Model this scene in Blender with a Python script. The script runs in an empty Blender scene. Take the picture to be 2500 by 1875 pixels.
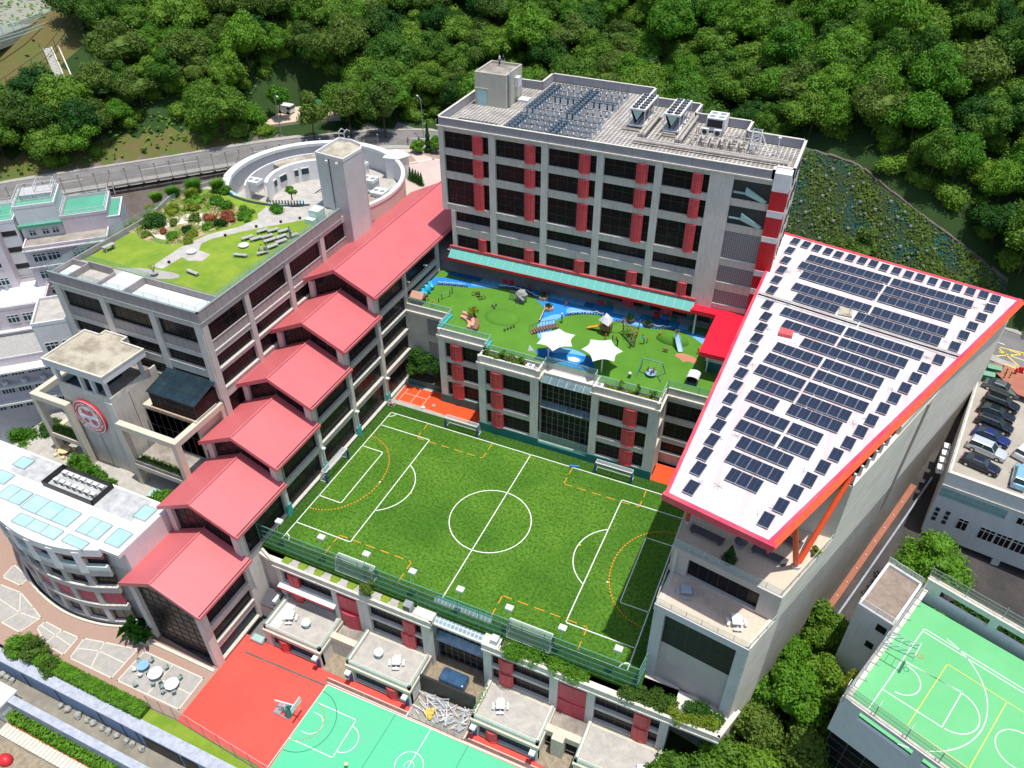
import bpy,bmesh,math,random
from mathutils import Vector,Matrix,Euler
random.seed(7)
R=math.radians
S=bpy.context.scene
COL=S.collection
# ---------------------------------------------------------------- camera
cam_d=bpy.data.cameras.new('camera');cam=bpy.data.objects.new('camera',cam_d);COL.objects.link(cam)
cam_d.sensor_width=36.0;cam_d.lens=1929.3/2500*36.0;cam_d.clip_end=1500
cam.matrix_world=(Matrix.Translation((0,0,84)) @ Matrix.Rotation(0.424725,4,'Z') @ Matrix.Rotation(0.8971307,4,'X') @ Matrix.Rotation(-0.0065164,4,'Z'))
S.camera=cam
# ---------------------------------------------------------------- sky and sun
SUN=Vector((0.175,-0.03,1.0)).normalized()
elev=math.asin(SUN.z);azim=math.atan2(SUN.x,SUN.y)
W=bpy.data.worlds.new('World');S.world=W;W.use_nodes=True
nt=W.node_tree;bg=nt.nodes['Background']
sk=nt.nodes.new('ShaderNodeTexSky');sk.sky_type='NISHITA';sk.sun_disc=False
sk.sun_elevation=elev;sk.sun_rotation=azim;sk.air_density=1.0;sk.dust_density=1.5
nt.links.new(sk.outputs[0],bg.inputs[0]);bg.inputs[1].default_value=0.15
sl=bpy.data.lights.new('sun','SUN');sl.energy=4.2;sl.angle=R(0.6);sl.color=(1.0,0.965,0.9)
so=bpy.data.objects.new('sun',sl);COL.objects.link(so);so.rotation_euler=SUN.to_track_quat('Z','Y').to_euler();so.location=(0,0,200)
S.view_settings.view_transform='Standard';S.view_settings.look='None';S.view_settings.exposure=0.18;S.view_settings.gamma=1.0
S.render.engine='CYCLES'

# ---------------------------------------------------------------- materials
def newmat(name):
    m=bpy.data.materials.new(name);m.use_nodes=True
    n=m.node_tree.nodes;b=n['Principled BSDF'];return m,m.node_tree,b
def rgb(c):return (c[0],c[1],c[2],1.0)
def coords(t,sc=(1,1,1),kind='Object'):
    tc=t.nodes.new('ShaderNodeTexCoord');mp=t.nodes.new('ShaderNodeMapping');mp.inputs['Scale'].default_value=sc
    t.links.new(tc.outputs[kind],mp.inputs[0]);return mp.outputs[0]
def noise(t,co,scale,detail=4,rough=.6):
    n=t.nodes.new('ShaderNodeTexNoise');n.inputs['Scale'].default_value=scale;n.inputs['Detail'].default_value=detail;n.inputs['Roughness'].default_value=rough
    t.links.new(co,n.inputs['Vector']);return n.outputs['Fac']
def ramp(t,fac,stops):
    r=t.nodes.new('ShaderNodeValToRGB');t.links.new(fac,r.inputs[0]);e=r.color_ramp.elements
    while len(e) < len(stops):e.new(0.5)
    for el,(p,c) in zip(e,stops):el.position=p;el.color=rgb(c)
    return r.outputs[0]
def mix(t,fac,a,b,mode='MIX'):
    m=t.nodes.new('ShaderNodeMix');m.data_type='RGBA';m.blend_type=mode
    for inp,v in ((0,fac),(6,a),(7,b)):
        if hasattr(v,'links'):t.links.new(v,m.inputs[inp])
        elif inp == 0:m.inputs[0].default_value=v
        else:m.inputs[inp].default_value=rgb(v)
    return m.outputs[2]
def bump(t,b,h,st,dist=.05):
    n=t.nodes.new('ShaderNodeBump');n.inputs['Strength'].default_value=st;n.inputs['Distance'].default_value=dist
    t.links.new(h,n.inputs['Height']);t.links.new(n.outputs[0],b.inputs['Normal'])
def pm(name,c,c2=None,scale=.6,rough=.8,stops=(.35,.65),bmp=0,bscale=8,sc=(1,1,1),metal=0,fine=0.0):
    m,t,b=newmat(name);b.inputs['Roughness'].default_value=rough;b.inputs['Metallic'].default_value=metal
    if rough > .6:b.inputs['Specular IOR Level'].default_value=.25
    co=coords(t,sc)
    if c2 is None:c2=tuple(x*.82 for x in c)
    col=ramp(t,noise(t,co,scale,5,.65),[(stops[0],c),(stops[1],c2)])
    if fine:
        col=mix(t,ramp(t,noise(t,co,9,3),[(.35,(0,0,0)),(.75,(fine,fine,fine))]),col,tuple(x*.35 for x in c))
    t.links.new(col,b.inputs['Base Color'])
    if bmp:bump(t,b,noise(t,co,bscale,3),bmp)
    return m
def grid(name,c,line,w,h,mort=.03,off=0.0,rough=.7,c2=None,sc=(1,1,1),rot=None,dirt=None,bmp=0):
    "brick texture grid of w x h cells with joints"
    m,t,b=newmat(name);b.inputs['Roughness'].default_value=rough
    co=coords(t,sc)
    if rot:co.node.inputs['Rotation'].default_value=rot
    br=t.nodes.new('ShaderNodeTexBrick');br.offset=off;br.inputs['Scale'].default_value=1
    br.inputs['Brick Width'].default_value=w;br.inputs['Row Height'].default_value=h;br.inputs['Mortar Size'].default_value=mort;br.inputs['Mortar Smooth'].default_value=.1
    br.inputs['Color1'].default_value=rgb(c);br.inputs['Color2'].default_value=rgb(c2 or c);br.inputs['Mortar'].default_value=rgb(line)
    t.links.new(co,br.inputs['Vector']);col=br.outputs[0]
    if dirt is not None:
        col=mix(t,ramp(t,noise(t,coords(t),.35,6,.7),[(.42,(0,0,0)),(.72,(.8,.8,.8))]),col,dirt)
    t.links.new(col,b.inputs['Base Color'])
    if bmp:bump(t,b,br.outputs['Fac'],-bmp,.05)
    return m
def concrete(name,c,stain=.5,warm=(.30,.27,.22),streak=1.0):
    "wall concrete: blotches, vertical rain streaks"
    m,t,b=newmat(name);b.inputs['Roughness'].default_value=.85;b.inputs['Specular IOR Level'].default_value=.2
    base=ramp(t,noise(t,coords(t),.45,6,.7),[(.3,c),(.7,tuple(x*.86 for x in c))])
    st=ramp(t,noise(t,coords(t,(2.6,2.6,.22)),1.3,4,.7),[(.5,(0,0,0)),(.78,(stain*streak,)*3)])
    col=mix(t,st,base,warm)
    sp=ramp(t,noise(t,coords(t),6,4,.7),[(.55,(0,0,0)),(.8,(.3,.3,.3))])
    col=mix(t,sp,col,tuple(x*.6 for x in c))
    t.links.new(col,b.inputs['Base Color']);bump(t,b,noise(t,coords(t),14,3),.15,.02)
    return m
def glass(name,tint=(.6,.8,.75),alpha=.35,rough=.03):
    m=bpy.data.materials.new(name);m.use_nodes=True;t=m.node_tree;t.nodes.clear()
    o=t.nodes.new('ShaderNodeOutputMaterial');mx=t.nodes.new('ShaderNodeMixShader');tr=t.nodes.new('ShaderNodeBsdfTransparent')
    p=t.nodes.new('ShaderNodeBsdfPrincipled');p.inputs['Base Color'].default_value=rgb(tint);p.inputs['Roughness'].default_value=rough
    tr.inputs[0].default_value=rgb(tuple(.75+.25*x for x in tint));mx.inputs[0].default_value=alpha
    t.links.new(tr.outputs[0],mx.inputs[1]);t.links.new(p.outputs[0],mx.inputs[2]);t.links.new(mx.outputs[0],o.inputs[0]);return m
def darkglass(name,c=(.012,.012,.013),c2=(.020,.011,.012)):
    m,t,b=newmat(name);b.inputs['Roughness'].default_value=.22;b.inputs['Specular IOR Level'].default_value=.16
    oi=t.nodes.new('ShaderNodeObjectInfo')
    col=mix(t,ramp(t,noise(t,coords(t),.35,3),[(.45,(0,0,0)),(.6,(1,1,1))]),c,c2)
    col=mix(t,ramp(t,noise(t,coords(t,(1,1,1.4)),1.1,2),[(.6,(0,0,0)),(.78,(.5,.5,.5))]),col,(.06,.075,.085))
    t.links.new(col,b.inputs['Base Color']);return m
def leafmat(name,dark,light,hue=.0,tr=.35):
    m,t,b=newmat(name);b.inputs['Roughness'].default_value=.55;b.inputs['Specular IOR Level'].default_value=.25
    oi=t.nodes.new('ShaderNodeObjectInfo');
    a=mix(t,oi.outputs['Random'],dark,light)
    n=ramp(t,noise(t,coords(t),1.3,4),[(.35,(.62,.62,.62)),(.7,(1.35,1.35,1.1))])
    col=mix(t,1.0,a,n,'MULTIPLY')
    t.links.new(col,b.inputs['Base Color'])
    tb=t.nodes.new('ShaderNodeBsdfTranslucent');t.links.new(col,tb.inputs[0])
    mx=t.nodes.new('ShaderNodeMixShader');mx.inputs[0].default_value=tr
    t.links.new(b.outputs[0],mx.inputs[1]);t.links.new(tb.outputs[0],mx.inputs[2]);t.links.new(mx.outputs[0],t.nodes['Material Output'].inputs[0])
    return m
M={}
M['conc']=concrete('pale concrete',(.68,.65,.59),.5)
M['conc2']=concrete('weathered concrete',(.60,.575,.515),.7)
M['tower']=concrete('painted render',(.60,.60,.59),.25)
M['ledge']=pm('cream ledge',(.66,.63,.56),(.5,.46,.40),1.5,.8)
M['lilac']=grid('grey parapet panels',(.33,.32,.345),(.16,.155,.165),2.1,4.0,.035,c2=(.30,.295,.315))
M['mauve']=grid('mauve metal panels',(.36,.32,.31),(.15,.13,.13),1.05,4.0,.03,c2=(.33,.295,.29),rot=(0,0,R(90)))
M['white']=pm('white paint',(.74,.74,.73),(.64,.64,.64),.8,.6)
M['offwhite']=concrete('old white paint',(.68,.68,.68),.35,(.40,.38,.36))
M['pink']=concrete('pale pink paint',(.62,.55,.58),.45,(.36,.30,.28))
M['beige']=concrete('beige render',(.52,.49,.40),.25)
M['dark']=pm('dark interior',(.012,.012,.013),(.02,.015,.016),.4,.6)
M['glass']=darkglass('reflection toned glass')  # default maroon blotches put the red roofs' reflection into the pane colour
M['glassb']=darkglass('blue window glass',(.02,.045,.06),(.03,.07,.085))
M['frame']=pm('dark window frame',(.045,.05,.055),rough=.4,metal=.3)
M['steel']=pm('galvanised steel',(.42,.45,.46),(.33,.36,.38),2,.4,metal=.5)
M['bglass']=glass('balustrade glass',(.55,.78,.70),.22)
M['teglass']=glass('teal canopy glass',(.16,.50,.43),.85,.2)
M['redm']=grid('red perforated metal',(.64,.07,.085),(.36,.035,.045),.85,.42,.03,rough=.5,c2=(.55,.055,.07),rot=(R(90),0,0))
M['redp']=pm('red paint',(.62,.02,.035),(.55,.018,.03),.5,.45)
M['redcan']=pm('red canopy sheet',(.80,.012,.04),(.72,.01,.035),.3,.4)
M['orange']=pm('orange red steel',(.75,.09,.02),(.65,.07,.02),.6,.35)
M['fascia']=pm('crimson fascia',(.72,.055,.06),(.75,.13,.06),.25,.3)
M['roofred']=None
M['teal']=pm('teal paint',(.012,.16,.145),(.01,.13,.12),.5,.5)
M['bluep']=pm('blue padding',(.02,.06,.22),rough=.5)
M['net']=glass('net mesh',(.55,.58,.60),.30,.7)
M['gnet']=glass('green fence mesh',(.05,.20,.13),.30,.8)
M['greenp']=pm('green painted steel',(.10,.26,.20),(.14,.32,.26),1,.5)
M['paleteal']=pm('pale teal rail paint',(.30,.48,.44),(.36,.52,.5),1,.5)
M['timber']=pm('weathered timber',(.28,.16,.09),(.18,.10,.06),3,.8,sc=(1,6,6))
M['greytimber']=pm('grey plastic slats',(.09,.085,.10),(.06,.055,.07),3,.6)
M['black']=pm('black sheet',(.012,.012,.013),rough=.5)
M['soil']=pm('brown soil',(.16,.10,.07),(.10,.07,.05),.3,.95,bmp=.6,bscale=2)
M['shot']=pm('shotcrete bank',(.13,.105,.09),(.20,.165,.145),.5,.95,bmp=.8,bscale=1.2,fine=.7)
M['tile']=grid('roof grating',(.16,.145,.13),(.58,.55,.51),.62,.62,.085,dirt=(.13,.11,.09))
M['rooffloor']=pm('dusty roof slab',(.42,.38,.33),(.22,.19,.16),.5,.9,fine=.5)
M['oldroof']=pm('lichen stained roof',(.52,.47,.37),(.28,.24,.18),.4,.95,(.4,.62),bmp=.3,fine=.5)
M['terr']=pm('terrace paving',(.52,.49,.44),(.38,.36,.33),.7,.85,fine=.4)
M['terrtan']=grid('tan terrace tiles',(.62,.49,.38),(.42,.33,.26),.6,.6,.012,c2=(.58,.46,.36))
M['asphalt']=pm('asphalt',(.25,.24,.235),(.17,.165,.16),.25,.9,fine=.5)
M['dasph']=pm('dark alley asphalt',(.045,.042,.042),(.09,.08,.075),.2,.8,fine=.5)  # much darker asphalt tone, blotched at random
M['kerb']=pm('kerb stone',(.38,.36,.33),rough=.9)
M['wline']=pm('white line paint',(.80,.80,.78),(.72,.74,.70),2,.7)
M['oline']=pm('orange line paint',(.72,.30,.02),(.55,.24,.03),2,.7)
M['yline']=pm('yellow line paint',(.72,.55,.10),(.66,.5,.12),2,.7)
M['dline']=pm('dark green line paint',(.01,.16,.09),rough=.7)
M['redc']=pm('red sports surface',(.80,.095,.07),(.70,.075,.055),.12,.75,(.3,.7),fine=.12)
M['ormat']=pm('orange play surface',(.78,.085,.02),(.70,.075,.02),.3,.8)
M['grc']=pm('green sports surface',(.09,.54,.29),(.12,.47,.26),.12,.7,(.3,.7),fine=.16)
M['grc2']=pm('mid green sports surface',(.12,.44,.17),(.17,.50,.23),.1,.7,(.3,.7),fine=.2)
M['pinkpave']=grid('pink brick paving',(.40,.26,.20),(.28,.19,.15),.3,.15,.015,.5,c2=(.36,.24,.185))
M['paleslab']=pm('pale textured paving',(.44,.42,.38),(.35,.335,.31),.9,.9,fine=.35)
M['cream']=pm('cream banding',(.66,.61,.51),(.58,.53,.44),1.5,.8)
M['bluewall']=concrete('pale blue painted wall',(.28,.38,.52),.5,(.20,.23,.28))
M['bluewtop']=pm('pale blue coping',(.50,.54,.62),(.36,.38,.44),1.2,.9,fine=.6)
M['lane']=pm('worn concrete lane',(.34,.31,.25),(.20,.185,.155),.3,.9,fine=.6)
M['court0']=pm('grey sports court',(.28,.28,.22),(.24,.245,.195),.1,.9)
M['grass']=pm('mown grass',(.25,.34,.035),(.15,.26,.025),.35,.95,bmp=.5,bscale=20,fine=.4)
M['wild']=pm('rough hillside grass',(.10,.14,.03),(.17,.12,.05),.12,.95,bmp=.8,bscale=1.5,fine=.6)
M['forestfl']=pm('forest floor',(.02,.05,.010),(.03,.06,.014),.2,.95,bmp=.8,bscale=1)
M['netslope']=None
M['pturf']=pm('play turf',(.095,.24,.025),(.075,.205,.02),.25,.95,bmp=.2,bscale=30)
M['pblue']=pm('blue play surface',(.02,.24,.62),(.02,.21,.56),.3,.8)
M['pblue2']=pm('light blue play surface',(.16,.42,.72),(.14,.38,.66),.3,.8)
M['pblue3']=pm('deep blue play surface',(.01,.12,.36),(.012,.14,.40),.3,.8)
M['splat']=pm('terracotta rubber',(.50,.22,.13),rough=.9)
M['mint']=pm('mint roof paint',(.10,.36,.24),(.085,.31,.21),.25,.7,fine=.2)
M['pv']=grid('solar cells',(.010,.016,.035),(.075,.09,.12),.5,.22,.012,rough=.12,c2=(.014,.02,.045))
M['pvb']=grid('blue grey solar cells',(.045,.085,.115),(.16,.24,.27),2.2,.33,.03,rough=.15,c2=(.05,.09,.12))
M['alu']=pm('aluminium frame',(.55,.57,.58),rough=.35,metal=.6)
M['sail']=pm('white sail cloth',(.86,.86,.85),(.84,.84,.84),.4,.6)
M['tyre']=pm('tyre rubber',(.018,.018,.018),rough=.8)
M['chrome']=pm('bright metal',(.6,.6,.62),rough=.2,metal=.9)
M['cglass']=pm('car glass',(.03,.05,.055),rough=.05)
M['skin']=pm('skin',(.45,.26,.17),rough=.6)
M['hair']=pm('black hair',(.012,.01,.009),rough=.6)
M['teal2']=pm('turquoise tarpaulin',(.02,.40,.60),(.02,.34,.52),1,.4)
M['yellow']=pm('yellow plastic',(.80,.48,.04),rough=.4)
M['slideblue']=pm('pale blue slide',(.25,.45,.68),rough=.35)
M['nail']=pm('mossy concrete',(.24,.27,.23),(.15,.19,.15),2,.9)
M['stone']=pm('grey stone',(.40,.40,.37),(.28,.28,.26),2,.85)
M['brick']=pm('terracotta brick bench',(.56,.33,.24),(.48,.27,.19),2,.85)
M['skyl']=pm('skylight glass',(.30,.52,.50),(.42,.62,.60),.4,.12)
M['binred']=pm('red plastic',(.65,.02,.03),rough=.45)
M['wood']=pm('bark',(.10,.075,.05),(.06,.045,.03),3,.9)
M['trunkp']=pm('pale bark',(.26,.22,.17),(.18,.15,.11),3,.9)
M['leafA']=leafmat('forest leaves',(.055,.155,.014),(.17,.31,.03))
M['leafB']=leafmat('bright leaves',(.07,.22,.012),(.15,.32,.025))
M['leafC']=leafmat('olive leaves',(.060,.135,.016),(.14,.22,.035))
M['leafD']=leafmat('deep green leaves',(.018,.085,.010),(.045,.14,.015))
M['leafY']=leafmat('yellow green leaves',(.16,.25,.02),(.25,.30,.03))
M['leafR']=leafmat('red leaves',(.35,.09,.05),(.42,.16,.09))

def special():
    for nm,a,b2 in (('turf',(.050,.150,.010),(.100,.230,.020)),('turfd',(.028,.095,.008),(.050,.130,.012))):
        m,t,b=newmat('artificial turf ' + nm);b.inputs['Roughness'].default_value=.85;b.inputs['Specular IOR Level'].default_value=.2
        co=coords(t)
        c1=ramp(t,noise(t,co,.09,4,.6),[(.38,a),(.62,b2)])
        sp=ramp(t,noise(t,co,2.6,5,.75),[(.44,(0,0,0)),(.60,(.85,.85,.85))])
        col=mix(t,sp,c1,tuple(x*.38 for x in a))
        sp2=ramp(t,noise(t,co,7,3,.7),[(.5,(0,0,0)),(.75,(.5,.5,.5))])
        col=mix(t,sp2,col,tuple(x*1.35 for x in b2))
        t.links.new(col,b.inputs['Base Color']);bump(t,b,noise(t,co,12,3),.5,.04);M[nm]=m
    m,t,b=newmat('red ribbed roof sheet');b.inputs['Roughness'].default_value=.45
    co=coords(t)
    base=ramp(t,noise(t,co,.3,5,.6),[(.3,(.62,.15,.16)),(.7,(.56,.13,.14))])
    w=t.nodes.new('ShaderNodeTexWave');w.wave_type='BANDS';w.bands_direction='Y';w.inputs['Scale'].default_value=1.15;w.inputs['Distortion'].default_value=0
    t.links.new(co,w.inputs['Vector'])
    col=mix(t,ramp(t,w.outputs['Fac'],[(.05,(.5,.5,.5)),(.35,(0,0,0))]),base,(.42,.09,.10))
    w2=t.nodes.new('ShaderNodeTexWave');w2.wave_type='BANDS';w2.bands_direction='X';w2.inputs['Scale'].default_value=.9;w2.inputs['Distortion'].default_value=.0
    t.links.new(co,w2.inputs['Vector'])
    col=mix(t,ramp(t,w2.outputs['Fac'],[(.03,(.35,.35,.35)),(.12,(0,0,0))]),col,(.40,.07,.08))
    t.links.new(col,b.inputs['Base Color']);bump(t,b,w.outputs['Fac'],.25,.03);M['roofred']=m
    m,t,b=newmat('white ribbed roof sheet');b.inputs['Roughness'].default_value=.5
    co=coords(t)
    pk=ramp(t,noise(t,coords(t,(.9,.05,1)),1.0,4,.6),[(.40,(.70,.66,.65)),(.60,(.66,.47,.48))])
    gr=mix(t,ramp(t,noise(t,co,.35,6,.75),[(.50,(0,0,0)),(.72,(.65,.65,.65))]),pk,(.46,.40,.34))
    w=t.nodes.new('ShaderNodeTexWave');w.wave_type='BANDS';w.bands_direction='X';w.inputs['Scale'].default_value=.4;w.inputs['Distortion'].default_value=0
    t.links.new(co,w.inputs['Vector'])
    col=mix(t,ramp(t,w.outputs['Fac'],[(.04,(.6,.6,.6)),(.12,(0,0,0))]),gr,(.55,.47,.47))
    t.links.new(col,b.inputs['Base Color']);bump(t,b,w.outputs['Fac'],.3,.04);M['gymroof']=m
    m,t,b=newmat('green netted slope');b.inputs['Roughness'].default_value=.95
    co=coords(t)
    a=ramp(t,noise(t,co,.22,6,.7),[(.36,(.085,.115,.035)),(.5,(.06,.10,.06)),(.64,(.03,.12,.11))])
    col=mix(t,ramp(t,noise(t,co,3.5,4,.7),[(.42,(0,0,0)),(.62,(.8,.8,.8))]),a,(.02,.035,.02));b.inputs['Specular IOR Level'].default_value=0
    t.links.new(col,b.inputs['Base Color']);bump(t,b,noise(t,co,2.5,4),.9,.3);M['netslope']=m
    m,t,b=newmat('beige gym wall');b.inputs['Roughness'].default_value=.8
    co=coords(t)
    a=ramp(t,noise(t,co,.25,5,.6),[(.35,(.68,.63,.54)),(.65,(.60,.55,.46))])
    st=ramp(t,noise(t,coords(t,(.12,.12,.9)),1.6,3,.6),[(.50,(0,0,0)),(.66,(.55,.55,.55))])
    col=mix(t,st,a,(.78,.75,.69))
    w=t.nodes.new('ShaderNodeTexWave');w.wave_type='BANDS';w.bands_direction='Z';w.inputs['Scale'].default_value=.22;w.inputs['Distortion'].default_value=0
    t.links.new(co,w.inputs['Vector'])
    col=mix(t,ramp(t,w.outputs['Fac'],[(.01,(.35,.35,.35)),(.04,(0,0,0))]),col,(.38,.34,.28))
    t.links.new(col,b.inputs['Base Color']);M['gymwall']=m
    M['grille']=grid('breeze block screen',(.035,.04,.045),(.30,.29,.29),.28,.28,.07,rough=.8,rot=(R(90),0,0))
    M['hedge']=pm('clipped hedge',(.10,.24,.02),(.05,.14,.012),2.5,.9,bmp=1,bscale=6,fine=.5)
special()

def vj(name,c,jw,axis):
    m,t,b=newmat(name);b.inputs['Roughness'].default_value=.6;co=coords(t)
    s=t.nodes.new('ShaderNodeSeparateXYZ');t.links.new(co,s.inputs[0]);ad=t.nodes.new('ShaderNodeMath');ad.operation='ADD';t.links.new(s.outputs[0],ad.inputs[0]);t.links.new(s.outputs[1],ad.inputs[1])
    dv=t.nodes.new('ShaderNodeMath');dv.operation='DIVIDE';dv.inputs[1].default_value=jw;t.links.new(ad.outputs[0],dv.inputs[0]);fr=t.nodes.new('ShaderNodeMath');fr.operation='FRACT';t.links.new(dv.outputs[0],fr.inputs[0])
    gt=t.nodes.new('ShaderNodeMath');gt.operation='LESS_THAN';gt.inputs[1].default_value=.035/jw*1.6;t.links.new(fr.outputs[0],gt.inputs[0])
    base=ramp(t,noise(t,co,.5,4),[(.35,c),(.65,tuple(x*.88 for x in c))])
    t.links.new(mix(t,gt.outputs[0],base,tuple(x*.4 for x in c)),b.inputs['Base Color']);return m
M['redpanel']=pm('raspberry panel',(.58,.05,.09),(.50,.04,.075),.5,.45)
M['rededge']=pm('red frame paint',(.70,.10,.10),rough=.5)
M['redc2']=grid('deep red panels',(.52,.008,.02),(.36,.005,.012),1.0,.5,.02,rough=.4,rot=(R(90),0,0))
M['stairglass']=glass('stair glazing',(.25,.42,.38),.55,.08)
M['lag']=pm('lagged pipe',(.46,.43,.38),(.33,.30,.26),1.2,.7)
M['steelb']=pm('grey mullion',(.16,.18,.20),rough=.4,metal=.4)
M['skyl2']=pm('dark hood glass',(.07,.12,.13),(.16,.24,.25),.8,.12)
M['skyl3']=pm('blue hood glass',(.12,.22,.30),(.35,.48,.55),.8,.12)
M['teal3']=pm('turquoise paint',(.05,.42,.40),rough=.6)
M['bluep2']=pm('blue foam',(.02,.16,.5),rough=.6)
M['pinkf']=pm('red fascia',(.62,.16,.17),(.55,.13,.14),.5,.4)
M['concw']=concrete('warm lit concrete',(.56,.53,.49),.35)
M['mauve2']=vj('mauve parapet sheet',(.34,.305,.30),1.45,0)
M['mauve']=vj('mauve spandrel sheet',(.36,.32,.31),1.05,0)
M['lilac']=vj('lilac parapet sheet',(.335,.325,.355),4.2,0)
M['bglass2']=glass('green tinted glass',(.25,.62,.38),.22)
M['bedsoil']=pm('bed of bark, stone and groundcover',(.42,.30,.19),(.12,.20,.03),.55,.95,(.44,.56),bmp=.6,bscale=6)
M['mintpale']=pm('pale mint metal',(.62,.74,.68),(.56,.68,.62),.5,.5)
M['pinkwall']=concrete('pinkish render',(.56,.50,.45),.25)
M['tanroof']=pm('brown lean-to sheet',(.40,.33,.25),(.25,.20,.15),.6,.8,sc=(1,4,1))
M['darkteal']=pm('dark teal steel',(.035,.07,.07),rough=.5)
M['plazap']=pm('pale pink plaza',(.58,.47,.42),(.50,.40,.36),.2,.85,fine=.2)
M['emred']=pm('emblem red',(.60,.045,.06),rough=.4)
M['emwhite']=pm('emblem white',(.82,.80,.80),rough=.4)
M['emblue']=pm('emblem pale blue',(.55,.62,.75),rough=.4)
M['creamc']=concrete('cream concrete',(.60,.55,.44),.45)
M['blueglassroof']=pm('blue black roof glass',(.012,.025,.035),(.02,.045,.06),.4,.15)
M['yellowstone']=pm('cream stone',(.72,.58,.30),(.62,.50,.28),2,.8)
M['redm2']=pm('dull red blind',(.36,.13,.12),rough=.8)
M['redshut']=grid('raspberry louvre',(.52,.06,.11),(.34,.03,.06),3.0,.28,.03,rough=.5,rot=(R(90),0,0))
M['tanglass']=pm('tan tinted glazing',(.20,.165,.12),(.14,.12,.09),.5,.3)
M['roofgrime']=pm('grimy white roof',(.55,.56,.56),(.36,.37,.37),.8,.8,fine=.4)
M['skylw']=grid('wired skylight',(.22,.30,.31),(.62,.68,.68),.55,.5,.05,rough=.15,c2=(.28,.38,.40))
M['bedsoil2']=pm('leaf litter and gravel',(.40,.33,.24),(.24,.19,.13),1.4,.95,bmp=.6,bscale=8,fine=.6)
M['tankblue']=pm('dark blue vinyl',(.03,.07,.14),(.05,.12,.22),.8,.2)
M['palestone']=pm('pale cast stone',(.72,.72,.72),(.64,.64,.65),1,.8)
M['chairg']=pm('grey green chair',(.22,.32,.30),rough=.5)
M['net2']=glass('pale chain link',(.55,.50,.42),.16,.8)
M['crim']=pm('crimson roof edge',(.76,.035,.10),(.72,.10,.12),.3,.35)
M['taupe']=pm('taupe cladding',(.26,.22,.18),(.22,.19,.155),.5,.8)
M['slidegrey']=pm('pale blue grey table',(.42,.46,.50),rough=.7)
M['parkdeck']=pm('dusty parking deck',(.44,.40,.34),(.36,.33,.28),.3,.9,fine=.4)
M['glassb2']=pm('pale aqua window',(.22,.34,.36),(.30,.42,.44),1,.15)
M['redpave2']=pm('worn red paving',(.42,.17,.11),(.34,.13,.09),.5,.9,fine=.3)
M['taupe2']=pm('brown stained roof',(.25,.19,.155),(.33,.27,.225),.8,.95,fine=.5)
M['stainw']=concrete('black stained render',(.50,.50,.50),.9,(.05,.06,.06),1.3)
M['whiteroof']=pm('bright white roof',(.78,.80,.81),(.62,.66,.68),.35,.7,fine=.15)
M['gravelroof']=pm('grey gravel roof',(.42,.41,.39),(.33,.325,.31),2,.95,bmp=.4,bscale=10,fine=.5)
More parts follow.
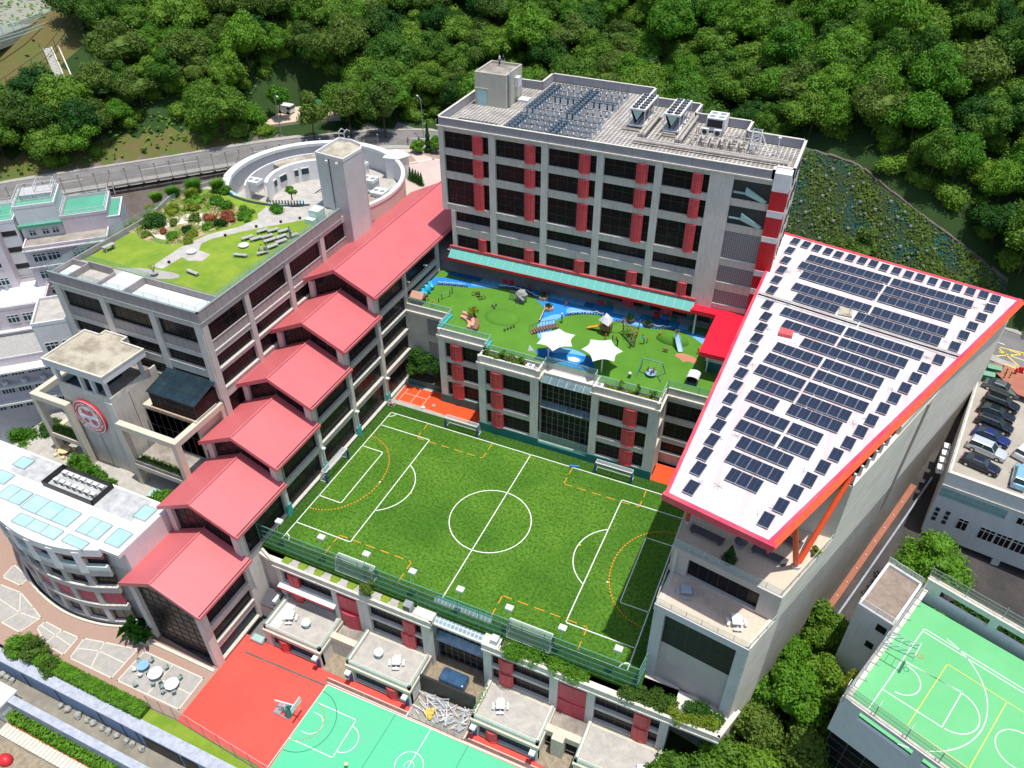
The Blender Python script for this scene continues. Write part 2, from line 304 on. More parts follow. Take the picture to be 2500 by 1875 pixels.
# ---------------------------------------------------------------- mesh builder
class MB:
    def __init__(s):s.v=[];s.f=[];s.m=[]
    def add(s,vs,fs,m=0):
        o=len(s.v);s.v += [tuple(v) for v in vs];s.f += [tuple(i+o for i in f) for f in fs];s.m += [m]*len(fs);return s
    def box(s,x0,y0,z0,x1,y1,z1,m=0):
        return s.add([(x0,y0,z0),(x1,y0,z0),(x1,y1,z0),(x0,y1,z0),(x0,y0,z1),(x1,y0,z1),(x1,y1,z1),(x0,y1,z1)],BF,m)
    def fbox(s,F,u0,v0,z0,u1,v1,z1,m=0):
        P=[F(u0,v0,z0),F(u1,v0,z0),F(u1,v1,z0),F(u0,v1,z0),F(u0,v0,z1),F(u1,v0,z1),F(u1,v1,z1),F(u0,v1,z1)]
        return s.add(P,BF,m)
    def prism(s,poly,z0,z1,m=0,mt=None):
        n=len(poly)
        if isinstance(z1,(int,float)):z1=[z1]*n
        if isinstance(z0,(int,float)):z0=[z0]*n
        vs=[(p[0],p[1],z) for p,z in zip(poly,z0)]+[(p[0],p[1],z) for p,z in zip(poly,z1)]
        s.add(vs,[tuple(range(n-1,-1,-1))]+[(i,(i+1) % n,(i+1) % n+n,i+n) for i in range(n)],m)
        o=len(s.v)-2*n;s.f.append(tuple(o+n+i for i in range(n)));s.m.append(m if mt is None else mt);return s
    def poly(s,pts,m=0):return s.add(pts,[tuple(range(len(pts)))],m)
    def tube(s,p,q,r,n=6,m=0,r2=None):
        p=Vector(p);q=Vector(q);d=(q-p)
        if d.length < 1e-6:return s
        d.normalize();a=d.orthogonal().normalized();b=d.cross(a);r2=r if r2 is None else r2
        vs=[p+(a*math.cos(t)+b*math.sin(t))*r for t in [2*math.pi*i/n for i in range(n)]]+[q+(a*math.cos(t)+b*math.sin(t))*r2 for t in [2*math.pi*i/n for i in range(n)]]
        return s.add(vs,[(i,(i+1) % n,(i+1) % n+n,i+n) for i in range(n)]+[tuple(range(n-1,-1,-1)),tuple(range(n,2*n))],m)
    def path(s,pts,r,n=6,m=0):
        for a,b in zip(pts,pts[1:]):s.tube(a,b,r,n,m)
        return s
    def cyl(s,x,y,z0,z1,r,n=12,m=0,r2=None):return s.tube((x,y,z0),(x,y,z1),r,n,m,r2)
    def ring(s,c,r,w,z,n=48,a0=0,a1=2*math.pi,m=0):
        k=max(3,int(n*abs(a1-a0)/(2*math.pi)));vs=[]
        for i in range(k+1):
            t=a0+(a1-a0)*i/k
            for rr in (r-w/2,r+w/2):vs.append((c[0]+rr*math.cos(t),c[1]+rr*math.sin(t),z))
        return s.add(vs,[(2*i,2*i+1,2*i+3,2*i+2) for i in range(k)],m)
    def seg(s,a,b,w,z,m=0):
        a=Vector((a[0],a[1]));b=Vector((b[0],b[1]));d=(b-a).normalized()*(w/2);n=Vector((-d.y,d.x));a=a-d;b=b+d
        return s.add([(a+n).to_3d()+Vector((0,0,z)),(a-n).to_3d()+Vector((0,0,z)),(b-n).to_3d()+Vector((0,0,z)),(b+n).to_3d()+Vector((0,0,z))],[(0,1,2,3)],m)
    def blob(s,c,rx,ry,rz,n=6,k=8,m=0,jit=0.0,rng=random):
        vs=[(c[0],c[1],c[2]+rz)]
        for i in range(1,n):
            for j in range(k):
                a=math.pi*i/n;t=2*math.pi*(j+.5*(i % 2))/k;q=1+rng.uniform(-jit,jit)
                vs.append((c[0]+rx*q*math.sin(a)*math.cos(t),c[1]+ry*q*math.sin(a)*math.sin(t),c[2]+rz*q*math.cos(a)))
        vs.append((c[0],c[1],c[2]-rz));fs=[(0,1+j,1+(j+1) % k) for j in range(k)]
        for i in range(n-2):
            for j in range(k):
                a=1+i*k+j;b=1+i*k+(j+1) % k;fs.append((a,a+k,b+k,b))
        L=len(vs)-1;fs += [(L,L-k+(j+1) % k,L-k+j) for j in range(k)]
        return s.add(vs,fs,m)
    def build(s,name,mats,parent=None,smooth=False,org=None):
        if not isinstance(mats,(list,tuple)):mats=[mats]
        me=bpy.data.meshes.new(name)
        off=Vector(org) if org else Vector((0,0,0))
        if parent is not None:
            r=parent
            while r.parent is not None:r=r.parent
            off=Vector(r.location)
        me.from_pydata([(v[0]-off.x,v[1]-off.y,v[2]-off.z) for v in s.v],[],s.f)
        for mm in mats:me.materials.append(M[mm] if isinstance(mm,str) else mm)
        if len(mats) > 1:me.polygons.foreach_set('material_index',s.m)
        if smooth:me.polygons.foreach_set('use_smooth',[True]*len(me.polygons))
        me.update()
        o=bpy.data.objects.new(name,me);COL.objects.link(o)
        if parent is not None:o.parent=parent
        elif org:o.location=off
        return o
BF=[(0,3,2,1),(4,5,6,7),(0,1,5,4),(1,2,6,5),(2,3,7,6),(3,0,4,7)]
def tag(o,label=None,cat=None,group=None,kind=None):
    if label:o['label']=label
    if cat:o['category']=cat
    if group:o['group']=group
    if kind:o['kind']=kind
    return o
def thing(name,label,cat,loc=(0,0,0),rz=0,group=None):
    o=bpy.data.objects.new(name,None);COL.objects.link(o);o.location=loc;o.rotation_euler=(0,0,rz);o.empty_display_size=.2
    return tag(o,label,cat,group)
def dup(o,loc=None,rz=None,label=None,group=None,scale=None,parent=None):
    c=o.copy();COL.objects.link(c)
    if parent is not None:c.parent=parent
    if loc is not None:c.location=loc
    if rz is not None:c.rotation_euler=(0,0,rz)
    if scale is not None:c.scale=scale if hasattr(scale,'__len__') else (scale,)*3
    if label:c['label']=label
    if group:c['group']=group
    for ch in o.children:dup(ch,parent=c)
    return c
def struct(name,mb,m,smooth=False):
    o=mb.build(name,m,smooth=smooth);o['kind']='structure';return o
def lq(b,p,s,rd,n0=(0,0,1),sp=.55):
    n=Vector((n0[0]+rd.gauss(0,sp),n0[1]+rd.gauss(0,sp),n0[2])).normalized();a=Matrix.Rotation(rd.uniform(0,6.28),3,n) @ n.orthogonal().normalized();c=n.cross(a)
    b.add([p-a*s,p+c*s*.6,p+a*s,p-c*s*.6],[(0,1,2,3)])
def posts(root,pts,h,r,m,name='post',mb=None):
    "one post object per point (x, y, z), sharing a mesh"
    if mb is None:mb=MB().cyl(0,0,0,h,r,5)
    o=None;off=root.location
    for i,p in enumerate(pts[:100]):
        if o is None:
            o=mb.build(name,m);c=o
        else:c=o.copy();COL.objects.link(c)
        c.parent=root;c.location=Vector(p)-off
def frame(p,q):
    "u runs from p to q; v is outward (to the right of the run)"
    p=Vector((p[0],p[1]));d=(Vector((q[0],q[1]))-p);L=d.length;d.normalize();n=Vector((d.y,-d.x))
    def F(u,v,z):w=p+d*u+n*v;return (w.x,w.y,z)
    F.L=L;return F
# ---------------------------------------------------------------- terrain
FOOT=[(-330,-60),(-175,62),(-150,88),(-141,98.5),(-126,115),(-112,130.5),(-97,142),(-84,148),(-60,150),(-35,147),(-10,134.5),(8,130),(28,125.5),(90,112)]
def ZROAD(x):return 20 if x < -84 else (20-5*(x+84)/74 if x < -10 else max(12,15-2*(x+10)/38))
def foot_d(x,y):
    best=None
    for (ax,ay),(bx,by) in zip(FOOT,FOOT[1:]):
        dx,dy=bx-ax,by-ay;t=max(0,min(1,((x-ax)*dx+(y-ay)*dy)/(dx*dx+dy*dy)));px,py=ax+t*dx,ay+t*dy
        d=math.hypot(x-px,y-py);s=(dx*(y-ay)-dy*(x-ax)) > 0
        if best is None or d < best[0]:best=(d,s,px)
    return (best[0] if best[1] else -best[0]),best[2]
def HN(x):return 13.8 if x < 3 else max(2.2,13.8-(x-3)*.345)
def sm(a,b,x):t=max(0,min(1,(x-a)/(b-a)));return t*t*(3-2*t)
def gz(x,y):
    "ground in the east alley"
    pts=[(30,-12),(52,-11),(62,-8),(70,-4.5),(76,-3),(90,2.5),(107,10.5),(116,13.0),(200,13.2)]
    for (a,b),(c,d) in zip(pts,pts[1:]):
        if y <= c:return b+(d-b)*max(0,(y-a))/(c-a)
    return 13
def height(x,y):
    d,px=foot_d(x,y);zr=ZROAD(px)
    if d > 0:
        if -123 < x < -104 and 128 < y < 151 and d < 20:return 20.4
        st=sm(-25,-12,px)*(1-sm(30,46,px))*1.0
        Ht=HN(px)
        hs=min(d*1.43,Ht)+max(0,d-Ht/1.43)*.52
        wob=1.6*math.sin(x*.09+y*.05)+1.2*math.sin(y*.13-x*.04)
        hl=.50*d+wob*sm(5,25,d)
        if px < -130:hl=.46*d
        h=zr+hs*st+hl*(1-st)
        if x < -110:
            cx=sm(0,10,-(x+168)+(y-120)*.05);h=h*(1-cx)+38*cx if cx > 0 else h
        return h
    if x >= -5 and d < -10:return gz(x,y)
    dd=-d-10
    if dd <= 0:return zr
    if x < -98 or (y < 100 and x < -70):
        g=-9 if y > 49 else -12.3
        return max(g,zr-dd*.95)
    if y > 103:return zr
    return -12.3
def ground():
    xs=[-330+3*i for i in range(141)];ys=[20+3*i for i in range(101)];mb=MB()
    nx=len(xs)
    for y in ys:
        for x in xs:
            z=height(x,y)
            if y < 28:z=-19
            mb.v.append((x,y,z))
    mats=['soil','forestfl','wild','shot','netslope','asphalt','dasph']
    for j in range(len(ys)-1):
        for i in range(nx-1):
            a=j*nx+i;mb.f.append((a,a+1,a+1+nx,a+nx));cx,cy=xs[i]+1.5,ys[j]+1.5
            d,px=foot_d(cx,cy)
            if d > 0:
                m=1
                if px < -138 and d > 14 and -205 < cx < -142 and cy < 150:m=2
                if cx < -160 and cy < 160:m=2
                if d < 6 and px < -118:m=2
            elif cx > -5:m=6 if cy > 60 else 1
            elif cx < -98 or (cy < 100 and cx < -70):m=3
            else:m=5
            mb.m.append(m)
    struct('ground',mb,mats,smooth=True)
    b=MB();b.box(-900,-500,-22,700,900,-21);struct('terrain',b,'forestfl')
    b=MB();b.box(-140,23.6,-15.6,30,28.2,-15.0);struct('service_lane',b,'lane')
ground()
def offs(pts,d):
    out=[]
    for i,p in enumerate(pts):
        a=Vector(pts[max(0,i-1)]);b=Vector(pts[min(len(pts)-1,i+1)]);t=(b-a).normalized();n=Vector((t.y,-t.x));q=Vector(p)+n*d;out.append((q.x,q.y))
    return out
def resamp(pts,step):
    out=[]
    for a,b in zip(pts,pts[1:]):
        n=max(1,int(math.hypot(b[0]-a[0],b[1]-a[1])/step))
        for i in range(n):out.append((a[0]+(b[0]-a[0])*i/n,a[1]+(b[1]-a[1])*i/n))
    out.append(pts[-1]);return out
def smooth(pts,it=3):
    for _ in range(it):
        q=[pts[0]]
        for a,b in zip(pts,pts[1:]):q += [(a[0]*.75+b[0]*.25,a[1]*.75+b[1]*.25),(a[0]*.25+b[0]*.75,a[1]*.25+b[1]*.75)]
        pts=q+[pts[-1]]
    return pts
ROADC=smooth(FOOT[1:],2)
def strip(mb,d0,d1,dz,m=0,dash=None,zt=None,i0=0,i1=None):
    A=offs(ROADC,d0);B=offs(ROADC,d1);n=0
    for i in range(i0,(i1 or len(A))-1):
        if dash and (i % dash[0]) >= dash[1]:continue
        z=[ZROAD(ROADC[k][0])+dz for k in (i,i+1)]
        if zt is None:mb.add([(A[i][0],A[i][1],z[0]),(B[i][0],B[i][1],z[0]),(B[i+1][0],B[i+1][1],z[1]),(A[i+1][0],A[i+1][1],z[1])],[(0,1,2,3)],m)
        else:
            mb.add([(A[i][0],A[i][1],z[0]),(B[i][0],B[i][1],z[0]),(B[i+1][0],B[i+1][1],z[1]),(A[i+1][0],A[i+1][1],z[1]),
                    (A[i][0],A[i][1],z[0]+zt),(B[i][0],B[i][1],z[0]+zt),(B[i+1][0],B[i+1][1],z[1]+zt),(A[i+1][0],A[i+1][1],z[1]+zt)],BF,m)
b=MB();strip(b,1.0,9.6,.06);struct('road',b,'asphalt')
b=MB();strip(b,5.1,5.25,.075,0,(4,2));strip(b,9.1,9.2,.075);struct('road_markings',b,'wline')
b=MB();strip(b,-.6,1.0,-.3,0,None,.5);strip(b,9.6,11.0,-.3,0,None,.5);struct('pavement',b,'kerb')

b=MB();b.prism([(-168.5,112),(-171.5,131.5),(-175,141),(-181,147),(-240,200),(-300,120),(-215,60),(-178,85)],36,38.3)
o=b.build('hilltop_court','court0');tag(o,'grey concrete hilltop sports court behind a pale double rail, top left','sports court')
b=MB();b.seg((-176,108),(-215,150),.1,38.32);b.seg((-190,95),(-235,140),.1,38.32);struct('court_markings',b,'wline')
def rail(name,label,pts,z,h,m,post=2.0,rails=(1.0,.5),r=.04,cat='railing',r2=None,group=None,zf=None,glassm=None,netm=None):
    t=thing(name,label,cat,(pts[0][0],pts[0][1],z),group=group)
    PL=[];Rl=MB();G=MB()
    zz=zf or (lambda x,y:z)
    for a,c in zip(pts,pts[1:]):
        L=math.hypot(c[0]-a[0],c[1]-a[1]);n=max(1,round(L/post))
        for i in range(n):
            q0=(a[0]+(c[0]-a[0])*i/n,a[1]+(c[1]-a[1])*i/n);q1=(a[0]+(c[0]-a[0])*(i+1)/n,a[1]+(c[1]-a[1])*(i+1)/n);z0=zz(*q0);z1=zz(*q1)
            PL.append((q0[0],q0[1],z0))
            for f in rails:Rl.tube((q0[0],q0[1],z0+h*f),(q1[0],q1[1],z1+h*f),r2 or r,5)
            if glassm or netm:G.add([(q0[0],q0[1],z0+.06),(q1[0],q1[1],z1+.06),(q1[0],q1[1],z1+h*.96),(q0[0],q0[1],z0+h*.96)],[(0,1,2,3)])
    x,y=pts[-1];PL.append((x,y,zz(x,y)))
    posts(t,PL,h,r,m);Rl.build('rails',m,t)
    if glassm:G.build('glass_panels',glassm,t)
    if netm:G.build('mesh_panels',netm,t)
    return t
cp=smooth([(-178,85),(-168.5,112),(-171.5,131.5),(-175,141),(-181,147),(-205,168)],2)
rail('court_railing','pale blue steel railing round the hilltop court',cp,38.3,1.6,'paleteal',3.0,(1,.75,.5,.25),.07)
cp2=offs(cp,2.0)
rail('court_railing','outer pale steel rail below the hilltop court edge',cp2,37.2,1.2,'paleteal',3.0,(1,.5),.06)
wf=[(-163,95),(-161,118),(-164,133),(-168,142)]
rail('wire_fence','dark wire fence on the grass bank below the hilltop court',wf,34,3.0,'frame',3.5,(1,.5),.05,cat='fence',zf=lambda x,y:height(x,y)-.2)
t=thing('bank_steps','long grey concrete steps and channel climbing the bare bank','stairs',(-170,129,30))
b=MB();c=MB()
pa,pb=Vector((-163.5,121.5,0)),Vector((-156.0,116.5,0))
for i in range(22):
    p=pa.lerp(pb,i/22);q=pa.lerp(pb,(i+1)/22);z=height(p.x,p.y)+.25
    n=Vector((.55,.83,0));b.add([p-n*1.3+Vector((0,0,z-.6)),p+n*.2+Vector((0,0,z-.6)),q+n*.2+Vector((0,0,z-.6)),q-n*1.3+Vector((0,0,z-.6)),p-n*1.3+Vector((0,0,z)),p+n*.2+Vector((0,0,z)),q+n*.2+Vector((0,0,z)),q-n*1.3+Vector((0,0,z))],BF)
for s in (.3,1.7):
    for i in range(11):
        p=pa.lerp(pb,i/11);q=pa.lerp(pb,(i+1)/11);n=Vector((.55,.83,0));zp=height(p.x,p.y)+.45;zq=height(q.x,q.y)+.45
        a1=p+n*s;a2=p+n*(s+.25);a3=q+n*(s+.25);a4=q+n*s
        c.add([(a1.x,a1.y,zp-1),(a2.x,a2.y,zp-1),(a3.x,a3.y,zq-1),(a4.x,a4.y,zq-1),(a1.x,a1.y,zp),(a2.x,a2.y,zp),(a3.x,a3.y,zq),(a4.x,a4.y,zq)],BF)
b.build('steps','conc2',t);c.build('channel_wall','conc',t)

def netted():
    top=[];mb=MB();U=34;V=10
    def P(i,j):
        s=i/U;x=-14+s*42
        fy=None
        for (ax,ay),(bx,by) in zip(FOOT,FOOT[1:]):
            if ax <= x <= bx:fy=ay+(by-ay)*(x-ax)/(bx-ax)
        H=HN(x);k=j/V
        yy=fy+k*H/1.43*1.05+.2;return (x-.25*k*H/1.43,yy,ZROAD(x)+k*H*1.02+.35+random.uniform(-.15,.15))
    for j in range(V+1):
        for i in range(U+1):mb.v.append(P(i,j))
    for j in range(V):
        for i in range(U):a=j*(U+1)+i;mb.f.append((a,a+1,a+U+2,a+U+1));mb.m.append(0)
    o=mb.build('netted_slope','netslope',smooth=True);o['kind']='structure'
    d=MB()
    for i in range(U):
        p=P(i,V);q=P(i+1,V)
        d.add([(p[0],p[1],p[2]-.8),(q[0],q[1],q[2]-.8),(q[0],q[1]+.8,q[2]-.8),(p[0],p[1]+.8,p[2]-.8),(p[0],p[1],p[2]+.25),(q[0],q[1],q[2]+.25),(q[0],q[1]+.8,q[2]+.25),(p[0],p[1]+.8,p[2]+.25)],BF)
    struct('crest_drain',d,'shot')
    nb=MB();nb.add([(-.42,0,-.42),(.42,0,-.42),(.42,0,.42),(-.42,0,.42),(-.2,-.28,-.2),(.2,-.28,-.2),(.2,-.28,.2),(-.2,-.28,.2)],BF)
    first=None
    for j in range(1,V):
        for i in range(2,26,1):
            if (i+j) % 2 or random.random() < .25:continue
            p=P(i+random.uniform(-.2,.2),j+random.uniform(-.15,.15));p=(p[0],p[1]-.25,p[2]+.1)
            if first is None:o=nb.build('soil_nail_head','nail',org=(0,0,0));first=o
            else:o=first.copy();COL.objects.link(o)
            o.location=p;o.rotation_euler=(R(-20),0,random.uniform(-.2,.2));o.scale=(random.uniform(.35,.75),)*3
            tag(o,'small pale concrete soil nail head on the netted slope','nail head','soil nail heads on the netted slope')
netted()
# ---------------------------------------------------------------- facade kit
def red_shutter(root,F,u0,u1,za,zb,bulge=.22,m='redm'):
    b=MB();n=6;top=[];w=u1-u0
    prof=[(u0+w*i/n,.12+bulge*(1-(2*i/n-1)**2)**.7) for i in range(n+1)]
    vs=[F(u,v,za) for u,v in prof]+[F(u,v,zb) for u,v in prof]+[F(u0,-.3,za),F(u1,-.3,za),F(u0,-.3,zb),F(u1,-.3,zb)]
    k=n+1;fs=[(i,i+1,i+1+k,i+k) for i in range(n)]+[tuple([2*k]+list(range(0,k))[::1]+[2*k+1])[::-1],tuple([2*k+2]+list(range(k,2*k))+[2*k+3]),(2*k,0,k,2*k+2),(n,2*k+1,2*k+3,k+n)]
    b.add(vs,fs,0)
    for i in (0,3,6):
        u,v=prof[i];b.fbox(F,u-.05,v-.03,za-.01,u+.05,v+.06,zb+.01,1)
    for z in (za,zb-.08):
        for i in range(n):(a,va),(c,vc)=prof[i],prof[i+1];b.add([F(a,va,z),F(c,vc,z),F(c,vc+.05,z),F(a,va+.05,z),F(a,va,z+.08),F(c,vc,z+.08),F(c,vc+.05,z+.08),F(a,va+.05,z+.08)],BF,1)
    return b.build('red_shutter',[m,'rededge'],root)
def window(root,F,u0,u1,za,zb,n=4,trans=(.55,),v=-.42,gm='glass',fm='frame',bar=.035,name='window'):
    f=MB();w=u1-u0;h=zb-za
    for i in range(n+1):u=u0+w*i/n;f.fbox(F,u-bar,v,za,u+bar,v+.07,zb)
    for tz in (0,1)+tuple(trans):z=za+h*tz;f.fbox(F,u0,v+.005,z-bar,u1,v+.062,z+bar)
    o=f.build(name,fm,root);g=MB();g.fbox(F,u0,v-.08,za,u1,v+.02,zb);g.build('pane',gm,o);return o
def facade(root,P,Q,z0,z1,cols,bands,colm='conc',beamm='conc2',depth=.5,vc=.14,core=None,ledge='ledge',skip=(),grillm=None,lw=.10):
    F=frame(P,Q)
    for a,b in cols:MB().fbox(F,a,-depth,z0,b,vc,z1).build('column',colm,root)
    u0=cols[0][0];u1=cols[-1][1]
    zs=[z0]+[z for b in bands for z in (b['z'][0],b['z'][1])]+[z1]
    for i in range(0,len(zs),2):
        if zs[i+1]-zs[i] > .02:
            bb=MB();bb.fbox(F,u0+.02,-depth,zs[i],u1-.02,0,zs[i+1],0)
            if ledge and i+1 < len(zs)-1:
                for (a,b_),(c,d) in zip(cols,cols[1:]):bb.fbox(F,b_+.003,-.02,zs[i+1]-.13,c-.003,lw,zs[i+1]+.004,1)
            bb.build('floor_beam',[beamm,ledge or beamm],root)
    for bi,bd in enumerate(bands):
        za,zb=bd['z']
        for wi,((a,b_),(c,d)) in enumerate(zip(cols,cols[1:])):
            if (bi,wi) in skip:continue
            u0,u1=b_,c;w=u1-u0
            if w < .3:continue
            ov=bd.get('over',{}).get(wi,{});g=dict(bd);g.update(ov)
            pz=za
            if g.get('panel'):
                pz=za+g['panel'];MB().fbox(F,u0,-.22,za,u1,-.08,pz,0).fbox(F,u0,-.24,pz-.06,u1,-.02,pz+.02,0).build('spandrel_panel',g.get('panelm','mauve'),root)
            if g.get('grille'):
                MB().fbox(F,u0,-.35,za,u1,-.12,zb).build('screen','grille',root);continue
            window(root,F,u0,u1,pz,zb,g.get('n',max(2,round(w/1.6))),g.get('trans',(.6,)),gm=g.get('gm','glass'),fm=g.get('fm','frame'))
            for r in g.get('red',()):
                red_shutter(root,F,u0+w*r[0],u0+w*r[1],za-.12,zb+.02)
    return F

# ================================================================ TALL CLASSROOM BLOCK
T=thing('classroom_block','tall concrete classroom block with red window shutters and solar panels on its roof','building',(-33,112,14.4))
poly=[(-58.6,103.5),(-6.8,103.5),(-6.6,115.3),(-14.8,115.6),(-14.8,119.7),(-23.4,119.8),(-23.4,124.0),(-32.0,124.1),(-32.0,128.4),(-50.2,128.8),(-50.2,124.0),(-58.6,124.0)]
MB().prism([(-58.3,103.5)]+[(-6.8,103.5),(-6.6,115.3),(-14.8,115.6),(-14.8,119.7),(-23.4,119.8),(-23.4,124.0),(-32.0,124.1),(-32.0,128.4),(-50.2,128.8),(-50.2,124.0),(-58.3,124.0)],26.4,40.0).build('upper_walls','conc',T)
MB().prism([(-56.5,103.5),(-6.8,103.5),(-6.6,115.3),(-14.8,115.6),(-14.8,119.7),(-23.4,119.8),(-23.4,124.0),(-32.0,124.1),(-32.0,128.4),(-50.2,128.8),(-50.2,124.0),(-56.5,124.0)],18.95,26.4).build('lower_walls','conc',T)
MB().box(-56.5,105.2,12.0,-6.7,123.5,18.9).build('ground_walls','conc',T)
X0=-58.6
def U(x):return x-X0
colsT=[(0,U(-57.75)),(U(-50.15),U(-49.1)),(U(-41.6),U(-40.55)),(U(-33.1),U(-32.05)),(U(-24.6),U(-23.55)),(U(-17.0),U(-13.8)),(U(-8.75),U(-8.5))]
rs=[(.655,.865)]
ov={5:dict(red=(),n=1,trans=(),gm='stairglass',fm='greenp')}
up=[dict(z=(27.5,31.75),red=rs,trans=(.33,.66),over={5:dict(grille=1,red=())}),dict(z=(32.9,35.6),red=rs,over=ov),dict(z=(36.65,39.35),red=rs,over=ov)]
facade(T,(X0,103),(-8.5,103),26.4,40.2,colsT,up)
lo=[dict(z=(19.9,22.2),red=rs,over={4:dict(),5:dict(grille=1,red=())}),dict(z=(23.6,26.3),panel=1.0,panelm='lilac',trans=(),over={5:dict(grille=1,panel=0,red=())})]
colsL=[(U(-57.1),U(-56.4))]+colsT[1:]
facade(T,(X0,103),(-8.5,103),18.9,26.4,colsL,lo)
for zz in (32.9,36.65):
    MB().box(-13.7,103.2,zz,-8.8,103.25,zz+2.7).build('stair_hall','frame',T)
    b=MB();b.add([(-12.0,102.75,zz+.9),(-9.4,102.75,zz+.05),(-9.0,102.75,zz+.35),(-12.0,102.75,zz+1.9),(-12.0,103.1,zz+.9),(-9.4,103.1,zz+.05),(-9.0,103.1,zz+.35),(-12.0,103.1,zz+1.9)],BF);b.box(-13.6,102.8,zz+.9,-12,103.1,zz+1.1)
    b.build('stair_flight','paleteal',T)
b=MB();F=frame((-8.5,102.5),(-6.6,102.5))
for za,zb,mm in ((38.8,41.3,0),(36.05,38.8,2),(35.1,36.05,0),(32.2,35.1,2),(31.4,32.2,0),(26.9,31.4,2),(26.0,26.9,0),(23.9,26.0,2),(23.0,23.9,0),(14.4,23.0,1)):
    mm=1 if mm == 2 else mm
    b.box(-8.72,102.45+(.06 if mm else 0),za,-6.6,104.6,zb,mm)
b.build('corner_bay',['white','redc2'],T)

Fe=frame((-6.6,115.3),(-6.6,104.6))
Fe=frame((-6.62,104.7),(-6.62,115.2))
b=MB()
for zz in (27.6,31.2,34.9,38.2):
    for k in range(3):b.box(-6.6,106.3+k*3,zz,-6.5,107.1+k*3,zz+1.3)
b.build('wall_vents','dark',T)
par=[(-58.75,103-.12),(-8.8,103-.12),(-8.8,104.4),(-6.45,104.4),(-6.45,115.45),(-14.65,115.75),(-14.65,119.85),(-23.25,119.95),(-23.25,124.15),(-31.85,124.25),(-31.85,128.55),(-50.35,128.95),(-50.35,124.15),(-58.75,124.15)]
b=MB();cp=MB();cc=MB()
for i,p in enumerate(par):
    q=par[(i+1) % len(par)];F=frame(p,q);e=.0
    b.fbox(F,.0,-.3,40.15,F.L,0,41.35,0);cp.fbox(F,-.04,-.34,41.35,F.L+.04,.04,41.43)
b.build('parapet','lilac',T);cp.build('coping','ledge',T)
MB().box(-58.8,102.68,40.0,-8.8,103.05,40.2).build('cornice','ledge',T)
MB().prism([(x,y) for x,y in poly],40.0,40.04).build('roof_deck','tile',T)
P=MB();P.box(-57.4,113.4,40.04,-52.0,119.7,44.8);P.build('penthouse_wall','beige',T)
b=MB();b.box(-57.4,113.4,44.8,-52.0,113.65,45.2);b.box(-57.4,119.45,44.8,-52,119.7,45.2);b.box(-57.4,113.65,44.8,-57.15,119.45,45.2);b.box(-52.25,113.65,44.8,-52,119.45,45.2);b.box(-57.45,113.3,42.6,-55.0,113.4,42.8);b.build('penthouse_parapet','beige',T)
MB().box(-57.15,113.65,44.8,-52.25,119.45,44.83).build('penthouse_roof','rooffloor',T)
b=MB();b.box(-57.0,113.33,40.1,-55.4,113.4,42.5);b.build('notice_door','skyl',T)
b=MB()
for z in [40.3+.3*i for i in range(17)]:b.box(-51.98,113.95,z,-51.6,114.4,z+.04)
for y in (113.95,114.4):b.tube((-51.62,y,40.1),(-51.62,y,46.0),.03)
for z in (42.2,43,43.8,44.6,45.4):
    for a in range(6):t0=-math.pi/2+math.pi*a/6;t1=t0+math.pi/6;b.tube((-51.6+.55*math.cos(t0),114.17+.35*math.sin(t0),z),(-51.6+.55*math.cos(t1),114.17+.35*math.sin(t1),z),.02,4)
b.build('cage_ladder','steel',T)
b=MB();b.box(-51.95,116.6,42.6,-51.3,117.8,44.0);b.build('air_conditioner','white',T)
b=MB();b.box(-51.6,117.0,40.05,-49.9,118.6,40.5);b.build('roof_hatch','white',T)

C=thing('glass_canopy','long teal glass canopy with red edge beams above the play deck doors','canopy',(-36,101.5,18))
b=MB();b.add([(-57.4,101.4,18.45),(-16.3,101.4,18.45),(-16.3,102.85,19.6),(-57.4,102.85,19.6),(-57.4,101.4,18.5),(-16.3,101.4,18.5),(-16.3,102.85,19.65),(-57.4,102.85,19.65)],BF);b.build('glass_sheet','teglass',C)
b=MB();b.box(-57.6,101.22,18.1,-16.2,101.4,18.5);b.build('front_beam','redc2',C)
b=MB();b.box(-57.6,102.6,19.7,-16.2,102.86,20.05);b.build('rear_beam','rededge',C)
b=MB()
for i in range(30):x=-57.3+i*(41/29);b.add([(x-.04,101.4,18.52),(x+.04,101.4,18.52),(x+.04,102.8,19.65),(x-.04,102.8,19.65),(x-.04,101.4,18.57),(x+.04,101.4,18.57),(x+.04,102.8,19.7),(x-.04,102.8,19.7)],BF)
b.build('glazing_bars','paleteal',C)
colsG=[(U(-57.6),U(-56.6)),(U(-49.9),U(-48.8)),(U(-41.3),U(-40.2)),(U(-32.9),U(-31.9)),(U(-24.4),U(-23.3)),(U(-17.4),U(-16.4)),(U(-13.8),U(-13.4)),(U(-8.75),U(-8.5))]
facade(T,(X0,104.6),(-8.5,104.6),14.4,18.9,colsG,[dict(z=(14.9,17.9),n=7,trans=(.3,),over={3:dict(gm='dark',red=[(.55,.78)]),4:dict(gm='dark',red=[(.3,.6)]),0:dict(),5:dict(gm='dark')})],colm='teal',beamm='conc2',ledge=None)
MB().box(-58.3,102.9,18.9,-8.6,104.9,19.0).build('soffit','conc2',T)
C=thing('red_canopy','bright red L-shaped flat canopy at the east end of the play deck','canopy',(-12,98,18.5))
MB().prism([(-16.4,101.3),(-12.5,101.3),(-12.6,91.3),(-8.2,91.3),(-8.2,104.3),(-16.4,104.3)],18.55,19.0).build('roof_sheet','redcan',C)
MB().prism([(-12.75,91.15),(-8.2,91.15),(-8.2,91.3),(-12.75,91.3)],18.35,19.05).prism([(-12.75,91.3),(-12.6,91.3),(-12.5,101.3),(-12.65,101.3)],18.35,19.05).box(-16.45,101.15,18.35,-12.65,101.3,19.05).build('edge_trim','redcan',C)
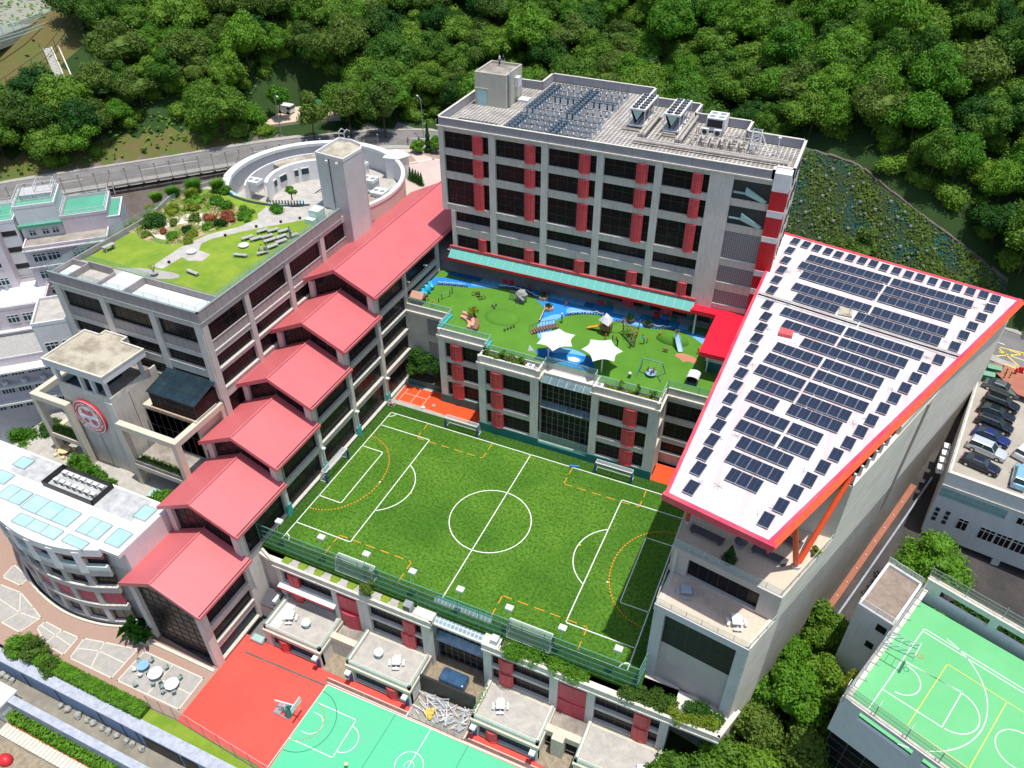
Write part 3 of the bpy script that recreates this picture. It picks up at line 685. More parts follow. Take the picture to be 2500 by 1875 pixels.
b=MB();b.cyl(-11.6,93.2,14.4,18.5,.12);b.cyl(-12.3,101.6,14.4,18.5,.12);b.cyl(-15.6,101.8,14.4,18.5,.16);b.build('posts','white',C)
b=MB();b.box(-12.0,93.6,14.4,-8.2,94.0,18.5,0);b.box(-12.0,93.55,14.4,-8.2,93.6,16.0,1);b.build('screen_wall',['offwhite','teal'],C)
b=MB();b.box(-12.4,103.5,14.4,-8.3,103.8,18.5);b.build('back_wall','teal',C)

# ================================================================ roof plant
def pv_table(name,label,panels,z,tilt,m,group,w=2.1,h=1.0):
    pass
PVT=thing('solar_module','blue grey solar panels on white block feet, tall block roof','solar panels',(0,0,0))
def pvmod():
    b=MB();b.add([(-1.05,-.52,.95),(1.05,-.52,.95),(1.05,.52,.62),(-1.05,.52,.62),(-1.05,-.52,1.0),(1.05,-.52,1.0),(1.05,.52,.67),(-1.05,.52,.67)],BF)
    b.build('panel','pvb',PVT)
    f=MB()
    for x in (-.9,.0,.9):f.box(x-.3,-.48,0,x+.3,-.2,.88)
    f.build('support_blocks','white',PVT)
pvmod()
firstpv=[True]
def put_pv(x,y,label):
    if firstpv[0]:o=PVT;firstpv[0]=False
    else:o=dup(PVT)
    o.location=(x,y,40.05);o['label']=label;o['group']='solar modules on the tall block roof';return o
rows_back=11
for c in range(6):
    for r in range(13):
        full=c in (0,3)
        y=113.4+r*1.02
        if not full and (r % 3 in (1,2)) and r != 7:continue
        if c == 5 and r > 12:continue
        put_pv(-47.7+c*2.2,y,'blue grey solar module in the rear block of panels on the tall roof')
for c in range(6):
    for r in range(7):
        if c not in (0,3) and r % 2:continue
        put_pv(-47.4+c*2.2,105.0+r*1.02,'blue grey solar module in the front block of panels on the tall roof')
for k in range(3):put_pv(-54.9+k*2.2,105.1,'blue grey solar module in the short strip near the roof corner below the penthouse')

def chiller(x,y,label):
    t=thing('rooftop_chiller',label,'chiller',(x,y,40.05),group='rooftop chillers')
    b=MB();b.box(x,y,40.3,x+2.4,y+7,40.45)
    for xx in (x,x+2.3):
        for yy in (y,y+2.3,y+4.6,y+6.9):b.box(xx,yy,40.45,xx+.1,yy+.1,42.1)
    b.box(x,y,42.1,x+2.4,y+7.0,42.3);b.build('casing','white',t)
    b=MB()
    for yy in [y+.15+1.15*i for i in range(6)]:
        b.add([(x+.1,yy,42.05),(x+.9,yy,40.6),(x+.9,yy+.9,40.6),(x+.1,yy+.9,42.05),(x+.2,yy,42.05),(x+1.0,yy,40.6),(x+1.0,yy+.9,40.6),(x+.2,yy+.9,42.05)],BF)
        b.add([(x+2.3,yy,42.05),(x+1.5,yy,40.6),(x+1.5,yy+.9,40.6),(x+2.3,yy+.9,42.05),(x+2.2,yy,42.05),(x+1.4,yy,40.6),(x+1.4,yy+.9,40.6),(x+2.2,yy+.9,42.05)],BF)
    b.build('coil','black',t)
    MB().add([(x+.45,y-.02,42.05),(x+1.95,y-.02,42.05),(x+1.2,y-.02,41.0),(x+.45,y+.04,42.05),(x+1.95,y+.04,42.05),(x+1.2,y+.04,41.0)],[(0,2,1),(3,4,5),(0,1,4,3),(1,2,5,4),(2,0,3,5)]).build('end_panel','paleteal',t)
    for i in range(6):
        for j in range(2):
            f=MB();f.cyl(x+.65+j*1.1,y+.65+i*1.13,42.3,42.42,.46,14,0);f.cyl(x+.65+j*1.1,y+.65+i*1.13,42.42,42.47,.12,8,1)
            for a in range(5):aa=a*1.2566;f.add([(x+.65+j*1.1+.1*math.cos(aa),y+.65+i*1.13+.1*math.sin(aa),42.44),(x+.65+j*1.1+.43*math.cos(aa),y+.65+i*1.13+.43*math.sin(aa),42.44),(x+.65+j*1.1+.43*math.cos(aa+.5),y+.65+i*1.13+.43*math.sin(aa+.5),42.46)],[(0,1,2)],1)
            f.build('fan',['black','steel'],t)
    b=MB();b.box(x-.6,y-1.2,40.05,x+3.0,y-.4,40.2);b.build('plinth','rooffloor',t);t.scale=(1,1,1.32)
chiller(-31.9,113.4,'white twelve-fan chiller beside the solar modules, left one of the pair')
chiller(-26.6,113.2,'white twelve-fan chiller amid the roof pipes, right one of the pair')
t=thing('condenser_unit','white boxy condenser with four top fans behind the pipe manifold','air conditioner',(-20,117,40.05))
MB().box(-21,116.3,40.3,-18.3,119.4,42.2).build('casing','white',t);MB().box(-20.8,116.22,40.9,-18.6,116.3,42.0).build('grille','black',t)
for i in range(2):
    for j in range(2):MB().cyl(-20.3+i*1.3,117.1+j*1.4,42.2,42.26,.45,12).build('fan','steel',t)
for k in range(2):
    t=thing('fan_unit',('small white twin outdoor unit at the foot of the condenser, left one','small white twin outdoor unit at the foot of the condenser, right one')[k],'air conditioner',(-21+1.6*k,114.9,40.05),group='small outdoor units')
    MB().box(-21.4+1.9*k,115.0,40.1,-20.3+1.9*k,115.5,41.0).build('casing','white',t);MB().tube((-20.85+1.9*k,115.0,40.55),(-20.85+1.9*k,114.95,40.55),.36,12).build('fan','frame',t)
t=thing('pipework','mass of lagged grey pipes and pump manifold across the tall roof','pipes',(-20,110,40.05))
b=MB()
for x in (-29.0,-28.4,-23.6,-23.0):b.path([(x,109.3,41.0),(x,119.5,41.0)],.24,8)
for x in (-29.0,-28.4,-23.6,-23.0):b.tube((x,109.3,40.3),(x,109.3,41.1),.26,8)
for y in (107.9,108.6):b.path([(-29.4,y,40.55),(-7.8,y,40.55)],.22,8)
for x in (-29.5,-24.2):
    for yy in (115.5,118.2):b.tube((x,yy,41.1),(x+1,yy,41.1),.2,8)
b.build('main_pipes','lag',t)
b=MB()
for i in range(6):
    x=-20.5+i*1.35
    pts=[(x,108.6,40.5),(x,108.9,41.2),(x,109.6,41.55),(x,110.6,41.5),(x,111.2,41.1),(x,111.3,40.5)]
    b.path(pts,.17,8);b.box(x-.35,111.2,40.05,x+.35,112.6,40.9);b.cyl(x+.5,110.4,40.05,40.9,.25,8)
for x in (-26.5,-22.0):b.path([(x,109.6,40.4),(x,112.6,40.4),(x+2,112.6,40.4)],.12,6)
b.path([(-22.5,113.2,40.6),(-13.5,113.2,40.6),(-13.5,109.2,40.6)],.14,6);b.path([(-18,114,40.8),(-12.5,114.2,40.8)],.1,6);b.path([(-14.8,112.0,40.8),(-9,112.3,40.8)],.08,6)
for x in (-8.9,-8.3,-7.7):b.path([(x,105.2,40.35),(x,109.0,40.35)],.14,6)
random.seed(3)
for i in range(60):
    x=random.uniform(-22,-12);y=random.uniform(110,115.3);b.tube((x,y,40.1),(x+random.choice((-1,0,1))*random.uniform(.3,1.6),y+random.choice((0,.8)),40.1+random.uniform(.2,1.2)),random.uniform(.04,.1),5)
b.build('pump_manifold','lag',t)
t=thing('access_cage','white lattice access ladder cage standing among the roof pipes','ladder',(-12.8,110.2,40.05))
b=MB()
for x,y in ((-13.4,109.8),(-12.2,109.8),(-13.4,111.0),(-12.2,111.0)):b.tube((x,y,40.05),(x,y,43.6),.05,5)
for z in [40.5+.5*i for i in range(7)]:
    b.path([(-13.4,109.8,z),(-12.2,109.8,z),(-12.2,111.0,z),(-13.4,111.0,z),(-13.4,109.8,z)],.03,4)
    b.tube((-13.4,109.8,z),(-12.2,111.0,z+.5 if z < 43 else z),.025,4)
b.tube((-12.2,109.8,43.6),(-10.5,108.6,41.2),.05,5);b.build('lattice','white',t)
t=thing('roof_mast','thin white mast at the east end of the tall roof','mast',(-9.8,111.4,40.05));MB().cyl(-9.8,111.4,40.05,42.6,.09,8).build('pole','white',t);MB().box(-10.0,111.2,42.5,-9.6,111.6,42.7).build('cap','white',t)
# ================================================================ PLAY DECK BLOCK
K=thing('play_deck_block','three storey concrete wing with red shutters carrying the green play deck','building',(-33,94,0))
deck=[(-59.9,91.5),(-52.0,91.5),(-52.0,87.6),(-43.2,87.6),(-43.2,85.8),(-33.4,85.8),(-33.4,86.2),(-25.4,86.2),(-25.4,85.0),(-15.6,85.0),(-15.6,87.3),(-6.9,87.3),(-6.9,104.6),(-59.9,104.6)]
core=[(-59.9,91.9),(-51.5,91.9),(-51.5,87.9),(-42.9,87.9),(-42.9,84.1),(-33.9,84.1),(-33.9,86.5),(-25.0,86.5),(-25.0,84.1),(-16.0,84.1),(-16.0,87.9),(-6.9,87.9),(-6.9,104.6),(-59.9,104.6)]
MB().prism(core,-.2,13.4).build('core_walls','conc2',K)
MB().prism([(-60,91.6),(-52,91.6),(-52,87.6),(-43.2,87.6),(-43.2,85.6),(-33.4,85.6),(-33.4,86.3),(-25.4,86.3),(-25.4,85.0),(-15.6,85.0),(-15.6,87.6),(-6.9,87.6),(-6.9,104.6),(-60,104.6)],13.4,14.3).build('deck_slab','conc2',K)
bd=lambda r,**k:[dict(z=(1.7,4.45),red=r,**k),dict(z=(5.45,8.4),red=r,**k),dict(z=(9.35,12.2),red=r,**k)]
facade(K,(-52.1,87.3),(-43.2,87.3),1.6,13.0,[(0,1.15),(8.6,8.9)],bd([(.14,.40)]))
facade(K,(-43.3,83.5),(-33.5,83.5),1.6,13.0,[(0,1.15),(8.5,9.8)],bd([(.13,.39)]))
facade(K,(-25.35,83.5),(-15.6,83.5),1.6,13.0,[(0,1.1),(8.4,9.75)],bd([(.52,.78)]))
facade(K,(-15.6,87.3),(-7.0,87.3),2.4,13.0,[(0,.25),(8.4,8.6)],[dict(z=(1.2+1.3,4.45)),dict(z=(5.45,8.4)),dict(z=(9.35,12.2))])
def side(x,y0,y1,s,z0=0,z1=13.0):
    P,Q=((x,y0),(x,y1)) if s > 0 else ((x,y1),(x,y0))
    facade(K,P,Q,z0,z1,[(0,.7),(abs(y1-y0)-.7,abs(y1-y0))],[dict(z=(5.45,8.4),n=2),dict(z=(9.35,12.2),n=2)])
side(-15.6,83.5,87.3,1)
MB().box(-33.9,83.5,0,-33.5,86.4,13.0).box(-25.35,83.5,0,-24.95,86.4,13.0).box(-43.3,83.5,0,-42.9,87.6,13.0).box(-52.1,87.3,0,-51.7,91.6,13.0).build('side_walls','conc',K)
b=MB();pr=MB()
line=[(-60,91.3),(-52.2,91.3),(-52.2,87.15),(-43.4,87.15),(-43.4,83.35),(-33.4,83.35),(-33.4,86.1)]
line2=[(-25.45,86.1),(-25.45,83.35),(-15.45,83.35),(-15.45,87.15),(-7.0,87.15)]
def runs(mb,pts,v0,v1,z0,z1,m=0,ext=0):
    for i,(p,q) in enumerate(zip(pts,pts[1:])):
        F=frame(p,q);mb.fbox(F,-ext+.004,v0,z0+.002*(i % 2),F.L+ext-.004,v1,z1+.002*(i % 2),m)
for L in (line,line2):runs(b,L,-.35,.12,13.0,13.4,0,.1)
b.build('cornice','ledge',K)
for L in (line[:1]+line[1:],line2):runs(pr,L,-.5,-.18,13.4,14.55)
pr.build('parapet','conc2',K)
b=MB();b.box(-52.2,87.05,0,-43.4,87.3,1.62);b.box(-43.5,83.25,0,-33.4,83.5,1.62);b.box(-33.4,83.3,0,-25.4,83.6,.9);b.box(-25.5,83.25,0,-15.5,83.5,1.62);b.box(-43.5,83.5,0,-43.3,87.3,1.62);b.build('painted_base','teal',K)
b=MB();b.box(-60,91.4,0,-51.9,91.9,13.0);b.build('recess_wall','conc2',K)
for za,zb in ((9.6,12.6),(5.2,8.4)):MB().box(-56.3,91.25,za,-52.2,91.4,zb).build('screen','grille',K)
G=thing('glazed_bay','dark gridded curtain wall with glass louvre hoods between two concrete bays, north of the pitch','glazed wall',(-29.5,85,0))
def curtain(G,x0,x1,y,z0,z1,nx,dz,hood,gm='glass',hm='skyl2'):
    MB().box(x0,y,z0,x1,y+.1,z1).build('glass',gm,G)
    b=MB()
    for i in range(nx+1):x=x0+(x1-x0)*i/nx;b.box(x-.05,y-.09,z0,x+.05,y,z1)
    z=z0
    while z <= z1+.01:b.box(x0,y-.07,z-.04,x1,y-.01,z+.04);z += dz
    b.build('mullions','steelb',G)
    for z in hood:
        h=MB();h.add([(x0+.2,y-1.1,z-.45),(x1-.2,y-1.1,z-.45),(x1-.2,y-.05,z+.05),(x0+.2,y-.05,z+.05),(x0+.2,y-1.1,z-.38),(x1-.2,y-1.1,z-.38),(x1-.2,y-.05,z+.12),(x0+.2,y-.05,z+.12)],BF)
        o=h.build('glass_hood',hm,G);e=MB()
        for i in range(7):x=x0+.2+(x1-x0-.4)*i/6;e.tube((x,y-1.12,z-.4),(x,y-.05,z+.1),.05,4)
        e.tube((x0+.2,y-1.12,z-.42),(x1-.2,y-1.12,z-.42),.06,4);e.build('hood_frame','steel',o)
curtain(G,-33.5,-25.4,84.9,.3,12.9,9,1.25,(12.9,8.2))
MB().box(-33.5,83.6,.8,-25.4,84.0,1.0).build('base_ledge','ledge',G);MB().box(-33.5,83.55,1.0,-25.4,83.6,2.9).build('glass_screen','bglass',G)
MB().box(-33.5,84.95,12.9,-25.4,86.6,13.4).build('head','conc',G)
b=MB();b.prism(deck,14.30,14.40);struct('play_deck',b,'pturf')
def blobpoly(pts,z,name,m,zt=.006):
    b=MB();b.poly([(p[0],p[1],z) for p in smooth(pts+[pts[0]],2)[:-1]]);return struct(name,b,m)
canal=[(-59.8,98.4),(-58.2,98.7),(-56,99.4),(-53.3,100.0),(-50.7,100.9),(-48.2,102.0),(-46,102.5),(-43.2,102.2),(-40.5,100.7),(-38.9,99.0),(-38.4,96.2),(-38.3,94.2),(-37.5,92.4),(-36.6,91.0),(-35.2,91.6),(-36.0,95.4),(-36.2,96.5),(-35.2,98.7),(-33,100.2),(-30.5,101),(-28.2,100.3),(-25.5,100.3),(-22.8,100.3),(-20.2,101.2),(-17.2,102),(-15.4,101),(-13.5,99.6),(-11.4,98.0),(-8,97),(-8,102.2),(-16,102.4),(-59.8,102.4)]
blobpoly(canal,14.405,'blue_path','pblue')
blobpoly([(-53,100.9),(-50,101.4),(-47.5,102.3),(-50,102.35),(-53.5,102.2)],14.410,'pale_blue_path','pblue2')
blobpoly([(-38.4,96.2),(-38.3,94.2),(-37.5,92.4),(-36.7,91.1),(-35.4,91.7),(-36.0,95.4),(-36.3,97.2),(-35.2,98.9),(-37,98.5)],14.410,'pale_blue_path','pblue2')
blobpoly([(-35.6,99.8),(-33,100.3),(-30.5,101.1),(-31,102),(-34,101.8),(-35.8,101)],14.410,'pale_blue_path','pblue2')
blobpoly([(-26.5,100.6),(-23,100.5),(-23,101.9),(-26,101.9)],14.410,'pale_blue_path','pblue2')
blobpoly([(-15.4,101),(-13.5,99.6),(-11.4,98.0),(-9,97.3),(-9,100),(-12,101.6),(-15,102)],14.410,'pale_blue_path','pblue2')
b=MB();cs=[2,2,2,2,1,1,1,0,2,2,0,0,1,1,1,1,2,0,0,1,1,1,0,2,2,0,1,0]
random.seed(4)
for i in range(27):
    x=-58.4+i*1.55;mm=cs[i];b.add([(x+.04,102.44,14.41),(x+1.51,102.44,14.41),(x+1.51,104.3,14.41),(x+.04,104.3,14.41)],[(0,1,2,3)],{0:0,1:1,2:2}[mm])
struct('blue_tone_strip',b,['pblue','pblue2','pblue3'])  # flat run of pieces in three blue tones
b=MB();b.box(-58.6,104.3,14.39,-16.5,104.6,14.55);struct('deck_kerb',b,'kerb')
blobpoly([(-36.1,88.4),(-34.8,89.2),(-33.4,89.8),(-31.8,90.9),(-29.5,90.6),(-27.6,89.4),(-26.3,87.7),(-26.3,86.4),(-33.4,86.4),(-35,87)],14.405,'blue_pond_surface','pblue3')
blobpoly([(-34.8,89.0),(-31.8,90.8),(-29.5,90.5),(-28.2,89.7),(-31,89.6),(-33.3,88.6)],14.410,'pale_pond_band','pblue2')
blobpoly([(-32.9,89.0),(-30.8,89.7),(-28.8,89.2),(-27.9,87.9),(-28.4,86.5),(-32.2,86.5),(-33.3,87.6)],14.412,'blue_pond_disc','pblue')
blobpoly([(-31,88.6),(-30,89.0),(-28.9,88.6),(-29.3,87.9),(-30.6,87.8)],14.416,'cloud_patch','wline')
blobpoly([(-32.2,87.6),(-31.2,88.0),(-30.4,87.5),(-31.2,87.0)],14.416,'cloud_patch','pblue2')
blobpoly([(-16.6,95.9),(-15.6,96.3),(-14.6,96.2),(-13.7,95.9),(-13.2,95.2),(-13.6,94.4),(-14.4,94.8),(-15.2,94.1),(-15.9,94.9),(-16.7,95.2)],14.405,'splash_pad','splat')
zR=14.4
dr=[(-59.7,91.75),(-51.85,91.75),(-51.85,87.6),(-43.05,87.6),(-43.05,85.3),(-33.3,85.3),(-33.3,86.0),(-25.5,86.0),(-25.5,84.8),(-15.7,84.8),(-15.7,87.5)]
rail('deck_railing','pale teal glazed railing round the zigzag south edge of the play deck',dr,zR,1.15,'paleteal',1.6,(1,.82,.08),.035,glassm='bglass')
rail('deck_railing','dark green post rail at the short east end of the play deck',[(-15.6,87.6),(-7.0,87.6)],zR,1.25,'greenp',3.6,(1,.1),.045,glassm='bglass')
b=MB();b.box(-52.3,87.45,14.4,-51.5,91.4,14.7);b.box(-43.3,85.4,14.4,-42.7,87.5,14.7)
tag(MB().box(-52.3,87.75,14.4,-51.5,91.4,14.7).build('deck_upstand','teal3',org=(-52,89,14.4)),'turquoise upstand kerb at the western inner corner of the play deck','kerb')
tag(MB().box(-43.4,85.5,14.4,-42.7,87.4,14.7).build('deck_upstand','teal3',org=(-43,86,14.4)),'small turquoise upstand where the planter railing starts','kerb')

# ================================================================ PITCH
b=MB();b.prism([(-60.15,50.2),(-7.0,50.2),(-7.0,83.5),(-15.5,83.5),(-15.5,87.2),(-7,87.2),(-7,87.3),(-60.15,87.3)][:4]+[(-60.15,83.5)],-.5,0.0);struct('pitch_border',b,'turfd')
b=MB();b.box(-58.5,52.1,-.1,-9.0,81.3,.004);struct('sports_pitch',b,'turf')
W_=.13;wl=MB();z=.009
def rect(mb,x0,y0,x1,y1,w,z,m=0):
    for a,c in (((x0,y0),(x1,y0)),((x1,y0),(x1,y1)),((x1,y1),(x0,y1)),((x0,y1),(x0,y0))):mb.seg(a,c,w,z,m)
rect(wl,-58.4,52.2,-9.05,81.2,W_,z)
wl.seg((-33.65,52.2),(-33.65,81.2),W_,z);wl.ring((-33.65,66.7),5.75,W_,z,96)
for s,gx in ((1,-58.4),(-1,-9.05)):
    wl.seg((gx,77.87),(gx+s*8.95,77.87),W_,z);wl.seg((gx+s*8.95,77.87),(gx+s*8.95,55.45),W_,z);wl.seg((gx+s*8.95,55.45),(gx,55.45),W_,z)
    wl.seg((gx,72.5),(gx+s*3.75,72.5),W_,z);wl.seg((gx+s*3.75,72.5),(gx+s*3.75,61.0),W_,z);wl.seg((gx+s*3.75,61.0),(gx,61.0),W_,z)
    cx=gx+s*6.0;a=math.acos(2.95/5.85)
    if s > 0:wl.ring((cx,66.75),5.85,W_,z,96,-a,a)
    else:wl.ring((cx,66.75),5.85,W_,z,96,math.pi-a,math.pi+a)
for cx,cy,a0 in ((-58.4,81.2,-math.pi/2),(-58.4,52.2,0),(-9.05,52.2,math.pi/2)):wl.ring((cx,cy),1.0,W_,z,40,a0,a0+math.pi/2)
struct('white_pitch_lines',wl,'wline')
ol=MB();z=.013
def ellarc(mb,cx,cy,rx,ry,a0,a1,w,z,m=0):
    n=48;P=[(cx+rx*math.cos(a0+(a1-a0)*i/n),cy+ry*math.sin(a0+(a1-a0)*i/n)) for i in range(n+1)]
    for p,q in zip(P,P[1:]):mb.seg(p,q,w,z,m)
ellarc(ol,-58.3,66.7,6.6,8.25,-math.pi/2,math.pi/2,.14,z);ellarc(ol,-9.1,66.7,6.5,8.1,math.pi/2,math.pi*1.5,.14,z)
def dashed(mb,a,c,w,z,d=1.25,g=.95):
    L=math.hypot(c[0]-a[0],c[1]-a[1]);t=0
    while t < L:e=min(t+d,L);mb.seg((a[0]+(c[0]-a[0])*t/L,a[1]+(c[1]-a[1])*t/L),(a[0]+(c[0]-a[0])*e/L,a[1]+(c[1]-a[1])*e/L),w,z);t += d+g
for x0,x1 in ((-51.5,-40.1),(-26.8,-15.3)):
    for y0,y1 in ((81.0,77.5),(52.5,55.9)):
        dashed(ol,(x0,y1),(x0,y0),.13,z);dashed(ol,(x1,y1),(x1,y0),.13,z);dashed(ol,(x0,y1),(x1,y1),.13,z)
struct('orange_pitch_lines',ol,'oline')
b=MB();b.prism([(-59.6,84.3),(-52.2,84.2),(-43.6,83.6),(-43.6,87.2),(-52.2,87.2),(-52.2,91.3),(-54.5,91.3),(-54.5,88.6),(-59.8,88.6)],-.1,.01);struct('orange_court',b,'ormat')
b=MB();b.box(-15.45,83.4,-.1,-7.0,87.2,.01);struct('orange_court',b,'ormat')
b=MB();rect(b,-58.9,84.4,-54.6,88.5,.08,.02);b.seg((-58.9,86.45),(-54.6,86.45),.08,.02);b.seg((-56.75,84.4),(-56.75,88.5),.08,.02);struct('badminton_lines',b,'cream')
b=MB();b.box(-60.2,83.4,-.2,-43.6,91.5,0.002);struct('pavement',b,'paleslab')
t=thing('stone_steps','grey stone steps beside the planter tree at the corner of the play deck','stairs',(-60,90,0));b=MB()
for i in range(8):b.box(-61.6,89.0+i*.33,.0,-59.0,91.4,.16*(i+1))
b.build('steps','conc2',t)
def planter(name,label,x0,y0,x1,y1,z,h,m,cat='planter',soil='soil',w=.15,group=None):
    t=thing(name,label,cat,((x0+x1)/2,(y0+y1)/2,z),group=group)
    b=MB();b.box(x0,y0,z,x1,y0+w,z+h);b.box(x0,y1-w,z,x1,y1,z+h);b.box(x0,y0+w,z,x0+w,y1-w,z+h);b.box(x1-w,y0+w,z,x1,y1-w,z+h);b.build('walls',m,t)
    MB().box(x0+w,y0+w,z,x1-w,y1-w,z+h-.12).build('soil',soil,t);return t
planter('tree_planter','large teal planter box in the shaded corner below the deck',-59.6,89.0,-53.0,91.3,0,1.2,'teal')
def goal(x,y,rz,label,w=5.6):
    t=thing('football_goal',label,'goal',(0,0,0),group='small football goals')
    b=MB();h=2.1;d=1.3
    b.tube((0,0,0),(0,0,h),.06,6,1);b.tube((w,0,0),(w,0,h),.06,6,1)
    for xx in (0,w):b.box(xx-.14,-.14,0,xx+.14,.14,1.5,1)
    b.tube((0,0,h),(w,0,h),.08,6);b.tube((0,d,0),(w,d,0),.06,5);b.tube((0,d*.6,h),(w,d*.6,h),.035,5)
    for xx in (0,w):b.tube((xx,0,h),(xx,d*.6,h),.035,5);b.tube((xx,d*.6,h),(xx,d,0),.035,5);b.tube((xx,0,.05),(xx,d,.05),.06,5)
    b.build('goal_frame',['white','bluep'],t)
    n=MB();n.poly([(0,d*.6,h),(w,d*.6,h),(w,d,.05),(0,d,.05)]);n.poly([(0,0,h),(w,0,h),(w,d*.6,h),(0,d*.6,h)])
    for xx in (0,w):n.poly([(xx,0,h),(xx,d*.6,h),(xx,d,.05),(xx,0,.05)])
    n.build('net','net',t);t.location=(x,y,.01);t.rotation_euler=(0,0,rz);return t
goal(-48.5,81.5,0,'white netted goal at the north touchline, left of the halfway line')
goal(-23.4,81.5,0,'white netted goal at the north touchline, right of the halfway line')
goal(-43.0,51.9,math.pi,'white netted goal by the south fence, left of the halfway line')
goal(-18.3,51.9,math.pi,'white netted goal by the south fence, right of the halfway line')
goal(-58.7,63.6,math.pi/2,'white netted goal on the west goal line against the red roofed wing')
t=MB();t.tube((-27.3,81.3,.18),(-25.9,81.7,.18),.16,8)
o=MB().tube((-27.3,81.2,.18),(-25.9,81.6,.18),.16,8).build('foam_roller','bluep2',org=(-26.6,81.4,0));tag(o,'blue foam tube lying on the north touchline beside a goal','tube')
fz=4.2
t=rail('pitch_fence','tall green mesh fence along the south edge of the pitch',[(-60.4,50.4),(-56,50.35),(-7.4,50.4),(-7.1,53.2)],-.2,fz,'greenp',2.9,(1,.75,.5,.25,.03),.05,netm='gnet',cat='fence')
lx=[-56.96,-50.3,-43.5,-36.8,-30.2,-23.7,-16.95,-10.2]
for i,x in enumerate(lx):
    t=thing('pitch_floodlight','white box floodlight on the south pitch fence, %s from the left' % ('first second third fourth fifth sixth seventh eighth'.split()[i]),'floodlight',(x,50.6,4.0),group='floodlights on the pitch fence')
    MB().tube((x,50.45,4),(x,51.0,5.0),.05,5).build('arm','greenp',t);MB().box(x-.45,50.9,4.95,x+.45,51.6,5.25).build('lamp_housing','white',t)
# ================================================================ RED ROOFED WING
Wg=thing('red_roofed_wing','long stepped wing under six red gabled roofs down the west side of the pitch','building',(-66,60,-11.2))
XE,XW,XM=-60.15,-71.6,-65.9
rf=[(82.0,115.5,21.3),(73.0,83.0,17.5),(64.0,74.0,13.9),(55.2,65.0,10.3),(45.9,56.2,6.6),(37.0,46.9,1.15)]
for i,(y0,y1,ze) in enumerate(rf):
    b=MB();zr=ze+3.15;e=-59.3;w=-72.3;th=.16
    for (xa,za,xb,zb) in ((e,ze,XM,zr),(XM,zr,w,ze)):
        b.add([(xa,y0,za),(xa,y1,za),(xb,y1,zb),(xb,y0,zb),(xa,y0,za-th),(xa,y1,za-th),(xb,y1,zb-th),(xb,y0,zb-th)],[(0,1,2,3),(7,6,5,4),(0,4,5,1),(1,5,6,2),(2,6,7,3),(3,7,4,0)])
    o=b.build('roof','roofred',Wg)
    f=MB()
    for (xa,za,xb,zb) in ((e,ze,XM,zr),(XM,zr,w,ze)):
        f.add([(xa,y0-.12,za-.55),(xb,y0-.12,zb-.55),(xb,y0+.02,zb-.55),(xa,y0+.02,za-.55),(xa,y0-.12,za+.1),(xb,y0-.12,zb+.1),(xb,y0+.02,zb+.1),(xa,y0+.02,za+.1)],BF)
    f.box(e,y0-.1,ze-.4,e+.32,y1,ze-.02);f.tube((XM,y0-.1,zr+.03),(XM,y1,zr+.03),.14,6)
    f.build('fascia','pinkf',o)
    g=MB();g.box(e-.02,y0+.1,ze-.02,e+.1,y1,ze+.05);g.build('gutter','dark',o)
    zb_=rf[i+1][2] if i < 5 else -11.2
    gy=y0+1.1
    gl=MB();zlow=zb_-.5 if i < 5 else -10.9
    gl.add([(XE+.05,gy,zlow),(XW+.2,gy,zlow),(XW+.2,gy,ze-.3),(XM,gy,zr-.35),(XE+.05,gy,ze-.3)],[(0,1,2,3,4)][::1])
    gl.add([(XE+.05,gy+.1,zlow),(XW+.2,gy+.1,zlow),(XW+.2,gy+.1,ze-.3),(XM,gy+.1,zr-.35),(XE+.05,gy+.1,ze-.3)],[(4,3,2,1,0)])
    gg=gl.build('gable_glazing','glass',Wg)
    mm=MB()
    for k in range(1,8):
        x=XE+(XW-XE)*k/8;top=ze-.3+(1-abs(x-XM)/5.7)*2.8;mm.box(x-.04,gy-.06,zlow,x+.04,gy,top)
    z=zlow+1
    while z < ze-.4:mm.box(XW+.2,gy-.05,z-.03,XE,gy-.01,z+.03);z += 1.25
    mm.build('gable_mullions','frame',gg)
    c=MB();c.box(XE-.95,y0+.6,zlow,XE+.02,y0+1.5,ze-.35);c.build('corner_column','conc',Wg)
    c=MB();c.box(XW-.05,y0+.6,zlow,XW+.9,y0+1.5,ze-.35);c.build('corner_column','conc',Wg)
    p=MB();p.tube((XE+.22,y0+1.7,max(zlow,0)),(XE+.22,y0+1.7,ze-.3),.09,6);p.tube((XE-.1,y0+.9,ze-.5),(XE+.5,y0+1.6,ze-.5),.1,6);p.build('rain_pipe','steel',Wg)
    wl_=MB()
    wl_.box(XE-.4,y1-.02 if i else 84,0,XE-.3,y1,ze-.4)
    ws=MB();ws.box(XW-.05,y0+1.5,zlow,XW+.15,y1+(0 if i else 0),ze-.4);ws.build('west_wall','conc',Wg)
for o in Wg.children_recursive:
    pass
bays=[(91.6,103.0,21.0,14.4),(82.8,91.6,21.0,0),(73.9,82.8,17.2,0),(64.9,73.9,13.5,0),(55.9,64.9,9.9,0),(46.8,55.9,6.2,0),(37.4,46.8,.75,-11.2)]
LV=[4.55,5.6,8.75,9.5,12.45,13.3,16.1,17.0,20.4]
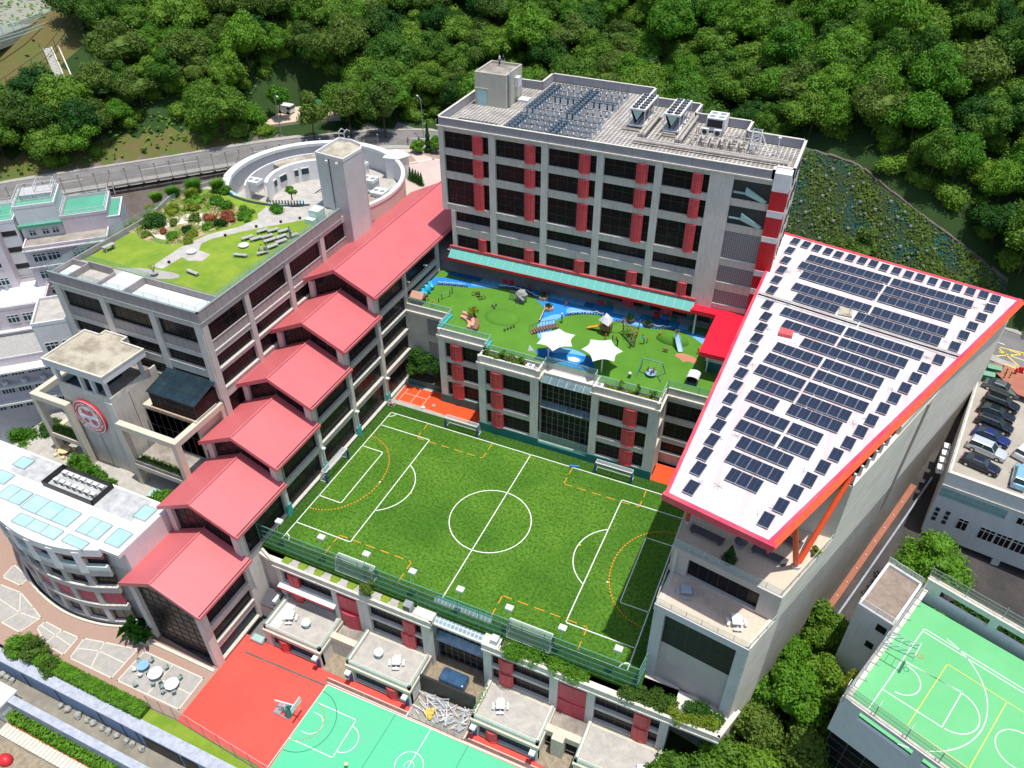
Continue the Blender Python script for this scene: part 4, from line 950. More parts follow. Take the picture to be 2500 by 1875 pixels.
for bi,(y0,y1,zt,zb) in enumerate(bays):
    bands=[]
    if zb == 0:
        seq=[(.5,4.55),(5.65,8.75),(9.7,12.45),(13.4,16.1),(17.1,20.4)]
        bands=[dict(z=(a,min(c,zt-.15)),n=5,trans=(.3,)) for a,c in seq if a < zt-.8]
    elif zb > 0:bands=[dict(z=(15.2,16.1),n=3),dict(z=(17.1,20.4),n=3)]
    else:bands=[dict(z=(-10.6,-8.2),gm='glassb',n=2,trans=()),dict(z=(-6.9,-4.6),n=4),dict(z=(-3.3,-.1),n=4)]
    L=y1-y0
    if bi == 0:cols=[(0,.5),(L-.6,L)]
    elif bi == 6:cols=[(0,1.2),(L-.7,L)]
    else:cols=[(0,.85),(L-.02,L)]
    facade(Wg,(XE,y0),(XE,y1),zb if zb < 0 else max(zb,0),zt,cols,bands,lw=.16,ledge='ledge')
MB().box(XE-.6,46.8,-11.2,XE,50.4,0).build('lower_wall','conc',Wg)
for y in (82.8,73.9,64.9,55.9):MB().box(XE-.02,y-.06,0,XE+.28,y+1.0,1.9).build('column_pad','teal3',Wg)
b=MB()
for y in (82.9,73.9,64.9,91.6):b.box(XE+.2,y+.1,5.0,XE+.75,y+.6,5.25)
for y in (91.8,97.5):b.box(XE+.2,y,18.3,XE+.8,y+.3,18.5)
b.build('wall_lamps','white',Wg)
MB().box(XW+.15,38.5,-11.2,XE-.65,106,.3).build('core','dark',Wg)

# ================================================================ ROOF GARDEN BLOCK
Gd=thing('roof_garden_block','concrete block with a lawn and planted roof garden behind mauve parapet panels','building',(-85,77,0))
gx0,gx1,gy0,gy1=-98.5,-72.0,61.0,96.0
cx,cy,rr=-87.7,107.6,16.6
arc=[]
for i in range(25):
    a=math.radians(225+i*(318-225)/24);arc.append((cx+rr*math.cos(a),cy+rr*math.sin(a)))
gpoly=[(gx0+.5,gy0+.6),(gx1-.5,gy0+.6),(gx1-.5,93.5)]+[p for p in arc[::-1] if p[0] < gx1-.6 and p[0] > gx0-1.5]+[(gx0-1.5,94.5),(-101,88.0),(gx0+.5,86)]
MB().prism(gpoly,0,26.9).build('core_walls','conc2',Gd)
MB().prism(gpoly,26.9,26.95).build('roof_slab','terr',Gd)
fz_=[(22.7,25.4),(18.3,20.4),(14.6,17.4),(10.6,13.2)]
def gb(pan=True):return [dict(z=(10.2,13.2),n=5),dict(z=(14.9,17.5),n=5),dict(z=(18.2,20.3),n=5),dict(z=(21.2,25.4),panel=1.5,n=5,trans=(.6,))][::1]
F=facade(Gd,(gx1,gy0),(gx1,95.5),2.0,26.3,[(0,1.0),(8.4,9.3),(17.6,18.5),(26.3,27.3),(34.0,34.5)],gb(),depth=.6,vc=.16,colm='concw',beamm='concw')
sb=[dict(z=(14.9,16.9),n=5),dict(z=(18.3,20.3),panel=0,n=5),dict(z=(21.1,25.3),panel=1.5,n=5,over={0:dict(gm='dark'),1:dict(gm='glass')})]
facade(Gd,(gx0,gy0),(gx1,gy0),13.6,26.3,[(0,1.3),(8.6,9.7),(17.5,18.6),(25.3,26.5)],sb,depth=.6,vc=.14)
MB().box(gx0,gy0+.1,2,gx1-.6,gy0+.7,13.6).build('lower_south_wall','conc',Gd)
for P,Q in (((gx0,86),(gx0,gy0)),):facade(Gd,P,Q,2,26.3,[(0,1),(12,13),(24,25)],[dict(z=(14.9,17.5)),dict(z=(18.3,20.3)),dict(z=(21.2,25.4))])
pp=[(gx0-.1,gy0-.15),(gx1+.15,gy0-.15),(gx1+.15,93.6)]
b=MB();c=MB()
for i,(p,q) in enumerate(zip(pp,pp[1:])):
    F=frame(p,q);k=i == 0
    (b).fbox(F,.004,-.25,26.3,F.L-.004,0,27.95+.003*i,0);c.fbox(F,-.03,-.28,27.95+.003*i,F.L+.03,.03,28.03)
    c.fbox(F,0,0,26.2,F.L,.12,26.34)
b.build('parapet_panels','mauve2',Gd);c.build('parapet_coping','steel',Gd)
b=MB();wp=[(-101,88),(-98.6,86),(-98.6,gy0)]
runs(b,[(-98.3,94.3),(-101,88),(-98.6,80),(-98.6,gy0)],-.2,.05,26.9,27.7);b.build('west_parapet','kerb',Gd)
def structp(mb,name,m):o=mb.build(name,m,Gd);return o
b=MB();b.box(gx0+.3,64.85,26.95,-95.4,65.05,27.9);b.box(-95.2,61.1,26.95,-95.0,65.0,27.9);b.box(-90.5,61.1,26.95,-90.3,65.0,27.5);b.box(-85.0,61.1,26.95,-84.8,65.2,28.0);b.box(-84.8,65.0,26.95,-72.3,65.2,28.0);b.box(-95.0,64.9,26.95,-90.5,65.1,28.2);b.build('gallery_walls','mauve2',Gd)
MB().box(-84.7,61.2,26.95,-72.3,64.9,27.0).box(-90.2,61.2,26.95,-85.1,66.2,27.02).box(-98.2,61.3,26.95,-95.3,64.8,27.01).build('gallery_floor','offwhite',Gd)
rail('roof_balustrade','clear glass balustrade on the south and east edges of the roof garden',[(gx0+.1,86),(gx0+.1,gy0+.1),(gx1-.15,gy0+.1),(gx1-.15,93.3)],27.95,.9,'steel',2.2,(1,),.02,glassm='bglass',cat='balustrade')
rail('lawn_balustrade','low green tinted glass screen between the lawn and the pale south gallery',[(gx0+.4,66.3),(-90.4,66.3),(-84.8,66.0),(-84.8,65.3),(gx1-.45,65.3),(gx1-.45,92.5)],27.0,1.15,'steel',2.2,(1,),.015,glassm='bglass2',cat='balustrade')
b=MB();b.poly([(x,y,26.99) for x,y in [(gx0+.5,66.4),(-90.4,66.4),(-84.6,66.1),(-84.6,65.4),(gx1-.6,65.4),(gx1-.6,89.8),(-76,91),(-85,92.2),(-98,92.5),(-100.6,88),(gx0+.5,80)]]);struct('roof_lawn',b,'grass')
path=[(-87.5,69.0),(-85.6,69.0),(-85.4,72.7),(-83.8,72.3),(-81.9,73.0),(-82.1,75.0),(-84.6,75.4),(-85.6,77),(-85.2,78.9),(-82,83.2),(-78,87.6),(-75.5,90.2),(-72.6,91.4),(-72.6,93.4),(-79,92.8),(-84.5,91.8),(-84.2,88.5),(-83,87),(-84.0,83.7),(-86.7,79.7),(-87.7,75.1)]
b=MB();b.poly([(x,y,27.0) for x,y in path]);struct('garden_path',b,'terr')
b=MB();b.poly([(x,y,27.01) for x,y in smooth([(-92.5,66.5),(-90.7,67.0),(-88,68.2),(-82.2,69.0),(-81.6,67.7),(-84.8,66.4)],1)]);struct('garden_paving',b,'kerb')
bed=smooth([(-99.6,75.0),(-97.5,75.8),(-95,74.5),(-92,74.4),(-88.5,75.0),(-87.2,79.5),(-85,84),(-85,87.5),(-89,89),(-95,91.5),(-99.5,90),(-100.7,88),(-100.2,80)],2)
b=MB();b.poly([(x,y,27.005) for x,y in bed])
b=MB();b.poly([(x,y,27.005) for x,y in bed]);struct('planting_bed',b,'bedsoil')
b=MB();b.poly([(x,y,27.015) for x,y in smooth([(-96.2,81),(-95,83),(-93,85),(-90,84.6),(-88.2,83),(-89.5,81.5),(-92,81.8),(-94,79.5),(-95,76.5),(-92.5,75.5),(-90,76.5),(-92,78.5),(-95.4,75.0),(-97,77)],1)]);struct('gravel_path',b,'cream')
def bench(name,x,y,rz,label,L=1.7,w=.55,m='stone',z=27.0,h=.45,cat='bench',group=None):
    t=thing(name,label,cat,(0,0,0),group=group)
    MB().box(-L/2,-w/2,h-.1,L/2,w/2,h).build('seat',m,t);MB().box(-L/2+.12,-w/2+.06,0,-L/2+.35,w/2-.06,h-.1).box(L/2-.35,-w/2+.06,0,L/2-.12,w/2-.06,h-.1).build('supports',m,t)
    t.location=(x,y,z);t.rotation_euler=(0,0,rz);return t
bn=[(-80.1,80.9),(-78.7,81.2),(-77.6,82.4),(-79.4,83.6),(-78.0,84.4),(-76.4,84.9),(-76.5,81.6),(-75.6,83.2),(-75.0,80.2),(-74.7,82.0),(-74.2,84.2)]
first=None
for i,(x,y) in enumerate(bn):
    if first is None:first=bench('stone_bench',x,y,R(62),'grey stone block seat in the cluster on the roof lawn',1.8,.7,group='stone seats clustered on the lawn')
    else:dup(first,(x,y,27),R(62+random.uniform(-6,6)))
bench('stone_bench',-75.05,78.1,R(55),'grey stone seat at the cluster edge where two people sit')
bench('stone_bench',-77.6,76.2,R(15),'lone pale stone seat on the lawn between the cluster and the gallery',2.1)
bench('stone_bench',-80.6,69.6,R(-8),'lone dark topped seat on the lawn near the south gallery',2.2)
bench('stone_bench',-96.7,70.1,R(80),'lone seat at the far west side of the roof lawn',1.8,.8,h=.8)
def disc(name,label,x,y,z,r,h,m,cat):t=thing(name,label,cat,(x,y,z));MB().cyl(x,y,z+h*.7,z+h,r,20).build('top',m,t);MB().cyl(x,y,z,z+h*.7,r*.6,12).build('base',m,t);return t
disc('round_plinth','low white round plinth on the lawn beside the stone seats',-79.2,78.9,26.99,.75,.3,'white','plinth')
disc('round_plinth','low white round plinth where the garden path widens',-85.0,74.3,27.0,.7,.3,'white','plinth')
t=disc('potted_shrub','bare shrub in a wide pale bowl beside the lawn screen',-85.3,67.2,27.0,.55,.5,'stone','plant')
b=MB();random.seed(5)
for i in range(7):a=i*.9;b.tube((-85.3,67.2,27.5),(-85.3+.5*math.cos(a),67.2+.5*math.sin(a),28.4+random.uniform(0,.4)),.02,4)
b.build('twigs','wood',t)
t=thing('utility_cabinet','pale green metal cabinet at the north end of the lawn beside the stair shaft','cabinet',(-74,90.5,27))
MB().box(-75.0,89.6,27.0,-73.2,91.4,28.9).build('casing','mintpale',t);MB().box(-75.2,88.6,27.0,-73.6,89.5,27.8).build('low_casing','mintpale',t)
t=thing('garden_lights','row of small dark garden spotlights along the lawn edge','lights',(-73,80,27));b=MB()
for i in range(11):b.box(-73.0,67.5+i*2.3,27.0,-72.7,67.8+i*2.3,27.35)
for x,y in ((-84.0,80.2),(-81.5,84.4),(-79,87.2),(-77,89.4),(-86,70.5)):b.box(x,y,27.0,x+.3,y+.3,27.35)
b.build('lamp_heads','black',t)

# ================================================================ STAIR SHAFT
t=thing('stair_shaft','tall pale concrete stair shaft rising between the roof garden and the ring building','tower',(-73,97,20))
sp=[(-75.9,94.7),(-70.4,94.0),(-70.1,98.6),(-70.9,100.2),(-73.5,101.2),(-75.9,101)]
MB().prism(sp,19.0,35.7).build('wall','tower',t)
b=MB();runs(b,sp+[sp[0]],-.2,.04,35.7,36.2);b.build('parapet','offwhite',t);MB().prism([(-75.7,95),(-70.6,94.2),(-70.3,98.6),(-71.1,100),(-73.5,101),(-75.7,100.8)],35.7,35.74).build('roof','oldroof',t)
b=MB();b.box(-73.3,94.2,22,-73.25,94.33,35.6);b.box(-75.9,94.45,27.0,-70.4,94.5,27.06);b.build('joints','frame',t)
b=MB()
for x in (-75.2,-74.2):b.path([(x,100.4,35.7),(x,100.4,37.4),(x+.2,101,37.8),(x+.3,101.6,37.3)],.05,5)
for z in (36.6,37.2):b.tube((-75.2,100.4,z),(-74.2,100.4,z),.04,4)
b.build('ladder_hoops','white',t);b=MB();b.box(-73.8,94.0,35.1,-73.4,94.3,35.4);b.box(-71.8,93.8,35.1,-71.4,94.1,35.4);b.build('lamps','white',t)

# ================================================================ RING BUILDING
Rg=thing('ring_building','round white building with an open courtyard full of plant beside the road','building',(-87.7,108.2,18))
rc=(-87.7,108.2)
def annulus(mb,c,r0,r1,z0,z1,a0,a1,n=48,m=0):
    for i in range(n):
        t0=a0+(a1-a0)*i/n;t1=a0+(a1-a0)*(i+1)/n
        P=[(c[0]+r*math.cos(t),c[1]+r*math.sin(t)) for r,t in ((r0,t0),(r1,t0),(r1,t1),(r0,t1))]
        mb.add([(p[0],p[1],z0) for p in P]+[(p[0],p[1],z1) for p in P],BF,m)
b=MB();annulus(b,rc,15.7,16.1,12,24.0,0,2*math.pi,72)
b=MB();annulus(b,rc,15.6,16.1,12,24.0,0,2*math.pi,72);b.build('outer_wall','pinkwall',Rg)
b=MB();annulus(b,rc,15.5,16.2,24.0,24.5,R(-60),R(62),30);annulus(b,rc,14.9,16.3,24.3,24.9,R(62),R(205),40);annulus(b,rc,14.9,16.3,24.1,24.7,R(205),R(240),8);b.build('rim','white',Rg)
MB().cyl(rc[0],rc[1],18,20.4,15.6,48).build('court_floor','terr',Rg);b=MB();annulus(b,rc,15.45,15.6,20.4,24.0,0,2*math.pi,72);b.build('inner_lining','offwhite',Rg)
b=MB();annulus(b,rc,8.3,8.7,20.4,24.2,R(95),R(215),24);annulus(b,rc,8.7,8.9,23.6,24.3,R(95),R(215),24);b.build('inner_wall','white',Rg)
b=MB();annulus(b,rc,8.7,12.3,23.5,23.7,R(112),R(165),14);b.build('flat_roof','oldroof',Rg)
b=MB();annulus(b,rc,12.2,12.5,20.4,24.0,R(100),R(215),20);b.build('middle_wall','white',Rg)
b=MB();annulus(b,rc,9.0,15.4,21.0,21.8,R(-38),R(14),16)
b=MB();annulus(b,rc,8.0,15.4,21.6,21.9,R(-42),R(14),16);b.build('lean_to_roof','tanroof',Rg)
b=MB();annulus(b,rc,12.0,12.3,21.9,22.2,R(-40),R(14),16);b.tube((rc[0]+4,rc[1]-10,22.3),(rc[0]+14.5,rc[1]-1,22.6),.22,6);b.build('roof_pipe','steel',Rg)
for a,w in ((140,1.6),(152,.9),(173,2.0),(190,1.2)):
    aa=R(a);b=MB();ctr=Vector((rc[0]+8.25*math.cos(aa),rc[1]+8.25*math.sin(aa),22.4));tdir=Vector((-math.sin(aa),math.cos(aa),0));nd=Vector((math.cos(aa),math.sin(aa),0))
    vs=[ctr+tdir*s*w/2+nd*k+Vector((0,0,h)) for h in (-.7,.7) for s,k in ((-1,-.12),(1,-.12),(1,.12),(-1,.12))]
    b.add(vs,BF);o=b.build('window','white',Rg);b=MB();vs=[ctr-nd*.06+tdir*s*w*.42+nd*k+Vector((0,0,h)) for h in (-.55,.55) for s,k in ((-1,-.12),(1,-.12),(1,.1),(-1,.1))];b.add(vs,BF);b.build('pane','glassb',o)
def ac(x,y,z,label,w=2.2,d=1.6,h=1.6,fans=2,loc='ring'):
    t=thing('condenser_unit',label,'air conditioner',(x,y,z));b=MB()
    for xx in (x+.05,x+w-.15):
        for yy in (y+.05,y+d-.15):b.box(xx,yy,z,xx+.1,yy+.1,z+h)
    b.box(x,y,z+h*.75,x+w,y+d,z+h);b.box(x+.15,y+.15,z+h*.2,x+w-.15,y+d-.15,z+h*.75);b.build('casing','white',t);f=MB()
    for i in range(fans):f.cyl(x+w*(i+.5)/fans,y+d/2,z+h,z+h+.05,min(w/fans,d)*.35,12)
    f.build('fans','steel',t);return t
ac(-99.3,102.9,21.5,'white condenser on a tall frame at the west side of the ring courtyard',2.6,2.0,2.4)
ac(-80.6,112.0,21.5,'white condenser with a flat top at the east side of the ring courtyard, farther one',2.6,2.2,2.3)
ac(-77.4,109.8,21.0,'white four fan condenser nearest the right wall of the ring courtyard',2.6,2.4,1.8,2)
ac(-84.2,117.5,21.5,'tall white duct box at the back of the ring courtyard behind the shaft',1.2,1.2,2.6,1)
t=thing('courtyard_pergola','dark green steel fence and pergola sunk in the middle of the ring courtyard','pergola',(-86,104,20.4));b=MB()
for i in range(19):x=-92+i*.5;yy=99.4+.55*i*.35;b.box(x,yy,20.4,x+.16,yy+.16,23.0)
b.path([(-92,99.4,22.4),(-83,102.9,22.4)],.07,5);b.path([(-92,99.4,21.4),(-83,102.9,21.4)],.07,5)
for i in range(9):b.box(-86.5+i*.6,105.5,22.5,-86.3+i*.6,108.6,22.6);b.box(-86.5+i*.6,105.5,20.5,-86.4+i*.6,105.6,22.6)
b.box(-86.7,105.4,22.4,-81.2,105.55,22.6);b.box(-86.7,108.5,22.4,-81.2,108.65,22.6)
b.build('slats','darkteal',t)
for g_,(x,y) in enumerate(((-87.5,100.6),(-85.6,103.6))):
    t=thing('glass_roof_box',('low glazed rooflight box at the front of the ring courtyard','small stepped rooflight box behind the dark pergola fence')[g_],'rooflight',(x,y,20.4));MB().box(x-2.5,y-1.3,20.4,x+1.8,y+1.2,21.6).build('box','darkteal',t);MB().box(x-2.4,y-1.2,21.6,x+1.7,y+1.1,21.68).build('glass_top','skyl',t)
b=MB()
t=thing('curved_terrace','curved steel rail and glass awning strip between the garden and the ring courtyard','terrace edge',(-90,93,26.9))
annulus(b,(-87.7,107.6),16.0,16.5,26.3,27.1,R(228),R(305),30);b.build('curb','frame',t)
b=MB();annulus(b,(-87.7,107.6),15.0,16.0,26.6,26.7,R(228),R(290),24);b.build('glass_strip','skyl',t)
MB().prism([(-79,93.5),(-75.9,92.5),(-75.9,99),(-79,100),(-81,97)],24,26.98).build('landing','terr',t)
t=thing('turret_roof','small mint turret roof on the ring building rim near the cypress','roof',(-79,122,24));b=MB();b.prism([(-80.5,120.5),(-78,121),(-77,123.3),(-79,124.6),(-81.3,123.5)],20,24.6,0);b.build('base','white',t)
b=MB();pts=[(-80.9,120.3),(-77.8,120.8),(-76.6,123.4),(-79,125),(-81.6,123.7)];b.add([(x,y,24.6) for x,y in pts]+[(-79.2,122.6,25.7)],[(i,(i+1) % 5,5) for i in range(5)]+[(4,3,2,1,0)]);b.build('mint_cap','mintpale',t)
b=MB();b.prism([(-90,133),(-82,137.5),(-58.7,140),(-58.7,108),(-72,108),(-76,118),(-80,126)],19.9,20.06)
struct('entrance_plaza',b,'plazap')
b=MB();b.prism([(-82,134.8),(-76.5,136.6),(-58.7,137.8),(-58.7,133.6),(-77.2,133.4)],20.06,20.07);b.prism([(-88,131),(-83.5,134),(-79,130),(-82,127.5)],20.06,20.07);struct('red_paving',b,'pinkpave')
b=MB();rp=[(-83,127),(-77.3,133.0),(-72,133.2),(-58.7,133.2)]
for p,q in zip(rp,rp[1:]):b.seg(p,q,.5,20.08)
struct('plaza_edging',b,'cream')
o=MB().box(-85.4,130.2,20.2,-83.2,130.3,21.4).build('red_banner','binred',org=(-84.3,130.25,20.2));tag(o,'small red banner on the low wall beside the cypress','banner')

# ================================================================ EMBLEM TOWER
E=thing('emblem_tower','square concrete tower with a flat roof canopy and a round red school emblem','tower',(-88,57,1.5))
MB().box(-93.2,52.6,1.5,-83.3,60.9,15.3).build('wall','conc2',E)
b=MB();b.box(-93.2,52.6,15.3,-83.3,52.85,16.2);b.box(-83.55,52.85,15.3,-83.3,60.9,16.2);b.box(-93.2,52.85,15.3,-92.95,60.9,16.2);b.build('parapet','ledge',E)
MB().box(-92.95,52.85,15.3,-83.55,60.9,15.34).build('deck','rooffloor',E)
b=MB()
for i in range(5):b.box(-92.8+i*1.4,53.0,15.36,-92.74+i*1.4,58.0,15.5)
b.box(-92.8,53,15.35,-86.8,58,15.45);b.build('rooflight','glassb',E)
pc=MB()
for x,y in ((-92.9,53.0),(-83.8,53.0),(-88.2,52.9),(-83.8,59.0),(-92.9,59.0),(-86.2,52.95),(-86.9,60.5)):pc.box(x-.22,y-.22,15.34,x+.22,y+.22,19.0)
pc.build('posts','offwhite',E)
cap=[(-93.9,52.3),(-83.0,52.4),(-82.6,59.6),(-86.9,59.7),(-86.9,63.4),(-91.0,63.4),(-91.0,59.8),(-93.9,59.8)]
MB().prism([(x,min(y,60.2)) for x,y in cap],18.9,19.9).prism([(-91,60.2),(-86.9,60.2),(-86.9,60.9),(-91,60.9)],18.9,19.9).build('canopy_slab','offwhite',E)
b=MB();cp2_=[(-93.9,52.3),(-83.0,52.4),(-82.6,59.6),(-86.9,59.7),(-86.9,60.85),(-91.0,60.85),(-91.0,59.8),(-93.9,59.8),(-93.9,52.3)]
runs(b,cp2_,-.2,.05,19.9,20.15);b.build('canopy_rim','ledge',E);MB().prism([(-93.7,52.5),(-83.2,52.6),(-82.8,59.4),(-87.1,59.5),(-87.1,60.7),(-90.8,60.7),(-90.8,59.6),(-93.7,59.6)],19.9,19.93).build('canopy_top','oldroof',E)
b=MB();b.box(-84.6,52.45,1.5,-83.3,52.6,15.3);b.build('pilaster','conc',E)
b=MB();b.box(-88.7,52.57,1.5,-88.63,52.6,8.4);b.box(-83.3,55.5,1.5,-83.27,55.56,15.3);b.build('joints','frame',E)
Em=thing('school_emblem','round red and white emblem with book, maple leaf and flower on the tower','emblem',(-88.9,52.5,11.2))
def ringxz(mb,c,y,r0,r1,m=0,n=64,d=.06):
    for i in range(n):
        a,e=2*math.pi*i/n,2*math.pi*(i+1)/n
        P=[(c[0]+r*math.cos(t),c[1]+r*math.sin(t)) for r,t in ((r0,a),(r1,a),(r1,e),(r0,e))]
        mb.add([(p[0],y,p[1]) for p in P]+[(p[0],y-d,p[1]) for p in P],BF,m)
ec=(-88.9,11.3);ER=2.9
b=MB();b.tube((ec[0],52.6,ec[1]),(ec[0],52.2,ec[1]),ER,64)
b=MB();b.tube((ec[0],52.6,ec[1]),(ec[0],52.2,ec[1]),ER,64);b.build('red_disc','emred',Em)
b=MB();ringxz(b,ec,52.21,ER-.16,ER-.04,d=.04);ringxz(b,ec,52.21,0.01,ER*.66,d=.03);b.build('white_field','emwhite',Em)
b=MB();b.box(ec[0]-ER*.64,52.14,ec[1]-.04,ec[0]+ER*.64,52.18,ec[1]+.03);b.box(ec[0]-.03,52.14,ec[1]-ER*.62,ec[0]+.03,52.18,ec[1]);b.build('dividers','emblue',Em)
b=MB();y=52.15
for s in (-1,1):b.add([(ec[0]+s*.04,y,ec[1]+.35),(ec[0]+s*1.05,y,ec[1]+.55),(ec[0]+s*1.0,y,ec[1]+1.45),(ec[0]+s*.04,y,ec[1]+1.2)],[(0,1,2,3) if s > 0 else (3,2,1,0)])
b.build('book','emred',Em)
leaf=[(0,.62),(.16,.33),(.36,.42),(.28,.12),(.52,.2),(.46,.02),(.62,-.08),(.32,-.3),(.36,-.42),(.06,-.36),(.04,-.62),(-.04,-.62),(-.06,-.36),(-.36,-.42),(-.32,-.3),(-.62,-.08),(-.46,.02),(-.52,.2),(-.28,.12),(-.36,.42),(-.16,.33)]
b=MB();c0=(ec[0]-.78,ec[1]-.78);b.add([(c0[0],y,c0[1])]+[(c0[0]+x*.85,y,c0[1]+z*.85) for x,z in leaf],[(0,i+1,(i+1) % len(leaf)+1) for i in range(len(leaf))]);b.build('maple_leaf','emred',Em)
b=MB();c0=(ec[0]+.78,ec[1]-.72);ringxz(b,c0,52.17,.40,.56,n=24,d=.03)
for k in range(5):
    a=math.pi/2+k*1.2566;p=(c0[0]+.22*math.cos(a),c0[1]+.22*math.sin(a));b.add([(c0[0],y,c0[1])]+[(p[0]+.13*math.cos(a+q),y,p[1]+.13*math.sin(a+q)) for q in (-2,-1,0,1,2)],[(0,1,2),(0,2,3),(0,3,4),(0,4,5)])
b.build('flower','emred',Em)
def textring(s,r,a_mid,span,size,flip=False):
    grp=[]
    n=len(s)
    for i,ch in enumerate(s):
        if ch == ' ':continue
        f=(i+.5)/n-.5;a=a_mid-span*f if not flip else a_mid+span*f
        cu=bpy.data.curves.new('emblem_letter','FONT');cu.body=ch;cu.size=size;cu.align_x='CENTER';cu.align_y='CENTER';cu.extrude=.01
        o=bpy.data.objects.new('tmp',cu);COL.objects.link(o);o.rotation_euler=(R(90),0,0)
        dg=bpy.context.evaluated_depsgraph_get();me=bpy.data.meshes.new_from_object(o.evaluated_get(dg))
        rot=(a-math.pi/2) if not flip else (a+math.pi/2)
        mt=Matrix.Translation((ec[0]+r*math.cos(a),52.16,ec[1]+r*math.sin(a))) @ Matrix.Rotation(-rot,4,'Y') @ Matrix.Rotation(R(90),4,'X')
        me.transform(Matrix.Translation(-Vector(Em.location)) @ mt);grp.append(me);bpy.data.objects.remove(o)
    bm=bmesh.new()
    for me in grp:bm.from_mesh(me)
    out=bpy.data.meshes.new('emblem_lettering');bm.to_mesh(out);bm.free();out.materials.append(M['emwhite'])
    o=bpy.data.objects.new('emblem_lettering',out);COL.objects.link(o);o.parent=Em
textring('Canadian International School of Hong Kong',2.32,math.pi/2,R(262),.50)
textring('香港加拿大國際學校',2.32,-math.pi/2,R(82),.46,True)
def pframe(name,label,x0,x1,y0,y1,zt,zb,ret):
    t=thing(name,label,'terrace structure',((x0+x1)/2,y0,zb));b=MB();w=.9
    b.box(x0,y0,zt-.9,x1,y0+w,zt);b.box(x0+.003,y0+.003,zb,x0+w*.9,y0+w,zt-.9);b.box(x1-w*.9,y0,zb,x1,y0+w,zt-.9)
    xr=x1 if ret > 0 else x0+w
    b.box(xr-w,y0+w,zt-.9,xr,y1,zt);b.box(xr-w,y1-.6,zb,xr,y1,zt-.9)
    b.box(x0+w*.9,y0+.02,zb+3.4,x1-w*.9,y0+w-.02,zb+4.2);b.box(xr-w+.02,y0+w,zb+3.41,xr-.02,y1-.6,zb+4.19)
    return t,b
def pf2(*a):t,b=pframe(*a);(b.build('frame','creamc',t) if not t.children else None);return t
tR=pf2('picture_terrace','cream concrete open frame round the planted terrace right of the emblem tower',-82.6,-72.1,51.4,60.9,13.0,1.5,1)
tL=pf2('picture_terrace','cream concrete open frame round the planted terrace left of the emblem tower',-98.9,-91.8,51.4,60.9,13.0,1.5,-1)
MB().box(-82.6,52.3,5.2,-72.3,56.4,5.5).box(-82.6,51.5,5.5,-73,52.0,6.4).build('floor','rooffloor',tR)
MB().box(-82.7,56.4,1.5,-72.8,60.9,12.6).build('rear_wall','creamc',tR)
window(tR,frame((-82.6,56.0),(-73,56.0)),.3,9.2,5.7,12.0,7);window(tR,frame((-82.5,55.0),(-73.0,55.0)),.3,9.0,1.7,4.8,7)
window(tL,frame((-98.0,56.3),(-93.3,56.3)),.2,4.5,1.7,4.8,4);MB().box(-98.1,53.5,5.2,-93.2,60.9,5.5).build('floor','rooffloor',tL)
t=thing('conservatory','dark glass box conservatory perched on the terrace beside the emblem tower','conservatory',(-77,58.5,12.9))
MB().box(-80.9,56.0,12.75,-72.35,60.9,12.95).build('deck','timber',t);MB().box(-80.6,56.5,12.95,-72.6,60.8,15.6).build('glass_wall','glass',t)
b=MB();b.add([(-80.8,56.3,15.5),(-72.4,56.3,15.5),(-72.4,60.9,16.5),(-80.8,60.9,16.5),(-80.8,56.3,15.6),(-72.4,56.3,15.6),(-72.4,60.9,16.6),(-80.8,60.9,16.6)],BF)
r_=b.build('glass_roof','blueglassroof',t);b=MB()
for i in range(9):x=-80.8+i*1.05;b.tube((x,56.3,15.63),(x,60.9,16.63),.04,4)
for k in range(4):y=56.4+k*1.5;z=15.63+(y-56.3)/4.6;b.tube((-80.8,y,z),(-72.4,y,z),.05,4)
b.build('glazing_bars','frame',r_)
b=MB()
for i in range(9):x=-80.6+i;b.box(x-.03,56.45,12.95,x+.03,56.5,15.6)
b.build('mullions','frame',t);rail('terrace_rail','thin cream rail in front of the conservatory deck',[(-80.9,55.9),(-72.4,55.9),(-72.4,60)],12.9,.5,'cream',2,(1,),.05)
b=MB();b.box(-107,47.6,-9,-72.2,61,1.5);tag(b.build('garden_terrace','terr',org=(-85,52,0)),'paved garden terrace between the white skylit roof and the emblem tower','terrace')
t=thing('stone_table','cream stone table ringed by stone stools on the terrace left of the emblem tower','table',(-97.5,52,1.5))
MB().blob((-97.6,51.6,2.25),1.0,.8,.12,4,12).cyl(-97.6,51.6,1.5,2.2,.35,8).build('table_top','yellowstone',t)
for k in range(6):a=k*1.05;MB().cyl(-97.6+1.5*math.cos(a),51.6+1.2*math.sin(a),1.5,1.95,.3,8).build('stool','yellowstone',t)
t=thing('dish_parasol','round glass garden table on the terrace right of the emblem tower','table',(-78.5,50.6,1.5));MB().cyl(-78.5,50.2,2.2,2.25,.9,18).build('table_top','skyl',t);MB().cyl(-78.5,50.2,1.5,2.2,.08,8).build('leg','steel',t)

